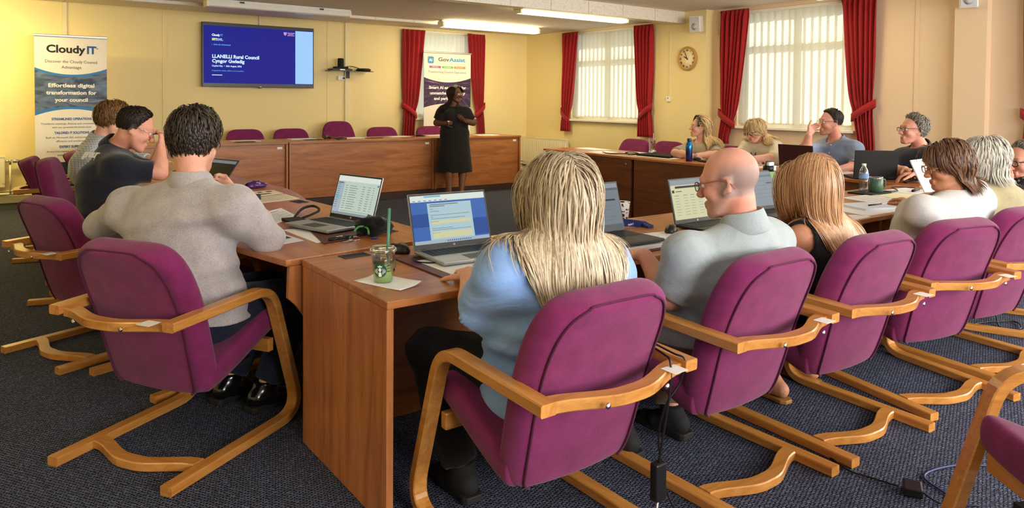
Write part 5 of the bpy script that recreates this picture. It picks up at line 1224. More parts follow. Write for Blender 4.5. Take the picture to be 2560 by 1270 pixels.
PJ = {
 'grey': dict(F=32, hy=52, hp=12, hr=0, pv=(0.735, 3.165, 0.510), nk=(0.731, 3.262, 1.025), ch=(0.693, 3.294, 0.775), sL=(0.536, 3.564, 0.889), sR=(0.862, 3.077, 0.922), eL=(0.463, 3.809, 0.785), wL=(0.727, 3.936, 0.772), eR=(0.995, 3.097, 0.781), wR=(0.901, 3.247, 0.965), hR=(0.848, 3.363, 1.035), pR=(-0.500, 0.300, 0.300), cR=1.25, knL=(1.120, 3.470, 0.480), knR=(1.220, 3.270, 0.480), anL=(0.930, 3.420, 0.085), anR=(1.030, 3.240, 0.085), ftL=(0.900, 0.420), ftR=(0.930, 0.350), hd=(0.752, 3.290, 1.186), hipL=(0.704, 3.252, 0.500), hipR=(0.800, 3.099, 0.500)),
 'navy': dict(F=24, hy=-8, hp=22, hr=0, pv=(0.600, 4.620, 0.510), nk=(0.663, 4.891, 1.074), ch=(0.612, 4.847, 0.874), sL=(0.740, 5.030, 0.959), sR=(0.656, 4.670, 0.961), eL=(0.912, 5.050, 0.913), wL=(0.952, 5.075, 1.054), hL=(0.986, 5.029, 1.152), eR=(0.873, 4.657, 0.931), wR=(0.895, 4.746, 1.065), hR=(0.915, 4.784, 1.173), pL=(-0.500, -0.600, 0.200), pR=(-0.600, 0.500, 0.200), cL=0.9, cR=0.9, hd=(0.766, 4.795, 1.185), hipL=(0.582, 4.710, 0.500), knL=(0.945, 4.927, 0.490), anL=(0.982, 4.943, 0.085), hipR=(0.655, 4.546, 0.500), knR=(1.059, 4.671, 0.490), anR=(1.095, 4.687, 0.085)),
 'check': dict(F=4, hy=-5, hp=22, hr=0, pv=(0.840, 6.140, 0.510), nk=(0.765, 6.380, 1.046), ch=(0.707, 6.353, 0.830), sL=(0.829, 6.640, 0.928), sR=(0.724, 6.221, 0.933), eL=(1.040, 6.668, 0.853), wL=(1.140, 6.471, 0.879), eR=(0.961, 6.166, 0.832), wR=(1.094, 6.132, 0.865), hd=(0.855, 6.319, 1.187), hipL=(0.854, 6.231, 0.500), knL=(1.269, 6.310, 0.490), anL=(1.309, 6.313, 0.085), hipR=(0.866, 6.052, 0.500), knR=(1.289, 6.031, 0.490), anR=(1.329, 6.034, 0.085)),
 'speaker': dict(F=-103, hy=-68, hp=2, hr=0, pv=(5.470, 8.800, 0.860), nk=(5.456, 8.812, 1.290), ch=(5.449, 8.799, 1.121), sL=(5.576, 8.684, 1.181), sR=(5.344, 8.941, 1.177), eL=(5.693, 8.666, 1.043), wL=(5.511, 8.602, 1.069), hL=(5.402, 8.586, 1.126), eR=(5.278, 8.971, 1.033), wR=(5.276, 8.749, 1.034), hR=(5.297, 8.635, 1.049), pL=(0.300, 0.600, 0.600), pR=(0.500, 0.500, 0.000), cL=0.5, cR=1.0, hipL=(5.530, 8.760, 0.840), hipR=(5.360, 8.840, 0.840), knL=(5.580, 8.740, 0.460), knR=(5.400, 8.830, 0.460), anL=(5.357, 8.441, 0.085), anR=(5.150, 8.425, 0.085), ftL=(0.150, -0.990), ftR=(-0.280, -0.960), hd=(5.460, 8.777, 1.442)),
 'blonde': dict(F=88, hy=80, hp=10, hr=0, pv=(1.500, 1.860, 0.510), nk=(1.505, 1.759, 0.953), ch=(1.516, 1.792, 0.707), sL=(1.301, 1.807, 0.855), sR=(1.721, 1.795, 0.811), eL=(1.293, 1.931, 0.695), wL=(1.367, 2.101, 0.772), hL=(1.411, 2.206, 0.765), eR=(1.840, 1.826, 0.681), wR=(1.924, 2.038, 0.772), hR=(1.883, 2.132, 0.765), knL=(1.270, 2.200, 0.500), knR=(1.640, 2.230, 0.490), anL=(1.360, 2.130, 0.085), anR=(1.620, 2.120, 0.085), hd=(1.510, 1.785, 1.084), hipL=(1.411, 1.883, 0.500), hipR=(1.591, 1.877, 0.500)),
 'bald': dict(F=92, hy=112, hp=10, hr=0, pv=(2.310, 1.870, 0.510), nk=(2.321, 1.679, 0.919), ch=(2.376, 1.753, 0.653), sL=(2.075, 1.758, 0.820), sR=(2.561, 1.723, 0.812), eL=(2.089, 1.840, 0.644), wL=(2.118, 1.994, 0.772), hL=(2.118, 2.082, 0.765), eR=(2.689, 1.722, 0.664), wR=(2.770, 1.912, 0.772), hR=(2.750, 1.991, 0.765), knL=(2.100, 2.200, 0.500), knR=(2.440, 2.220, 0.490), anL=(2.030, 2.020, 0.085), anR=(2.320, 2.020, 0.085), hd=(2.291, 1.731, 1.073), hipL=(2.219, 1.887, 0.500), hipR=(2.399, 1.893, 0.500)),
 'dark': dict(F=85, hy=83, hp=8, hr=0, pv=(3.000, 1.860, 0.510), nk=(3.039, 1.795, 0.870), ch=(3.094, 1.797, 0.665), sL=(2.887, 1.805, 0.783), sR=(3.286, 1.809, 0.745), eL=(2.929, 1.818, 0.643), wL=(3.102, 1.989, 0.772), hL=(3.125, 2.048, 0.765), eR=(3.423, 1.802, 0.643), wR=(3.554, 1.956, 0.772), hR=(3.571, 2.019, 0.765), knL=(2.860, 2.220, 0.490), knR=(3.160, 2.220, 0.490), anL=(2.980, 1.980, 0.085), anR=(3.300, 2.020, 0.085), hd=(2.987, 1.814, 1.028), hipL=(2.912, 1.888, 0.500), hipR=(3.091, 1.872, 0.500)),
 'white': dict(F=95, hy=136, hp=10, hr=0, pv=(3.850, 1.800, 0.510), nk=(4.053, 1.671, 0.896), ch=(4.112, 1.720, 0.711), sL=(3.769, 1.704, 0.831), sR=(4.306, 1.681, 0.799), eL=(3.940, 1.847, 0.716), wL=(4.275, 1.977, 0.804), hL=(4.289, 2.066, 0.827), eR=(4.517, 1.744, 0.678), wR=(4.625, 1.915, 0.772), hR=(4.602, 1.995, 0.765), hd=(4.069, 1.714, 1.048), hipL=(3.759, 1.812, 0.500), knL=(3.672, 2.226, 0.490), anL=(3.669, 2.266, 0.085), hipR=(3.938, 1.828, 0.500), knR=(3.951, 2.251, 0.490), anR=(3.948, 2.290, 0.085)),
 'olive': dict(F=100, hy=128, hp=14, hr=0, pv=(4.620, 1.800, 0.510), nk=(4.812, 1.783, 0.885), ch=(4.880, 1.825, 0.703), sL=(4.629, 1.792, 0.819), sR=(5.023, 1.773, 0.768), eL=(4.700, 1.859, 0.702), wL=(4.821, 2.021, 0.781), hL=(4.795, 2.103, 0.798), eR=(5.251, 1.823, 0.620), wR=(5.374, 1.983, 0.772), hd=(4.802, 1.821, 1.038), hipL=(4.528, 1.804, 0.500), knL=(4.406, 2.209, 0.490), anL=(4.399, 2.248, 0.085), hipR=(4.705, 1.835, 0.500), knR=(4.681, 2.258, 0.490), anR=(4.675, 2.297, 0.085)),
 'dots': dict(F=125, hy=152, hp=8, hr=0, pv=(5.220, 1.760, 0.510), nk=(5.581, 1.812, 0.847), ch=(5.583, 1.804, 0.670), sL=(5.306, 1.814, 0.762), sR=(5.906, 1.818, 0.710), eL=(5.180, 1.778, 0.683), wL=(5.184, 1.819, 0.857), hL=(5.173, 1.830, 0.926), pL=(0.600, 0.300, 0.200), cL=0.7, eR=(6.069, 1.841, 0.595), wR=(5.958, 1.926, 0.772), hd=(5.458, 1.833, 1.008), hipL=(5.135, 1.725, 0.500), knL=(4.853, 2.040, 0.490), anL=(4.830, 2.073, 0.085), hipR=(5.282, 1.828, 0.500), knR=(5.082, 2.201, 0.490), anR=(5.059, 2.233, 0.085)),
 'headband': dict(F=178, hy=150, hp=-6, hr=0, pv=(6.880, 5.300, 0.510), nk=(6.738, 5.459, 0.917), ch=(6.708, 5.426, 0.769), sL=(6.783, 5.325, 0.842), sR=(6.725, 5.616, 0.837), eL=(6.548, 5.122, 0.785), wL=(6.299, 5.181, 0.783), hL=(6.331, 5.319, 0.777), eR=(6.342, 5.522, 0.785), wR=(6.327, 5.259, 0.772), hR=(6.302, 5.130, 0.791), hd=(6.690, 5.475, 1.074), hipL=(6.857, 5.211, 0.500), knL=(6.435, 5.175, 0.490), anL=(6.395, 5.177, 0.085), hipR=(6.863, 5.391, 0.500), knR=(6.445, 5.455, 0.490), anR=(6.405, 5.457, 0.085)),
 'glasses': dict(F=176, hy=172, hp=17, hr=0, pv=(6.850, 4.520, 0.510), nk=(6.730, 4.647, 0.959), ch=(6.711, 4.631, 0.821), sL=(6.677, 4.486, 0.901), sR=(6.655, 4.800, 0.884), eL=(6.489, 4.347, 0.804), wL=(6.251, 4.422, 0.808), hL=(6.289, 4.543, 0.798), eR=(6.372, 4.755, 0.785), wR=(6.328, 4.514, 0.782), hR=(6.307, 4.406, 0.791), hd=(6.553, 4.632, 1.073), hipL=(6.824, 4.432, 0.500), knL=(6.401, 4.411, 0.490), anL=(6.361, 4.414, 0.085), hipR=(6.836, 4.611, 0.500), knR=(6.421, 4.690, 0.490), anR=(6.381, 4.693, 0.085)),
 'blue': dict(F=176, hy=147, hp=-2, hr=0, pv=(6.880, 3.800, 0.520), nk=(6.762, 3.855, 1.006), ch=(6.741, 3.815, 0.835), sL=(6.734, 3.662, 0.922), sR=(6.783, 3.999, 0.925), eL=(6.545, 3.509, 0.785), wL=(6.264, 3.542, 0.772), hL=(6.310, 3.656, 0.765), eR=(6.400, 3.968, 0.895), wR=(6.359, 3.905, 1.060), hR=(6.495, 3.932, 1.156), pR=(-0.100, -0.900, 0.200), cR=0.75, hd=(6.676, 3.875, 1.178), hipL=(6.854, 3.712, 0.510), knL=(6.431, 3.691, 0.500), anL=(6.391, 3.694, 0.085), hipR=(6.866, 3.891, 0.510), knR=(6.451, 3.970, 0.500), anR=(6.411, 3.973, 0.085)),
 'navyr': dict(F=174, hy=148, hp=-4, hr=0, pv=(6.820, 3.020, 0.520), nk=(6.615, 2.994, 0.991), ch=(6.563, 2.976, 0.814), sL=(6.487, 2.838, 0.921), sR=(6.589, 3.159, 0.885), eL=(6.324, 2.778, 0.785), wL=(6.032, 2.771, 0.819), hL=(5.991, 2.838, 0.803), eR=(6.343, 3.112, 0.787), wR=(6.145, 2.912, 0.827), hR=(6.063, 2.785, 0.829), hd=(6.493, 3.014, 1.142), hipL=(6.791, 2.933, 0.510), knL=(6.368, 2.927, 0.500), anL=(6.328, 2.931, 0.085), hipR=(6.810, 3.112, 0.510), knR=(6.397, 3.205, 0.500), anR=(6.357, 3.209, 0.085)),
}
# ================================================================== THE PEOPLE
SK_FAIR = lin(222, 168, 146); SK_PINK = lin(214, 154, 134); SK_TAN = lin(196, 138, 108); SK_DARK = lin(98, 62, 46)
def Cm(name, c, c2=None, **k): return cloth(name, c, c2, **k)
HM = {
 'darkbrown': hair_mat('hair_dark_brown', lin(22, 17, 15), lin(44, 34, 29), lin(86, 70, 58)),
 'nearblack': hair_mat('hair_near_black', lin(18, 14, 13), lin(34, 26, 22), lin(62, 46, 36)),
 'curlybrown': hair_mat('hair_curly_brown', lin(58, 38, 22), lin(108, 74, 42), lin(150, 110, 64)),
 'ash': hair_mat('hair_ash_blonde', lin(104, 88, 70), lin(186, 164, 134), lin(238, 222, 194), .38),
 'copper': hair_mat('hair_copper_blonde', lin(132, 88, 62), lin(188, 140, 102), lin(224, 186, 140), .36),
 'chestnut': hair_mat('hair_chestnut', lin(46, 26, 16), lin(86, 54, 34), lin(146, 104, 66)),
 'white': hair_mat('hair_silver', lin(120, 114, 104), lin(180, 174, 162), lin(222, 218, 208)),
 'grey': hair_mat('hair_grey', lin(60, 56, 52), lin(112, 106, 98), lin(168, 160, 150)),
 'blonde': hair_mat('hair_golden_blonde', lin(132, 100, 66), lin(198, 166, 120), lin(236, 212, 168)),
 'black': hair_mat('hair_black_tips', lin(12, 9, 8), lin(26, 19, 17), lin(60, 38, 28)),
}
short = lambda m, **k: dict(dict(mat=HM[m], n=1650, len=(.022, .04), w=.0038, seg=5, vol=.009, lay=1.0, lift=.16, grav=.10, toplong=.4, cling=.2, comb=(.35, -.5, .25), front=.95, side=-.24, low=-.55, scalp=lin(60, 46, 38)), **k)
# 1 man in grey
J = PJ['grey']
t, j, H, _ = person('heavily built dark haired man in a grey knitted jumper, chin on hand', J, SK_FAIR, Cm('grey_marl_knit', lin(160, 153, 154), lin(188, 181, 183), weave=700, bump=.5, fold=.2, foldscale=5), ('long', .93), M['jeans'], girth=1.24, arm=1.24, hs=1.10,
    hair=short('darkbrown', n=2700, len=(.035, .055), w=.0036, vol=.020, lift=.10, mess=.20, low=-.62, side=-.24, wave=(.16, 1.5), grav=.22, seg=7, scalp=lin(34, 26, 22)), collar=(Cm('grey_marl_knit_collar', lin(158, 151, 152), lin(184, 177, 179), weave=700, bump=.5), .034, .074, .5), neck_cut=.07, hem=-.03, shoes=('shoe', M['shoe']), wrinkle=.005, hands=('R',), cols=dict(red=.25, beard=lin(120, 84, 66), beardamt=.4))
# 2 man in navy polo
t, j, H, _ = person('man in a navy polo shirt with glasses, leaning on his hands', PJ['navy'], SK_PINK, Cm('navy_pique', lin(22, 26, 40), weave=1200, fold=.2), ('short', .8), M['jeans'], girth=1.02, arm=.95, hs=1.04,
    hair=short('nearblack', n=2600, len=(.014, .026), vol=.007, fade=.2, low=-.50, scalp=lin(46, 36, 32)), collar=(Cm('navy_pique_collar', lin(20, 23, 36)), .036, .070, .5), glasses=(M['chrome'], .021, .0145, .0013, None), cols=dict(red=.2))
pb = skin_hit(_, j['nk']*.55+j['ch']*.45, (0, -1, .35)); text('back_print', 'group', .066, M['ink_white'], t, (0, 0, 0), bold=.003, align='CENTER', depth=.0004).matrix_local = Matrix.Translation(tuple(pb+A_([0, -.008, .004]))) @ Matrix.Rotation(-.55, 4, 'X') @ Matrix.Rotation(PI/2, 4, 'X')
# 3 man in checks
def check_mat():
    m, nt, p = newmat('fine_blue_check'); L = nt.links; tc = nd(nt, 'ShaderNodeTexCoord'); sp = nd(nt, 'ShaderNodeSeparateXYZ'); L.new(tc.outputs['Object'], sp.inputs[0])
    f = lambda o: mth(nt, 'LESS_THAN', mth(nt, 'FRACT', mth(nt, 'MULTIPLY', o, 62)), .35)
    s = mth(nt, 'MULTIPLY', mth(nt, 'ADD', mth(nt, 'ADD', f(sp.outputs['Z']), f(sp.outputs['X'])), f(sp.outputs['Y'])), .34)
    L.new(mix_rgb(nt, s, lin(210, 216, 222), lin(128, 150, 182)), p.inputs['Base Color']); p.inputs['Roughness'].default_value = .85; return m
person('curly haired man in a pale blue checked shirt behind the man in navy', PJ['check'], SK_FAIR, check_mat(), ('long', .9), M['blacktrouser'], girth=1.04, arm=1.05, hs=1.06,
    hair=short('curlybrown', n=2400, len=(.04, .06), w=.0038, vol=.026, lift=.2, mess=.35, wave=(.4, 2.2), grav=.2, seg=8, low=-.62, scalp=lin(80, 56, 34)), collar=(check_mat(), .03, .07, .5), hands=())
# 4 speaker
t, j, H, _ = person('standing woman in a black midi dress, speaking with hands raised', PJ['speaker'], SK_DARK, Cm('black_crepe', lin(22, 19, 19), weave=1400, bump=.2, sheen=.1), ('short', .72), None, girth=1.0, arm=1.08, hs=.99, female=True, bust=.072, wrinkle=.0014,
    dress=(1.06, .345, (.20, .16), (.262, .225)), hair=dict(mat=HM['black'], n=1500, len=(.26, .33), w=.0040, seg=12, vol=.016, lay=.9, lift=.08, grav=.42, fall=True, wave=(.03, 1.0), low=-.55, side=-.12, front=.88, part=.25, scalp=lin(18, 14, 12), seed=5, back=.3),
    collar=(Cm('black_crepe_collar', lin(24, 21, 21)), .03, .066, .62), glasses=(M['chrome'], .022, .018, .0012, None), shoes=('sandal', M['sandal']), lips=lin(150, 70, 70), fine=.0053, neck_cut=.07, cols=dict(brow=lin(16, 11, 9)), loose=.016)
w = j['wL']; MB().tube([tuple(w+A_([.031*math.cos(a), .031*math.sin(a)*.8, .018*math.sin(a)])) for a in np.linspace(0, 6.0, 14)], .008, 6).cbox(tuple(w+A_([0, -.02, .026])), (.032, .03, .012)).build('smart_watch', M['black'], t)
w = j['hR']; MB().tube([tuple(w+A_([0.01, -.01, .01])), tuple(w+A_([.05, .035, .015]))], .007, 8).build('clicker', M['white'], t)
for k in range(4): MB().lathe([(0, 0), (.006, 0), (.006, .003), (0, .003)], 10, mat=Matrix.Translation(tuple(skin_hit(_, j['ch']+A_([.0, 0, .08-.07*k]), (0, 1, 0))+A_([0, .004, 0]))) @ Matrix.Rotation(-PI/2, 4, 'X')).build('button', M['black'], t)
# 5 woman in light blue
person('woman with long ash blonde hair in a light blue blouse', PJ['blonde'], SK_FAIR, Cm('light_blue_cotton', lin(126, 164, 226), lin(144, 180, 238), weave=1600, bump=.15, fold=.35, foldscale=7, mottle=.05), ('short', .97), M['blacktrouser'], girth=1.16, arm=1.22, hs=1.03, female=True, hem=-.17,
    hair=dict(mat=HM['ash'], n=4000, len=(.34, .46), w=.0026, seg=15, vol=.018, gather=.22, cling=.08, lay=.9, lift=.03, grav=.46, fall=True, wave=(.13, 2.3), low=-.62, side=-.2, front=.52, part=.05, crown=(0, -.1, .99), scalp=lin(110, 92, 72), seed=9, tip=.55), shoes=('shoe', M['black_matte']), wrinkle=.006, loose=.018, hands=('L',), bust=.09, neck_cut=.08)
# 6 bald man
t, j, H, _ = person('bald man with glasses in a pale grey polo shirt', PJ['bald'], SK_PINK, Cm('pale_grey_pique', lin(150, 160, 164), lin(168, 178, 182), weave=1300, bump=.25, fold=.3, foldscale=6, mottle=.05), ('short', .86), M['khaki'], girth=1.24, arm=1.08, hs=1.09,
    collar=(Cm('pale_grey_collar', lin(152, 162, 166)), .042, .076, .5), glasses=(M['darkgrey'], .022, .0155, .0018, pm('amber_temple', lin(170, 78, 40), .3)), stubble=(lin(118, 112, 112), .72), shoes=('shoe', M['black_matte']), wrinkle=.005, hands=(), neck_cut=.068, cols=dict(red=.35, beard=lin(170, 140, 128), beardamt=.5, browamt=.3))
# 7 woman in sleeveless black
person('woman with long copper blonde hair in a sleeveless black top', PJ['dark'], SK_TAN, Cm('black_jersey', lin(20, 20, 25), weave=1500, bump=.2, fold=.2), ('none', 0), M['blacktrouser'], girth=1.0, arm=1.1, hs=1.05, female=True,
    hair=dict(mat=HM['copper'], n=3000, len=(.38, .45), w=.0025, gather=0, sweep=.35, cling=.06, seg=15, vol=.009, lay=.9, lift=.0, grav=.60, fall=True, wave=(.035, 1.6), low=-.62, side=-.2, front=.52, part=.0, crown=(0, -.05, 1), scalp=lin(140, 100, 74), seed=11, tip=.6), shoes=('sandal', M['sandal']), hands=(), neck_cut=.085)
# 8 woman in white
person('woman with a chestnut bob and tan framed glasses in a white blouse', PJ['white'], SK_TAN, Cm('white_linen', lin(186, 183, 184), lin(204, 201, 200), weave=1500, bump=.2, fold=.3, mottle=.04), ('mid', .75), M['blacktrouser'], girth=1.12, arm=1.15, hs=1.0, female=True, hem=-.10,
    hair=dict(mat=HM['chestnut'], n=2400, len=(.13, .165), w=.0032, seg=9, vol=.022, lay=.9, lift=.14, grav=.36, fall=True, wave=(.07, 1.8), low=-.66, side=-.2, front=.84, part=.35, cling=.2, crown=(0, -.2, .98), scalp=lin(66, 40, 26), seed=13, back=.35), glasses=(pm('amber_frame', lin(176, 128, 60), .3), .022, .019, .0022, None), hands=('L',), wrinkle=.006, loose=.018, neck_cut=.088, fine=.0053, bust=.085)
# 9 grey haired woman in olive
person('silver haired woman in an olive green cardigan', PJ['olive'], SK_FAIR, Cm('olive_knit', lin(150, 138, 104), lin(170, 160, 124), weave=800, bump=.45, fold=.2), ('long', .93), M['blacktrouser'], girth=1.2, arm=1.2, hs=1.03, female=True,
    hair=dict(mat=HM['white'], n=2200, len=(.13, .17), w=.0034, seg=9, vol=.028, lay=.9, lift=.14, grav=.34, fall=True, wave=(.06, 1.6), low=-.66, side=-.16, front=.5, crown=(0, -.2, .98), scalp=lin(150, 144, 134), seed=15), hands=(), wrinkle=.006, neck_cut=.065)
# 10 woman in dots
def dots_mat():
    m, nt, p = newmat('black_dotted_cloth'); L = nt.links; tc = nd(nt, 'ShaderNodeTexCoord'); v = nd(nt, 'ShaderNodeTexVoronoi'); v.inputs['Scale'].default_value = 42; v.inputs['Randomness'].default_value = .35; L.new(tc.outputs['Object'], v.inputs[0])
    L.new(mix_rgb(nt, mth(nt, 'LESS_THAN', v.outputs['Distance'], .32), lin(20, 19, 22), lin(128, 126, 124)), p.inputs['Base Color']); p.inputs['Roughness'].default_value = .85; return m
t, j, H, _ = person('woman with swept back grey hair and black glasses in a dotted black dress', PJ['dots'], SK_PINK, dots_mat(), ('mid', .5), M['blacktrouser'], girth=1.14, arm=1.15, hs=1.02, female=True,
    hair=dict(mat=HM['grey'], n=1500, len=(.07, .10), w=.0050, seg=8, vol=.012, lay=1.1, lift=.05, grav=.06, cling=.5, comb=(0, -1, .2), wave=(.03, 1), low=-.55, side=-.16, front=.92, crown=(0, .5, .86), scalp=lin(100, 94, 88), seed=17), glasses=(M['black'], .023, .017, .0026, None), hands=('L',), fine=.004)
w = j['hL']; MB().tube([tuple(w+A_([-.005, .02, .06])), tuple(w+A_([.01, -.01, -.09]))], .007, 8).build('pen', M['black'], t)
# 11 headband
t, j, H, _ = person('blonde woman with a leopard print headband resting on folded arms', PJ['headband'], SK_FAIR, Cm('taupe_cotton', lin(150, 132, 108), lin(176, 160, 136), weave=1500, fold=.3), ('short', .95), M['blacktrouser'], girth=.98, arm=1.05, hs=.98, female=True, bust=.08,
    hair=dict(mat=HM['blonde'], n=1700, len=(.30, .40), w=.0038, seg=12, vol=.026, lay=.9, lift=.12, grav=.4, fall=True, wave=(.16, 2.4), low=-.62, side=-.16, front=.92, comb=(0, -1, .1), crown=(0, .1, .99), scalp=lin(150, 116, 76), seed=19, back=.9, tip=.5), lips=lin(206, 112, 104), fine=.0053, neck_cut=.08)
def leopard():
    m, nt, p = newmat('leopard_print'); L = nt.links; tc = nd(nt, 'ShaderNodeTexCoord'); v = nd(nt, 'ShaderNodeTexVoronoi'); v.inputs['Scale'].default_value = 70; L.new(tc.outputs['Object'], v.inputs[0])
    L.new(mix_rgb(nt, mth(nt, 'LESS_THAN', v.outputs['Distance'], .36), lin(30, 24, 24), lin(176, 156, 134)), p.inputs['Base Color']); p.inputs['Roughness'].default_value = .8; return m
aa = np.linspace(-.12, PI+.12, 24); V = []
for a in aa:
    for dy in (-.024, 0, .024): V.append(tuple(H((.100-.01*abs(dy)/.024)*math.cos(a), .040-.012*math.sin(a)+dy*(.6+.4*math.sin(max(0, min(PI, a)))), .020+(.124-.006*abs(dy)/.024)*math.sin(a))))
hbm = link('headband', raw_mesh('headband', V, [(i*3+k, i*3+k+1, i*3+k+4, i*3+k+3) for i in range(23) for k in range(2)], leopard(), True), t); sm = hbm.modifiers.new('s', 'SOLIDIFY'); sm.thickness = .012
# 12 glasses
lany = Cm('blue_lanyard', lin(44, 74, 150))
def lanyard(t, j, y):
    n, c = j['nk'], j['ch']; MB().tube(catmull([tuple(n+A_([-.075, -.01, .0])), tuple(n+A_([-.075, .085, -.06])), tuple(c+A_([-.03, y, .02])), tuple(c+A_([0, y+.01, -.12])), tuple(c+A_([.03, y, .02])), tuple(n+A_([.075, .085, -.06])), tuple(n+A_([.075, -.01, 0]))], 5), .006, 6).cbox(tuple(c+A_([0, y+.012, -.17])), (.05, .004, .08)).build('lanyard', lany, t)
lanyard(t, j, .165)
t, j, H, _ = person('fair woman with a fringe and dark framed glasses looking down at her papers', PJ['glasses'], SK_FAIR, Cm('cream_cotton', lin(206, 194, 172), lin(222, 212, 192), weave=1500, fold=.3, mottle=.05), ('mid', .12), M['blacktrouser'], girth=1.0, arm=1.05, hs=1.0, female=True, bust=.08,
    hair=dict(mat=HM['blonde'], n=1600, len=(.24, .30), w=.0038, seg=10, vol=.020, lay=.9, lift=.1, grav=.42, fall=True, wave=(.04, 1.4), low=-.62, side=-.16, front=.92, fringe=.03, cling=.35, crown=(0, -.1, .99), scalp=lin(150, 112, 74), seed=21, back=.9, tip=.5), glasses=(M['black'], .024, .018, .0024, None), lips=lin(208, 104, 98), fine=.0053, neck_cut=.08)
lanyard(t, j, .165)
# 13 blue shirt
blue = Cm('chambray', lin(112, 128, 158), lin(140, 156, 184), weave=1300, bump=.25, fold=.4)
t, j, H, _ = person('short haired man in a blue button-down shirt, hand raised to his face', PJ['blue'], SK_PINK, blue, ('mid', .35), M['jeans'], girth=1.16, arm=1.15, hs=1.06,
    hair=short('darkbrown', n=2000, len=(.012, .026), vol=.008, fade=.2, lift=.3, low=-.46, scalp=lin(70, 56, 50)), collar=(blue, .036, .072, .55), glasses=(M['chrome'], .021, .0145, .0013, M['darkgrey']), fine=.0053, cols=dict(red=.3, beard=lin(140, 92, 76), beardamt=.35))
for k in range(4): MB().lathe([(0, 0), (.0055, 0), (.0055, .003), (0, .003)], 10, mat=Matrix.Translation(tuple(skin_hit(_, j['ch']+A_([0, 0, .13-.075*k]), (0, 1, 0))+A_([0, .004, 0]))) @ Matrix.Rotation(-PI/2, 4, 'X')).build('button', M['white'], t)
# 14 dark navy right
t, j, H, _ = person('grey haired man with glasses in a dark navy shirt behind the black laptop', PJ['navyr'], SK_PINK, Cm('dark_navy_cotton', lin(24, 27, 42), weave=1300, fold=.3), ('short', .95), M['jeans'], girth=1.12, arm=1.12, hs=1.06,
    hair=short('grey', n=1700, len=(.03, .05), vol=.014, mess=.16, low=-.52, wave=(.06, 1.2), scalp=lin(90, 84, 78)), collar=(Cm('dark_navy_collar', lin(26, 30, 46)), .036, .072, .5), glasses=(M['darkgrey'], .022, .0155, .0018, None), fine=.0053, cols=dict(red=.25))
w = j['wL']; MB().tube([tuple(w+A_([.0, .031*math.sin(a)*.4, .031*math.sin(a)])+A_([.031*math.cos(a)*.3, .03*math.cos(a), 0])) for a in np.linspace(0, 6.0, 14)], .009, 6).cbox(tuple(w+A_([0, 0, .032])), (.034, .036, .012)).build('smart_watch', M['black'], t)
# ================================================================== THINGS ON THE DESKS
TZ = .735
S_ = {k: emat('screen_'+k, c, s) for k, c, s in (('pale', lin(196, 212, 196), .9), ('grey', lin(150, 160, 168), .8), ('bar', lin(226, 234, 226), .9), ('blue', lin(64, 110, 190), .8), ('blue2', lin(38, 82, 160), .8), ('page', lin(176, 206, 214), .9), ('ink', lin(96, 106, 116), .7),
      ('dark', lin(30, 34, 40), .6), ('cream', lin(214, 212, 168), .9), ('line', lin(150, 164, 160), .8), ('hl', lin(120, 190, 210), .9), ('task', lin(168, 184, 196), .9), ('off', lin(12, 12, 14), .05), ('slate', lin(128, 140, 148), .7), ('mid', lin(96, 106, 118), .7))}
lt_silver = pm('laptop_silver', lin(168, 170, 172), .38, .55); lt_dark = pm('laptop_dark_grey', lin(58, 62, 68), .5); lt_black = pm('laptop_black', lin(20, 20, 23), .45); lt_maroon = pm('laptop_maroon', lin(56, 24, 26), .5); keym = pm('laptop_keys', lin(30, 32, 36), .5)
def laptop(x, y, z, rz, label, body, lean, w=.35, d=.24, content=None, lidcol=None, logo=True):
    t = empty('laptop', (x, y, z), math.radians(rz), label, 'laptop'); h = .232
    b = MB().box((-w/2, -d, .003), (w/2, 0, .017)).build('base', body, t, bevel=.004)
    kk = MB()
    for r in range(6):
        n = 14
        for c in range(n):
            if r == 0 and 3 < c < 9: continue
            kk.cbox((-w*.42+c*w*.84/(n-1), -d*.48+r*.0178, .0178), (w*.84/(n-1)-.003, .0145, .0022))
    kk.cbox((-.01, -d*.48, .0178), (w*.34, .0145, .0022)); tag(kk.build('keys', keym, b), kind='stuff')
    MB().cbox((0, -d*.79, .0172), (w*.32, d*.30, .0006)).build('touchpad', lt_dark if body is not lt_dark else lt_black, b)
    l = MB().box((-w/2, -.004, 0), (w/2, .004, h)).build('lid', lidcol or body, t, bevel=.003)
    l.location = (0, .004, .014); l.rotation_euler = (math.radians(-lean), 0, 0)
    MB().box((-w/2+.002, -.0046, .002), (w/2-.002, -.004, h-.002)).build('bezel', M['black'] if body is not lt_dark else lt_dark, l)
    sw, sh, z0 = w/2-.008, h-.030, .021
    def R(nm, u0, u1, v0, v1, mat, k=0): MB().box((-sw+2*sw*u0, -.0052-k*.0003, z0+sh*v0), (-sw+2*sw*u1, -.0046, z0+sh*v1)).build(nm, mat, l)
    if content: content(R, l, lambda s, u, v, c, m: text('screen_text', s, c*1.42, m, l, (-sw+2*sw*u, -.0062, z0+sh*v), depth=.0001))
    if logo: MB().lathe([(0, 0), (.0062, 0), (.0062, .0006), (0, .0006)], 16, mat=Matrix.Translation((0, -.0046, .011)) @ Matrix.Rotation(PI/2, 4, 'X')).build('maker_badge', M['silver'], l)
    for s in (-1, 1): MB().tube([(s*w*.36-.02, .004, .014), (s*w*.36+.02, .004, .014)], .006, 8).build('hinge', lt_dark, t)
    return t
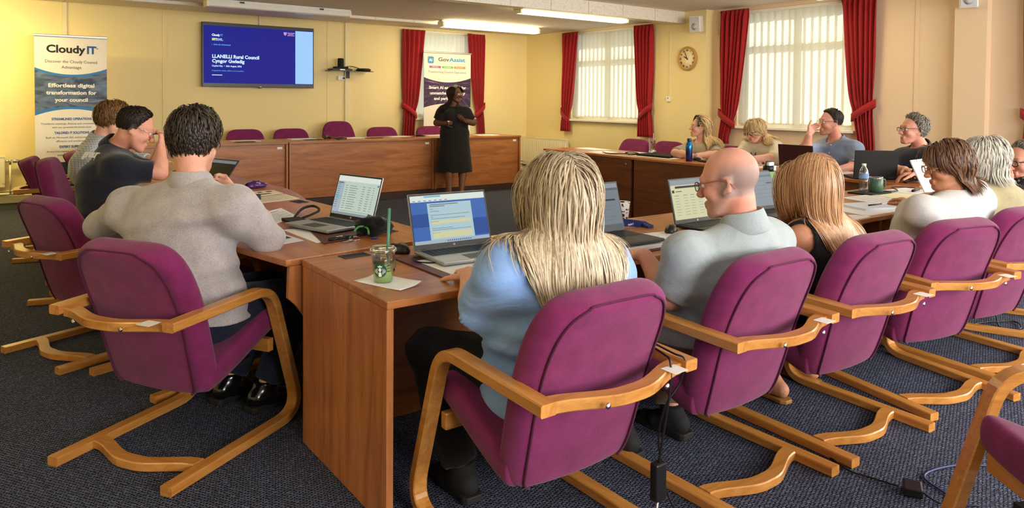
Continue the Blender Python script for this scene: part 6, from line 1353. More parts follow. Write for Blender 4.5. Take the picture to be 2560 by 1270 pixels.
def c_list(R, l, T):                                           # web list
    R('window', 0, 1, 0, 1, S_['pale']); R('top_band', 0, 1, .86, .99, S_['bar'], 1); R('side_menu', .0, .17, .07, .85, S_['task'], 1); R('task_bar', 0, 1, 0, .065, S_['grey'], 1)
    R('menu_highlight', .0, .17, .43, .47, S_['hl'], 2); R('menu_title', .02, .14, .80, .825, S_['ink'], 2)
    for i in range(11):
        v = .75-.058*i
        R('row', .21, .27, v, v+.010, S_['ink'], 2); R('row', .31, .31+.20*(1 if i % 2 else .82), v, v+.010, S_['ink'], 2); R('row', .62, .68, v, v+.010, S_['ink'], 2); R('row', .75, .81, v, v+.010, S_['ink'], 2); R('row', .87, .90, v, v+.010, S_['ink'], 2); R('menu_item', .02, .085, v+.01, v+.02, S_['ink'], 2)
    R('rule', .2, .93, .10, .106, S_['dark'], 2); R('avatar', .955, .985, .79, .83, S_['blue'], 2)
def c_form(R, l, T):                                           # survey form
    R('window', 0, 1, 0, 1, S_['blue']); R('backdrop_facet', 0, .26, .35, .62, S_['blue2'], 1); R('backdrop_facet', .74, 1, .1, .45, S_['blue2'], 1); R('top_band', 0, 1, .87, 1, S_['bar'], 1); R('tab', .18, .40, .955, .99, S_['hl'], 2); R('task_bar', 0, 1, 0, .07, S_['task'], 1)
    R('form_page', .21, .80, .07, .83, S_['page'], 2)
    for i, (u1, v) in enumerate(((.62, .79), (.44, .755), (.28, .70), (.36, .655), (.76, .575), (.27, .535), (.70, .50), (.34, .44), (.52, .30), (.76, .265), (.34, .205))): R('form_line', .24, u1, v, v+(.014 if i < 2 else .007), S_['ink'], 3)
    R('answer_box', .245, .77, .395, .465, S_['cream'], 3); R('answer_box', .245, .77, .10, .23, S_['cream'], 3)
    for i in range(12): R('task_icon', .42+i*.028, .436+i*.028, .02, .045, S_['blue'] if i % 3 else S_['ink'], 2)
    for i in range(7): R('bookmark', .03+i*.07, .065+i*.07, .885, .897, S_['ink'], 2)
def c_grey(R, l, T):
    R('window', 0, 1, 0, 1, S_['slate']); R('top_band', 0, 1, .90, 1, S_['grey'], 1); R('dark_bar', 0, 1, .845, .895, S_['mid'], 1); R('task_bar', 0, 1, 0, .06, S_['mid'], 1); R('button', .76, .93, .60, .64, S_['dark'], 2)
    for i in range(5): R('row', .1, .92-.1*(i % 3), .48-.08*i, .486-.08*i, S_['ink'], 2)
def c_cream(R, l, T):
    R('window', 0, 1, 0, 1, S_['cream']); R('top_band', 0, 1, .87, 1, S_['grey'], 1); R('title_bar', .10, 1, .79, .845, S_['dark'], 2); R('app_icon', .02, .07, .68, .75, S_['dark'], 2)
    for i in range(8):
        v = .60-.07*i
        for u in (.06, .26, .42, .60, .78): R('row', u, u+.10, v, v+.011, S_['ink'] if i == 0 else S_['line'], 2)
    R('heading', .10, .24, .70, .72, S_['ink'], 2)
def c_slate(R, l, T):
    R('window', 0, 1, 0, 1, S_['grey']); R('top_band', 0, 1, .84, .90, S_['slate'], 1)
    for i in range(5): R('row', .1, .9, .72-.12*i, .727-.12*i, S_['slate'], 2)
    R('button', .74, .88, .64, .68, S_['mid'], 2)
def c_off(R, l, T): R('window', 0, 1, 0, 1, S_['off']); R('top_band', 0, 1, .86, .98, S_['slate'], 1)  # blank screen; its grey band is a painted reflection
B1z = TZ+.0065
laptop(1.535, 3.468, B1z+.001, -75.5, 'silver laptop showing a web list, in front of the man in grey', lt_silver, 17, .345, .27, c_list)
laptop(1.622, 2.607, B1z+.001, -3, 'silver laptop showing a blue survey form, left of the woman in light blue', lt_silver, 17, .372, .255, c_form)
laptop(2.272, 2.442, TZ+.020, -2, 'dark grey laptop half hidden behind the long ash blonde hair', lt_dark, 16, .37, .255, c_grey, logo=False)
laptop(3.02, 2.47, TZ+.001, 0, 'laptop with a yellowish table on screen, in front of the bald man', lt_black, 14, .345, .235, c_cream, lt_dark)
laptop(3.675, 2.53, TZ+.002, -4, 'laptop beside the green sports bottle in front of the sleeveless woman', lt_dark, 20, .345, .235, c_slate, logo=False)
laptop(6.02, 3.095, TZ+.001, 137.5, 'black laptop seen from behind in front of the man in the navy shirt', lt_black, 8, .345, .235, None, lt_black)
laptop(6.10, 3.86, TZ+.001, 92, 'dark maroon laptop lid in front of the man in the blue shirt', lt_maroon, 8, .345, .235, None, lt_maroon)
laptop(1.30, 5.36, TZ+.001, -72, 'black laptop with a blank screen in front of the man in navy', lt_black, 38, .345, .235, c_off)
# flat sheets, blotters, folders
def sheet(name, pts, label, cat, mat, z=TZ, th=.0009, lines=None, group=None, curl=0.0, seedv=0):
    cx = sum(p[0] for p in pts)/len(pts); cy = sum(p[1] for p in pts)/len(pts); P = [Vector((p[0]-cx, p[1]-cy)) for p in pts]
    if sum(P[i].x*P[(i+1) % len(P)].y-P[(i+1) % len(P)].x*P[i].y for i in range(len(P))) < 0: P = P[::-1]
    if curl and len(P) == 4:
        n = 8; V = []; F = []
        for i in range(n+1):
            for k in range(n+1):
                u, v = i/n, k/n; p = (P[0]*(1-u)+P[1]*u)*(1-v)+(P[3]*(1-u)+P[2]*u)*v
                V.append((p.x, p.y, .0004+curl*(max(0, u-.55)**2*3+max(0, .3-v)**2*2)))
        for i in range(n):
            for k in range(n): a = i*(n+1)+k; F.append((a, a+n+1, a+n+2, a+1))
        o = link(name, raw_mesh(name, V, F, mat, True), None, (cx, cy, z)); sm = o.modifiers.new('s', 'SOLIDIFY'); sm.thickness = th; sm.offset = 1
    else:
        o = MB().prism([(p.x, p.y) for p in P], 0, th).build(name, mat, None, (cx, cy, z), bevel=.001 if th > .004 else 0)
    tag(o, label, cat, group)
    if lines and len(P) == 4:
        ln = MB()
        for (u0, u1, v0, v1) in lines:
            q = lambda u, v: (P[0]*(1-u)+P[1]*u)*(1-v)+(P[3]*(1-u)+P[2]*u)*v
            ln.add([(*q(u0, v0), th+.0005), (*q(u1, v0), th+.0005), (*q(u1, v1), th+.0005), (*q(u0, v1), th+.0005)], [(0, 1, 2, 3)])
        tag(ln.build('print', M['ink'], o), kind='stuff')
    return o
def rows(n, u0=.1, u1=.9, v0=.12, v1=.85, h=.012): return [(u0, u1-(.25 if i % 3 == 2 else 0), v1-(v1-v0)*i/max(1, n-1), v1-(v1-v0)*i/max(1, n-1)+h) for i in range(n)]
sheet('desk_blotter', [(1.23, 3.06), (1.60, 3.14), (1.735, 3.62), (1.36, 3.72)], 'maroon desk blotter under the silver laptop with the web list', 'blotter', M['maroon'], TZ, .006)
sheet('desk_blotter', [(1.345, 2.225), (1.86, 2.225), (1.86, 2.63), (1.345, 2.63)], 'maroon desk blotter under the silver laptop with the blue form', 'blotter', M['maroon'], TZ, .006)
sheet('paper_sheet', [(1.215, 3.10), (1.30, 3.14), (1.36, 3.50), (1.20, 3.50)], 'white sheet poking out under the laptop with the web list', 'paper', M['paper'], TZ+.0002)
sheet('paper_sheet', [(1.39, 2.232), (1.61, 2.232), (1.61, 2.52), (1.39, 2.52)], 'white sheet under the front edge of the laptop with the blue form', 'paper', M['paper'], TZ+.0062, .0006)
sheet('printed_page', [(1.00, 3.14), (1.19, 3.19), (1.16, 3.49), (.97, 3.44)], 'printed page by the elbow of the man in grey, nearest the desk edge', 'paper', M['paper_blue'], TZ, lines=[(.12, .9, .78, .80), (.12, .6, .7, .715), (.55, .92, .30, .62)]+rows(5, .12, .5, .2, .6))
sheet('printed_page', [(1.20, 3.66), (1.405, 3.86), (1.43, 4.20), (1.20, 4.02)], 'curling printed letter beside the black spectacle case loop', 'paper', M['paper_blue'], TZ, lines=[(.15, .8, .80, .83)]+rows(9, .12, .92, .15, .68), curl=.0)
t = tag(MB().tube(catmull([(1.38, 3.72, TZ+.012), (1.50, 3.80, TZ+.03), (1.53, 3.95, TZ+.035), (1.46, 3.93, TZ+.03), (1.36, 3.78, TZ+.012)], 6), .007, 6).cbox((1.33, 3.70, TZ+.008), (.09, .13, .014)).build('spectacle_case', M['black_matte']), 'black looped strap and case lying under the curling letter', 'case')
sheet('leaflet', [(1.33, 4.44), (1.665, 4.535), (1.66, 4.80), (1.40, 4.70)], 'cream leaflet with printed columns on the wedge desk, nearest', 'leaflet', pm('cream_paper', lin(222, 216, 200), .7), TZ, lines=rows(7, .08, .92, .15, .85, .02))
sheet('leaflet', [(1.42, 4.76), (1.665, 4.84), (1.665, 5.05), (1.44, 5.02)], 'cream leaflet with small pictures, second on the wedge desk', 'leaflet', pm('cream_paper_two', lin(220, 212, 192), .7), TZ, lines=[(.2, .7, .2, .36), (.15, .3, .6, .8), (.42, .55, .6, .8), (.68, .86, .6, .82)])
sheet('small_box', [(1.36, 4.58), (1.44, 4.60), (1.45, 4.66), (1.37, 4.64)], 'small black and white box on the leaflets', 'box', M['black'], TZ+.002, .03)
# crumpled purple bag, clear bottle
def blob(name, c, r, mat, label, cat, seed=1, sq=.6, amp=.35, fr=5, n=(22, 14)):
    bm = bmesh.new(); bmesh.ops.create_icosphere(bm, subdivisions=3, radius=1.0); from mathutils import noise
    for v in bm.verts:
        k = 1+amp*noise.noise(v.co*fr*.5+Vector((seed*7, 0, 0)))+amp*.5*abs(noise.noise(v.co*fr+Vector((0, seed*3, 0))))
        v.co = Vector((v.co.x*r[0]*k, v.co.y*r[1]*k, max(-.55, v.co.z)*r[2]*k))
    zm = min(v.co.z for v in bm.verts)
    for v in bm.verts: v.co.z -= zm
    me = bpy.data.meshes.new(name); bm.to_mesh(me); bm.free(); me.materials.append(mat); me.polygons.foreach_set('use_smooth', [True]*len(me.polygons))
    return tag(link(name, me, None, c), label, cat)
blob('sweet_bag', (1.60, 5.23, TZ), (.075, .05, .03), pm('purple_foil', lin(74, 40, 104), .2, .3, coat=.3), 'crumpled shiny purple bag beside the black laptop', 'bag', 3, fr=7)
def water_bottle(x, y, z, label, h=.2, r=.032, fill=.55, lab=True):
    t = empty('water_bottle', (x, y, z), 0, label, 'bottle')
    prof = [(0, .0), (r*.85, .0), (r, .008), (r*.96, .03), (r, .05), (r*.92, .07), (r, .09), (r, .135), (r*.8, .158), (r*.42, h-.02), (r*.40, h-.008), (r*.40, h-.006)]
    MB().lathe(prof, 24, caps=False).build('shell', M['clear'], t)
    MB().lathe([(0, .004), (r*.9, .006), (r*.93, .03), (r*.9, .07), (r*.96, h*fill), (0, h*fill)], 24).build('water', glassmat('water', (.80, .86, .88), .2), t)
    MB().lathe([(r*.44, h-.014), (r*.46, h-.012), (r*.46, h), (0, h+.001)], 20).build('cap', M['white'], t)
    if lab: MB().lathe([(r*1.01, .097), (r*1.01, .132)], 24, caps=False).build('label', pm('bottle_label', lin(122, 156, 206), .4, var=(60, .5)), t)
    return t
water_bottle(1.55, 6.22, TZ, 'clear water bottle behind the black laptop on the far left desk', .215, .034, .5, False)
water_bottle(5.035, 2.665, TZ+.011, 'clear water bottle with a blue label beside the green mug')
sheet('black_notebook', [(4.95, 2.56), (5.22, 2.56), (5.22, 2.735), (4.95, 2.735)], 'thin black notebook under the water bottle and green mug', 'notebook', M['black_matte'], TZ, .0105)
t = empty('travel_mug', (5.135, 2.63, TZ+.011), math.radians(-20), 'green enamel mug with a clear lid beside the water bottle', 'mug')
MB().lathe([(0, 0), (.044, 0), (.046, .004), (.046, .096), (.043, .098), (.043, .01), (0, .01)], 32).build('body', pm('green_enamel', lin(62, 96, 74), .35), t); MB().lathe([(.0465, .095), (.0475, .097), (.0475, .106), (.04, .108), (0, .108)], 32).build('lid', M['clear'], t); MB().lathe([(.0462, .092), (.0468, .094), (.0462, .098)], 32, caps=False).build('rim', M['chrome'], t)
MB().tube(rounded([(.044, 0, .085), (.080, 0, .085), (.080, 0, .022), (.044, 0, .022)], .012, 4), .0055, 8).build('handle', pm('green_enamel_handle', lin(66, 100, 78), .35), t)
# right end of the near row: papers
P_ = 'loose papers at the right end of the near row'
sheet('paper_sheet', [(4.05, 2.12), (4.52, 2.115), (4.58, 2.44), (4.15, 2.44)], 'white sheet under the spiral notepad by the woman in white', 'paper', M['paper'], TZ)
o = sheet('notepad', [(4.24, 2.23), (4.50, 2.15), (4.57, 2.37), (4.32, 2.44)], 'thick lined notepad with a pen on it by the woman in white', 'notepad', M['paper_blue'], TZ+.001, .012, lines=rows(10, .08, .95, .08, .92, .006))
tag(MB().tube([(4.37, 2.28, TZ+.0175), (4.50, 2.27, TZ+.0175)], .0042, 8).tube([(4.50, 2.27, TZ+.0175), (4.515, 2.269, TZ+.0165)], [.004, .001], 8).build('pen', M['black']), 'black pen lying on the thick notepad', 'pen')
sheet('paper_sheet', [(4.58, 2.30), (5.02, 2.33), (5.02, 2.60), (4.66, 2.62)], 'white sheets fanned between the notepad and the black notebook', 'paper', M['paper'], TZ, .004, lines=rows(6))
sheet('paper_sheet', [(4.93, 2.30), (5.25, 2.30), (5.25, 2.54), (4.95, 2.545)], 'pale yellow sheet in front of the black notebook', 'paper', pm('pale_yellow_paper', lin(236, 228, 190), .7), TZ+.0046, .001)
sheet('paper_sheet', [(3.86, 2.09), (4.045, 2.09), (4.03, 2.18), (3.99, 2.20)], 'folded white leaflet at the front edge behind the copper blonde hair', 'paper', M['paper'], TZ, .003)
sheet('paper_sheet', [(5.30, 2.44), (5.62, 2.45), (5.64, 2.67), (5.28, 2.68)], 'white sheet with a black marker, right of the green mug', 'paper', M['paper'], TZ, .002)
tag(MB().tube([(5.40, 2.50, TZ+.012), (5.56, 2.53, TZ+.012)], .0095, 10).build('marker_pen', M['black']), 'black marker pen on the sheet right of the green mug', 'pen')
tag(MB().tube(catmull([(5.25, 2.71, TZ+.004), (5.32, 2.58, TZ+.006), (5.45, 2.64, TZ+.005), (5.60, 2.74, TZ+.004), (5.70, 2.62, TZ+.004)], 8), .0035, 6).build('charger_cable', M['darkgrey']), 'grey charger cable wandering over the papers near the green mug', 'cable')
# green sports bottle
t = empty('sports_bottle', (3.845, 2.615, TZ), 0, 'large translucent green sports bottle with a black and white cap', 'bottle')
MB().lathe([(0, 0), (.036, 0), (.040, .006), (.041, .10), (.038, .125), (.041, .15), (.041, .20), (.034, .222), (.034, .226), (0, .226)], 28).build('body', pm('green_tritan', lin(140, 182, 96), .25, trans=.35, ior=1.3), t)
MB().lathe([(.033, .224), (.036, .226), (.036, .252), (.030, .258), (0, .258)], 28).build('collar', M['black'], t, bevel=0)
MB().cbox((0, 0, .268), (.05, .036, .022)).build('flip_lid', M['white'], t, bevel=.005); MB().cbox((0, -.037, .245), (.018, .008, .03)).build('latch', M['white'], t, bevel=.002)
MB().tube(rounded([(-.034, 0, .245), (-.034, 0, .283), (.034, 0, .283), (.034, 0, .245)], .015, 4), .005, 8).build('carry_loop', M['black'], t)
# middle of the near row
sheet('desk_folder', [(1.93, 2.56), (2.17, 2.56), (2.17, 2.80), (1.93, 2.80)], 'pale yellow folder beside the laptop with the blue form', 'folder', M['yellow_folder'], TZ, .004)
sheet('paper_stack', [(2.10, 2.165), (2.47, 2.165), (2.47, 2.42), (2.10, 2.42)], 'thick white pad under the dark grey laptop', 'paper', M['paper'], TZ+.004, .014)
sheet('desk_blotter', [(2.09, 2.14), (2.50, 2.14), (2.50, 2.46), (2.09, 2.46)], 'maroon desk blotter under the dark grey laptop', 'blotter', M['maroon'], TZ, .0035)
sheet('paper_sheet', [(2.47, 2.21), (2.62, 2.21), (2.80, 2.42), (2.56, 2.46)], 'lined white sheet under the black and white mouse', 'paper', M['paper'], TZ, .001, lines=rows(7, .1, .9, .1, .9, .008))
def mouse(x, y, z, rz, label, top, side):
    t = empty('computer_mouse', (x, y, z), rz, label, 'mouse')
    def sh(s, nm, m, z0, fl):
        bm = bmesh.new(); bmesh.ops.create_uvsphere(bm, u_segments=20, v_segments=12, radius=1)
        for v in bm.verts: zz = max(v.co.z, -.15) if fl else v.co.z; v.co = Vector((v.co.x*.030*s*(1-.12*v.co.y), v.co.y*.054*s, z0+zz*.034*s+(.004 if v.co.y < 0 else 0)*fl))
        me = bpy.data.meshes.new(nm); bm.to_mesh(me); bm.free(); me.materials.append(m); me.polygons.foreach_set('use_smooth', [True]*len(me.polygons)); return link(nm, me, t)
    sh(1.0, 'shell', top, .0056, 1); MB().lathe([(0, 0), (.028, 0), (.030, .006), (0, .006)], 20, mat=Matrix.Scale(1.75, 4, (0, 1, 0))).build('base', side, t)
    MB().tube([(-.0, .022, .036), (0, .038, .032)], .004, 8).build('scroll_wheel', M['darkgrey'], t); return t
mouse(2.72, 2.385, TZ+.001, -1.1, 'black topped mouse with a white base in front of the bald man', M['black'], M['white'])
mouse(1.418, 2.715, TZ+.0005, .5, 'black mouse half hidden behind the laptop with the blue form', M['black'], M['black_matte'])
t = empty('paper_cup', (2.745, 2.745, TZ), 0, 'white paper cup with black print behind the dark grey laptop', 'cup')
def cupprint():
    m, nt, p = newmat('cup_print'); L = nt.links; tc = nd(nt, 'ShaderNodeTexCoord'); n = nd(nt, 'ShaderNodeTexNoise'); n.inputs['Scale'].default_value = 60; n.inputs['Detail'].default_value = 2; L.new(tc.outputs['Object'], n.inputs[0])
    L.new(mix_rgb(nt, mth(nt, 'GREATER_THAN', n.outputs['Fac'], .56), lin(238, 236, 234), lin(40, 40, 46)), p.inputs['Base Color']); return m
MB().lathe([(0, 0), (.030, 0), (.040, .105), (.041, .108), (.039, .108), (.029, .004), (0, .004)], 28).build('wall', cupprint(), t); MB().tube([(.0405*math.cos(a), .0405*math.sin(a), .108) for a in np.linspace(0, 2*PI, 25)[:-1]], .0018, 6, closed=True).build('rolled_rim', M['white'], t)
navy_lany = Cm('navy_lanyard', lin(34, 46, 104))
t = empty('lanyard', (2.66, 2.60, TZ), 0, 'coiled navy lanyard with white lettering behind the dark grey laptop', 'lanyard')
for k in range(4):
    pts = catmull([(-.10+.01*k, -.02+.012*k, .004+.006*k), (-.03, .03+.01*k, .012+.007*k), (.05, .0, .008+.006*k), (.11, -.05+.015*k, .004+.003*k), (.06, -.06+.01*k, .003+.003*k)], 6)
    fr = [(Vector((0, 0, 1)), Vector((0, 1, 0)))]*len(pts); MB().sweep(pts, [(-.008, -.0012), (.008, -.0012), (.008, .0012), (-.008, .0012)], frames=fr).build('strap_loop', navy_lany, t)
text('lanyard_text', 'TRAIN IT', .014, M['ink_white'], t, (-.05, -.030, .018), rot=(PI/2, 0, .25), depth=.0002)
# the iced drink, napkin, phone
sheet('napkin', [(1.068, 2.385), (1.165, 2.415), (1.24, 2.205), (1.140, 2.168)], 'crumpled white napkin under the iced green drink', 'napkin', M['paper'], TZ+.0003, .0012, curl=.016)
t = empty('iced_drink', (1.148, 2.315, TZ+.0022), math.radians(-8), 'clear plastic cup of iced green drink with a green straw', 'drink')
MB().lathe([(0, 0), (.0305, 0), (.0315, .003), (.0425, .108), (.0445, .112), (.0435, .112), (.0412, .106), (.0298, .004)], 36, caps=False).build('cup', M['clear'], t)
MB().lathe([(0, .003), (.0300, .003), (.0365, .066), (0, .066)], 36).build('drink', pm('matcha_milk', lin(158, 196, 96), .4, var=(20, .12)), t)
MB().lathe([(.0365, .066), (.0385, .085), (.030, .090), (0, .088)], 30).build('ice_layer', glassmat('ice_haze', (.86, .90, .80), .25), t)
MB().lathe([(.046, .106), (.0475, .108), (.0475, .116), (.043, .121), (.038, .124), (0, .124)], 36).build('lid', glassmat('lid_plastic', (.90, .88, .78), .5), t)
MB().tube([(.0465*math.cos(a), .0465*math.sin(a), .110) for a in np.linspace(0, 2*PI, 37)[:-1]], .0022, 6, closed=True).build('lid_rim', M['clear'], t)
MB().tube([(.012, -.004, .02), (.023, .002, .255)], .0052, 12, caps=True).build('straw', pm('green_straw', lin(74, 142, 118), .35), t)
eg = pm('emblem_green', lin(22, 92, 64), .5); a0 = math.radians(-125)
def oncup(u, v, off): r = .0315+(.0425-.0315)*(v/.108)+off; a = a0+u/r; return (r*math.cos(a), r*math.sin(a), v)
def emblem(name, poly, off, mat, cz=.046):
    V = [oncup(0, cz, off)] + [oncup(u, cz+v, off) for u, v in poly]; n = len(poly); return link(name, raw_mesh(name, V, [(0, i+1, (i+1) % n+1) for i in range(n)], mat), t)
circ = lambda r, cu=0, cv=0, n=40, sy=1: [(cu+r*math.cos(2*PI*k/n), cv+r*sy*math.sin(2*PI*k/n)) for k in range(n)]
def emblem2(name, poly, off, mat, cu, cv, cz=.046):
    V = [oncup(cu, cz+cv, off)]+[oncup(u, cz+v, off) for u, v in poly]; n = len(poly); return link(name, raw_mesh(name, V, [(0, i+1, (i+1) % n+1) for i in range(n)], mat), t)
emblem('emblem_disc', circ(.0235), .0008, eg)
emblem2('emblem_face', circ(.0052, 0, .003, 20, 1.35), .0013, M['ink_white'], 0, .003)
emblem2('emblem_crown', [(-.007, .0115), (.007, .0115), (.009, .017), (.0045, .0145), (0, .0195), (-.0045, .0145), (-.009, .017)], .0013, M['ink_white'], 0, .0135)
emblem2('emblem_body', [(-.0045, -.006), (.0045, -.006), (.006, -.0195), (0, -.022), (-.006, -.0195)], .0013, M['ink_white'], 0, -.012)
for s in (-1, 1):
    for k in range(3): 
        o_ = .0085+k*.0042; P4 = [(s*o_, .008-k*.002), (s*(o_+.0016), .008-k*.002), (s*(o_+.0030), -.004), (s*(o_+.0008), -.013+k*.003), (s*(o_-.0010), -.013+k*.003), (s*(o_+.0012), -.004)]
        emblem2('emblem_wave', P4, .0013, M['ink_white'], s*(o_+.001), -.003)
for k in range(3): emblem('level_mark', [(.030, .018-k*.011), (.040, .018-k*.011), (.040, .0172-k*.011), (.030, .0172-k*.011)], .0013, M['ink_black'])
t = empty('mobile_phone', (1.262, 2.53, TZ), math.radians(-28), 'black smartphone lying behind the iced drink', 'phone')
MB().cbox((0, 0, .0055), (.078, .165, .010)).build('body', M['black'], t, bevel=.004); MB().cbox((0, 0, .0108), (.070, .155, .0006)).build('screen', pm('phone_glass', lin(16, 17, 20), .08), t); MB().cbox((-.0395, .02, .0055), (.002, .03, .004)).build('side_button', M['darkgrey'], t)
tag(MB().tube(catmull([(1.44, 2.50, TZ+.010), (1.40, 2.56, TZ+.012), (1.385, 2.49, TZ+.009), (1.43, 2.44, TZ+.010), (1.47, 2.50, TZ+.010)], 6), .0028, 6).build('usb_cable', M['black']), 'short black cable looped by the laptop with the blue form', 'cable')
def port(x, y, rz, label, w=.115, d=.065):
    t = empty('cable_port', (x, y, TZ), rz, label, 'cable port', 'black cable ports let into the desk tops'); mb = MB()
    for a, b in (((-w/2, -d/2), (w/2, -d/2+.007)), ((-w/2, d/2-.007), (w/2, d/2)), ((-w/2, -d/2+.007), (-w/2+.007, d/2-.007)), ((w/2-.007, -d/2+.007), (w/2, d/2-.007))): mb.box((*a, 0), (*b, .003))
    mb.build('rim', M['black'], t); MB().box((-w/2+.007, -d/2+.007, .0002), (w/2-.007, d/2-.007, .0014)).build('flap', M['black_matte'], t)
port(1.245, 2.768, .05, 'black cable port near the corner behind the iced drink'); port(1.61, 4.395, -1.4, 'black cable port on the desk next to the leaflets'); port(1.60, 3.205, -1.3, 'black cable port between the keys and the green straw')
# keys with pouch
t = empty('key_bunch', (1.47, 3.11, TZ), 0, 'bunch of keys with a black pouch and green clip', 'keys')
o = blob('pouch', (0, 0, 0), (.085, .055, .05), Cm('black_nylon', lin(18, 18, 20)), None, None, 5, amp=.5, fr=6); o.parent = t; o.location = (.045, .05, 0)
MB().tube([(-.085+.026*math.cos(a), -.03+.026*math.sin(a), .006+.004*math.sin(a)) for a in np.linspace(0, 2*PI, 25)[:-1]], .002, 6, closed=True).build('split_ring', M['chrome'], t)
MB().tube([(-.20, -.015, .010), (-.10, .0, .010)], .0095, 10).tube([(-.10, .0, .010), (-.08, -.005, .010)], .006, 8).build('torch', M['black'], t)
MB().tube([(-.17, -.0135, .0195), (-.12, -.0045, .0195)], .0018, 6).build('torch_clip', M['chrome'], t)
for k, (a, ln) in enumerate(((3.5, .055), (3.8, .05))):
    c, s = math.cos(a), math.sin(a); x0, y0 = -.085+.026*c, -.03+.026*s
    MB().prism([(0, -.009), (.018, -.010), (.022, -.004), (ln, -.004), (ln, .003), (.022, .004), (.018, .010), (0, .009)], .002+.003*k, .0042+.003*k, mat=Matrix.Translation((x0, y0, 0)) @ Matrix.Rotation(a, 4, 'Z')).build('key', M['chrome'], t)
MB().tube(catmull([(-.07, .01, .03), (-.04, .02, .048), (-.01, .0, .042), (-.02, -.04, .02)], 6), .005, 8).build('clip', pm('green_clip', lin(74, 160, 84), .35), t)
MB().lathe([(0, 0), (.017, 0), (.017, .004), (0, .004)], 20, c=(.0, -.055, .002)).build('blue_fob', pm('blue_fob', lin(44, 64, 150), .3), t)
# right row
sheet('paper_sheet', [(6.35, 6.86), (6.60, 6.80), (6.64, 7.28), (6.40, 7.30)], 'brown edged sheets on the far right desk, by the back edge', 'paper', M['paper'], TZ, .003)
sheet('paper_sheet', [(6.05, 6.42), (6.34, 6.42), (6.44, 6.74), (6.10, 6.72)], 'white sheet on the far right desk, nearest its front edge', 'paper', M['paper'], TZ, .001)
sheet('paper_sheet', [(6.36, 6.0), (6.62, 6.0), (6.62, 6.40), (6.36, 6.38)], 'white sheets by the pink tumbler', 'paper', M['paper'], TZ, .001)
t = sheet('document_case', [(6.17, 5.46), (6.47, 5.60), (6.47, 5.98), (6.17, 5.95)], 'flat black document case in front of the tumbler', 'case', M['black_matte'], TZ+.0015, .024)
sheet('paper_sheet', [(6.10, 5.40), (6.50, 5.40), (6.50, 5.99), (6.10, 5.97)], 'white sheet lying under the flat black document case', 'paper', M['paper'], TZ, .0012)
mouse(6.40, 5.92, TZ+.0256, 1.4, 'grey and black mouse on the document case by the tumbler', M['silver'], M['black'])
tag(MB().tube(catmull([(6.18, 6.10, TZ+.008), (6.27, 6.02, TZ+.02), (6.30, 6.14, TZ+.024), (6.22, 6.18, TZ+.02), (6.20, 6.04, TZ+.01), (6.32, 6.07, TZ+.012), (6.10, 6.30, TZ+.005), (6.2, 6.55, TZ+.006)], 8), .0055, 6).build('cable_bundle', M['black']), 'bundle of black cable left of the document case', 'cable')
t = empty('tumbler', (6.56, 6.07, TZ+.001), 0, 'tall purple patterned tumbler with a pale straw on the right desk', 'tumbler')
def tumbprint():
    m, nt, p = newmat('tumbler_print'); L = nt.links; tc = nd(nt, 'ShaderNodeTexCoord'); v = nd(nt, 'ShaderNodeTexVoronoi'); v.inputs['Scale'].default_value = 38; L.new(tc.outputs['Object'], v.inputs[0]); sp = nd(nt, 'ShaderNodeSeparateXYZ'); L.new(tc.outputs['Object'], sp.inputs[0])
    c = mix_rgb(nt, mth(nt, 'GREATER_THAN', sp.outputs['Z'], .12), lin(120, 44, 40), lin(126, 36, 110)); L.new(mix_rgb(nt, mth(nt, 'LESS_THAN', v.outputs['Distance'], .28), c, lin(214, 150, 120)), p.inputs['Base Color']); p.inputs['Roughness'].default_value = .3; return m
MB().lathe([(0, .004), (.030, .004), (.040, .155), (0, .155)], 28).build('printed_liner', tumbprint(), t); MB().lathe([(0, 0), (.034, 0), (.046, .178), (.047, .182), (.0455, .18)], 28, caps=False).build('outer_wall', M['clear'], t); MB().tube([(.01, 0, .02), (.016, -.005, .245)], .004, 8).build('straw', pm('pale_straw', lin(226, 190, 190), .4), t)
t = empty('metal_flask', (6.105, 5.125, TZ), 0, 'shiny blue and purple metal flask on the right desk', 'flask')
def flaskm():
    m, nt, p = newmat('blue_purple_metal'); L = nt.links; tc = nd(nt, 'ShaderNodeTexCoord'); sp = nd(nt, 'ShaderNodeSeparateXYZ'); L.new(tc.outputs['Object'], sp.inputs[0]); cr = nd(nt, 'ShaderNodeValToRGB'); e = cr.color_ramp.elements
    e[0].color = lin(74, 40, 132); e[1].color = lin(20, 120, 186); L.new(mth(nt, 'MULTIPLY', sp.outputs['Z'], 5), cr.inputs[0]); L.new(cr.outputs[0], p.inputs['Base Color']); p.inputs['Metallic'].default_value = .8; p.inputs['Roughness'].default_value = .22; return m
MB().lathe([(0, 0), (.033, 0), (.036, .004), (.036, .155), (.032, .18), (.021, .203), (.020, .212), (0, .212)], 32).build('body', flaskm(), t); MB().lathe([(.022, .212), (.0225, .214), (.0225, .238), (.02, .242), (0, .242)], 24).build('cap', pm('dark_blue_cap', lin(24, 50, 76), .35), t)
sheet('paper_sheet', [(6.28, 5.18), (6.52, 5.18), (6.56, 5.38), (6.30, 5.38)], 'white sheet under the folded arms of the woman in the headband', 'paper', M['paper'], TZ, .001)
sheet('tablet_case', [(6.10, 4.84), (6.34, 4.82), (6.36, 5.04), (6.16, 5.06)], 'black closed tablet beside the blue flask', 'tablet', M['black'], TZ, .014)
blob('glove', (6.24, 5.13, TZ), (.05, .035, .022), Cm('black_knit', lin(24, 24, 26)), 'small black pouch between the blue flask and the tablet', 'pouch', 8)
sheet('paper_sheet', [(6.06, 4.24), (6.40, 4.22), (6.44, 4.58), (6.08, 4.58)], 'white papers in front of the woman in dark framed glasses', 'paper', M['paper'], TZ, .002)
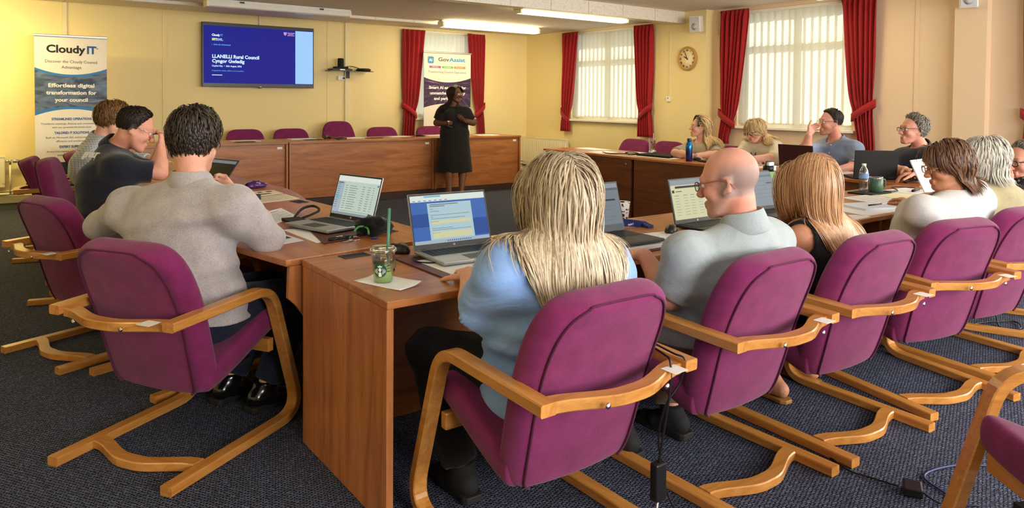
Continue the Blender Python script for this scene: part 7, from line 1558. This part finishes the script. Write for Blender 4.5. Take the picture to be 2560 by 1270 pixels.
sheet('paper_stack', [(6.02, 3.38), (6.34, 3.38), (6.34, 3.60), (6.02, 3.60)], 'low stack of pinkish papers between the two dark laptops', 'paper', pm('pinkish_paper', lin(226, 208, 216), .7), TZ, .018)
sheet('paper_sheet', [(6.14, 2.70), (6.40, 2.70), (6.44, 2.92), (6.16, 2.90)], 'white sheet beside the hands of the man in the navy shirt', 'paper', M['paper'], TZ, .002)
tag(MB().tube(catmull([(5.95, 2.80, TZ+.004), (6.04, 2.86, TZ+.006), (6.12, 2.74, TZ+.02), (6.02, 2.70, TZ+.024), (5.98, 2.82, TZ+.03), (6.14, 2.86, TZ+.02), (6.3, 2.80, TZ+.006)], 8), .005, 6).build('cable_tangle', M['black']), 'tangle of black cables right of the black laptop', 'cable')
# the held document
V = [(4.53, 2.12, 1.028), (4.70, 2.115, 1.032), (4.64, 1.99, .845), (4.441, 1.993, .855)]
c = Vector((4.58, 2.05, .94)); o = link('held_document', raw_mesh('held_document', [Vector(v)-c for v in V], [(0, 1, 2, 3)], M['paper']), None, c); sm = o.modifiers.new('s', 'SOLIDIFY'); sm.thickness = .006; tag(o, 'white document held upright in front of the silver haired woman', 'document')
MB().add([tuple(Vector(v)-c+Vector((0, -.004, .0))) for v in ((4.528, 2.116, 1.029), (4.700, 2.111, 1.033), (4.698, 2.102, 1.020), (4.522, 2.107, 1.016))], [(0, 1, 2, 3)]).build('top_fold', M['paper_blue'], o)
# platform desks
DZ = .815
GP = 'agenda papers on the platform desks'
for x, y, dx, dy, a, lab in ((2.78, 9.50, .32, .23, .05, 'white agenda papers on the platform desk, below the left half of the screen'), (3.56, 9.62, .34, .23, -.05, 'white agenda papers left of the gavel'), (4.27, 9.56, .34, .23, .1, 'white agenda papers right of the gavel'), (4.98, 9.58, .32, .23, 0, 'white agenda papers on the platform desk by the red curtain'), (5.62, 9.62, .28, .2, 0, 'white agenda papers behind the standing speaker'), (6.38, 9.36, .36, .25, -.1, 'white agenda papers on the right platform desk')):
    ca, sa = math.cos(a), math.sin(a); sheet('agenda_papers', [(x+ca*u*dx-sa*v*dy, y+sa*u*dx+ca*v*dy) for u, v in ((-.5, -.5), (.5, -.5), (.5, .5), (-.5, .5))], lab, 'paper', M['paper'], DZ, .006, group=GP)
for x, y, lab in ((2.72, 9.30, 'thin black folder in front of the left agenda papers'), (4.50, 9.36, 'black spectacles case in front of the papers right of the gavel'), (3.62, 9.36, 'black notepad in front of the papers left of the gavel')):
    sheet('black_folder', [(x-.12, y-.05), (x+.12, y-.05), (x+.12, y+.05), (x-.12, y+.05)], lab, 'folder', M['black_matte'], DZ, .006)
dk = pm('dark_turned_wood', lin(70, 36, 22), .3, coat=.4)
t = empty('gavel', (3.83, 9.40, DZ), .3, 'dark wooden gavel on the middle platform desk', 'gavel')
MB().lathe([(0, -.05), (.026, -.05), (.028, -.035), (.022, -.03), (.024, 0), (.022, .03), (.028, .035), (.026, .05), (0, .05)], 20, mat=Matrix.Translation((0, 0, .029)) @ Matrix.Rotation(PI/2, 4, 'Y')).build('head', dk, t); MB().tube([(0, -.02, .029), (.01, -.10, .018), (.02, -.22, .012)], [.009, .007, .011], 10).build('handle', dk, t)
tag(MB().lathe([(0, 0), (.065, 0), (.07, .008), (.066, .024), (.05, .03), (0, .03)], 28, c=(4.02, 9.36, DZ)).build('sound_block', dk), 'round dark sound block right of the gavel', 'block')
tag(MB().tube(catmull([(5.20, 9.50, DZ+.006), (5.27, 9.52, DZ+.02), (5.33, 9.48, DZ+.012), (5.40, 9.52, DZ+.006)], 5), .008, 6).cbox((5.30, 9.50, DZ+.008), (.10, .05, .015)).build('spectacles', M['black']), 'black folded spectacles near the end of the middle platform desk', 'spectacles')
# ------------------------------------------------------------------ cables on the floor and over the chair arm
t = empty('power_adapter', (1.64, 1.475, .19), 0, 'black laptop charger dangling from the nearest plum chair arm', 'charger')
L0 = Vector((1.64, 1.475, .19))
MB().cbox((0, 0, .05), (.045, .03, .115)).build('brick', M['black'], t, bevel=.006)
MB().tube([Vector(p)-L0 for p in catmull([(1.70, 1.60, .615), (1.672, 1.49, .613), (1.655, 1.447, .600), (1.648, 1.445, .50), (1.64, 1.475, .29)], 8)], .0035, 6).build('mains_lead', M['black'], t)
MB().tube([Vector(p)-L0 for p in catmull([(1.64, 1.475, .182), (1.63, 1.48, .10), (1.62, 1.50, .02), (1.75, 1.52, .006)], 6)], .003, 6).build('output_lead', M['white'], t)
tag(MB().tube(catmull([(1.73, 1.62, .613), (1.70, 1.48, .614), (1.712, 1.440, .60), (1.70, 1.45, .53), (1.66, 1.47, .46), (1.69, 1.52, .32), (1.78, 1.55, .10), (1.90, 1.57, .006), (1.98, 1.50, .005)], 8), .0033, 6).build('hanging_cable', M['black']), 'second black cable trailing from the nearest plum chair arm to the carpet', 'cable')
t = empty('floor_charger', (2.655, 1.205, 0), .5, 'black charger block lying on the carpet at the lower right', 'charger')
MB().cbox((0, 0, .0175), (.075, .062, .033)).build('brick', M['black'], t, bevel=.006); MB().tube(catmull([(-.02, -.03, .02), (-.05, -.07, .012), (-.03, -.12, .006), (-.0, -.2, .005)], 6), .0035, 6).build('lead', M['black'], t)
tag(MB().tube(catmull([(2.679, 1.748, .006), (2.67, 1.565, .006), (2.615, 1.43, .006), (2.63, 1.34, .006), (2.64, 1.25, .012)], 6), .0035, 6).build('floor_cable', M['black']), 'thin black cable running under the chairs to the charger block', 'cable')
tag(MB().tube(catmull([(3.25, 1.02, .006), (3.1, 1.114, .006), (3.001, 1.192, .006), (2.869, 1.234, .006), (2.786, 1.223, .006), (2.742, 1.138, .006), (2.703, 1.058, .006), (2.66, .95, .006)], 6), .0045, 6).build('network_cable', pm('blue_cable', lin(52, 62, 104), .4)), 'dark blue network cable curving across the carpet at the lower right', 'cable')
tag(MB().tube(catmull([(5.33, 1.97, .006), (5.20, 1.88, .03), (5.05, 1.80, .006), (5.07, 1.70, .02), (5.25, 1.80, .008), (5.0, 1.92, .006), (4.9, 1.82, .006), (5.1, 1.70, .006), (5.5, 1.70, .006)], 8), .0045, 6).build('cable_coil', M['black']), 'coil of black cables on the carpet behind the right hand chairs', 'cable')
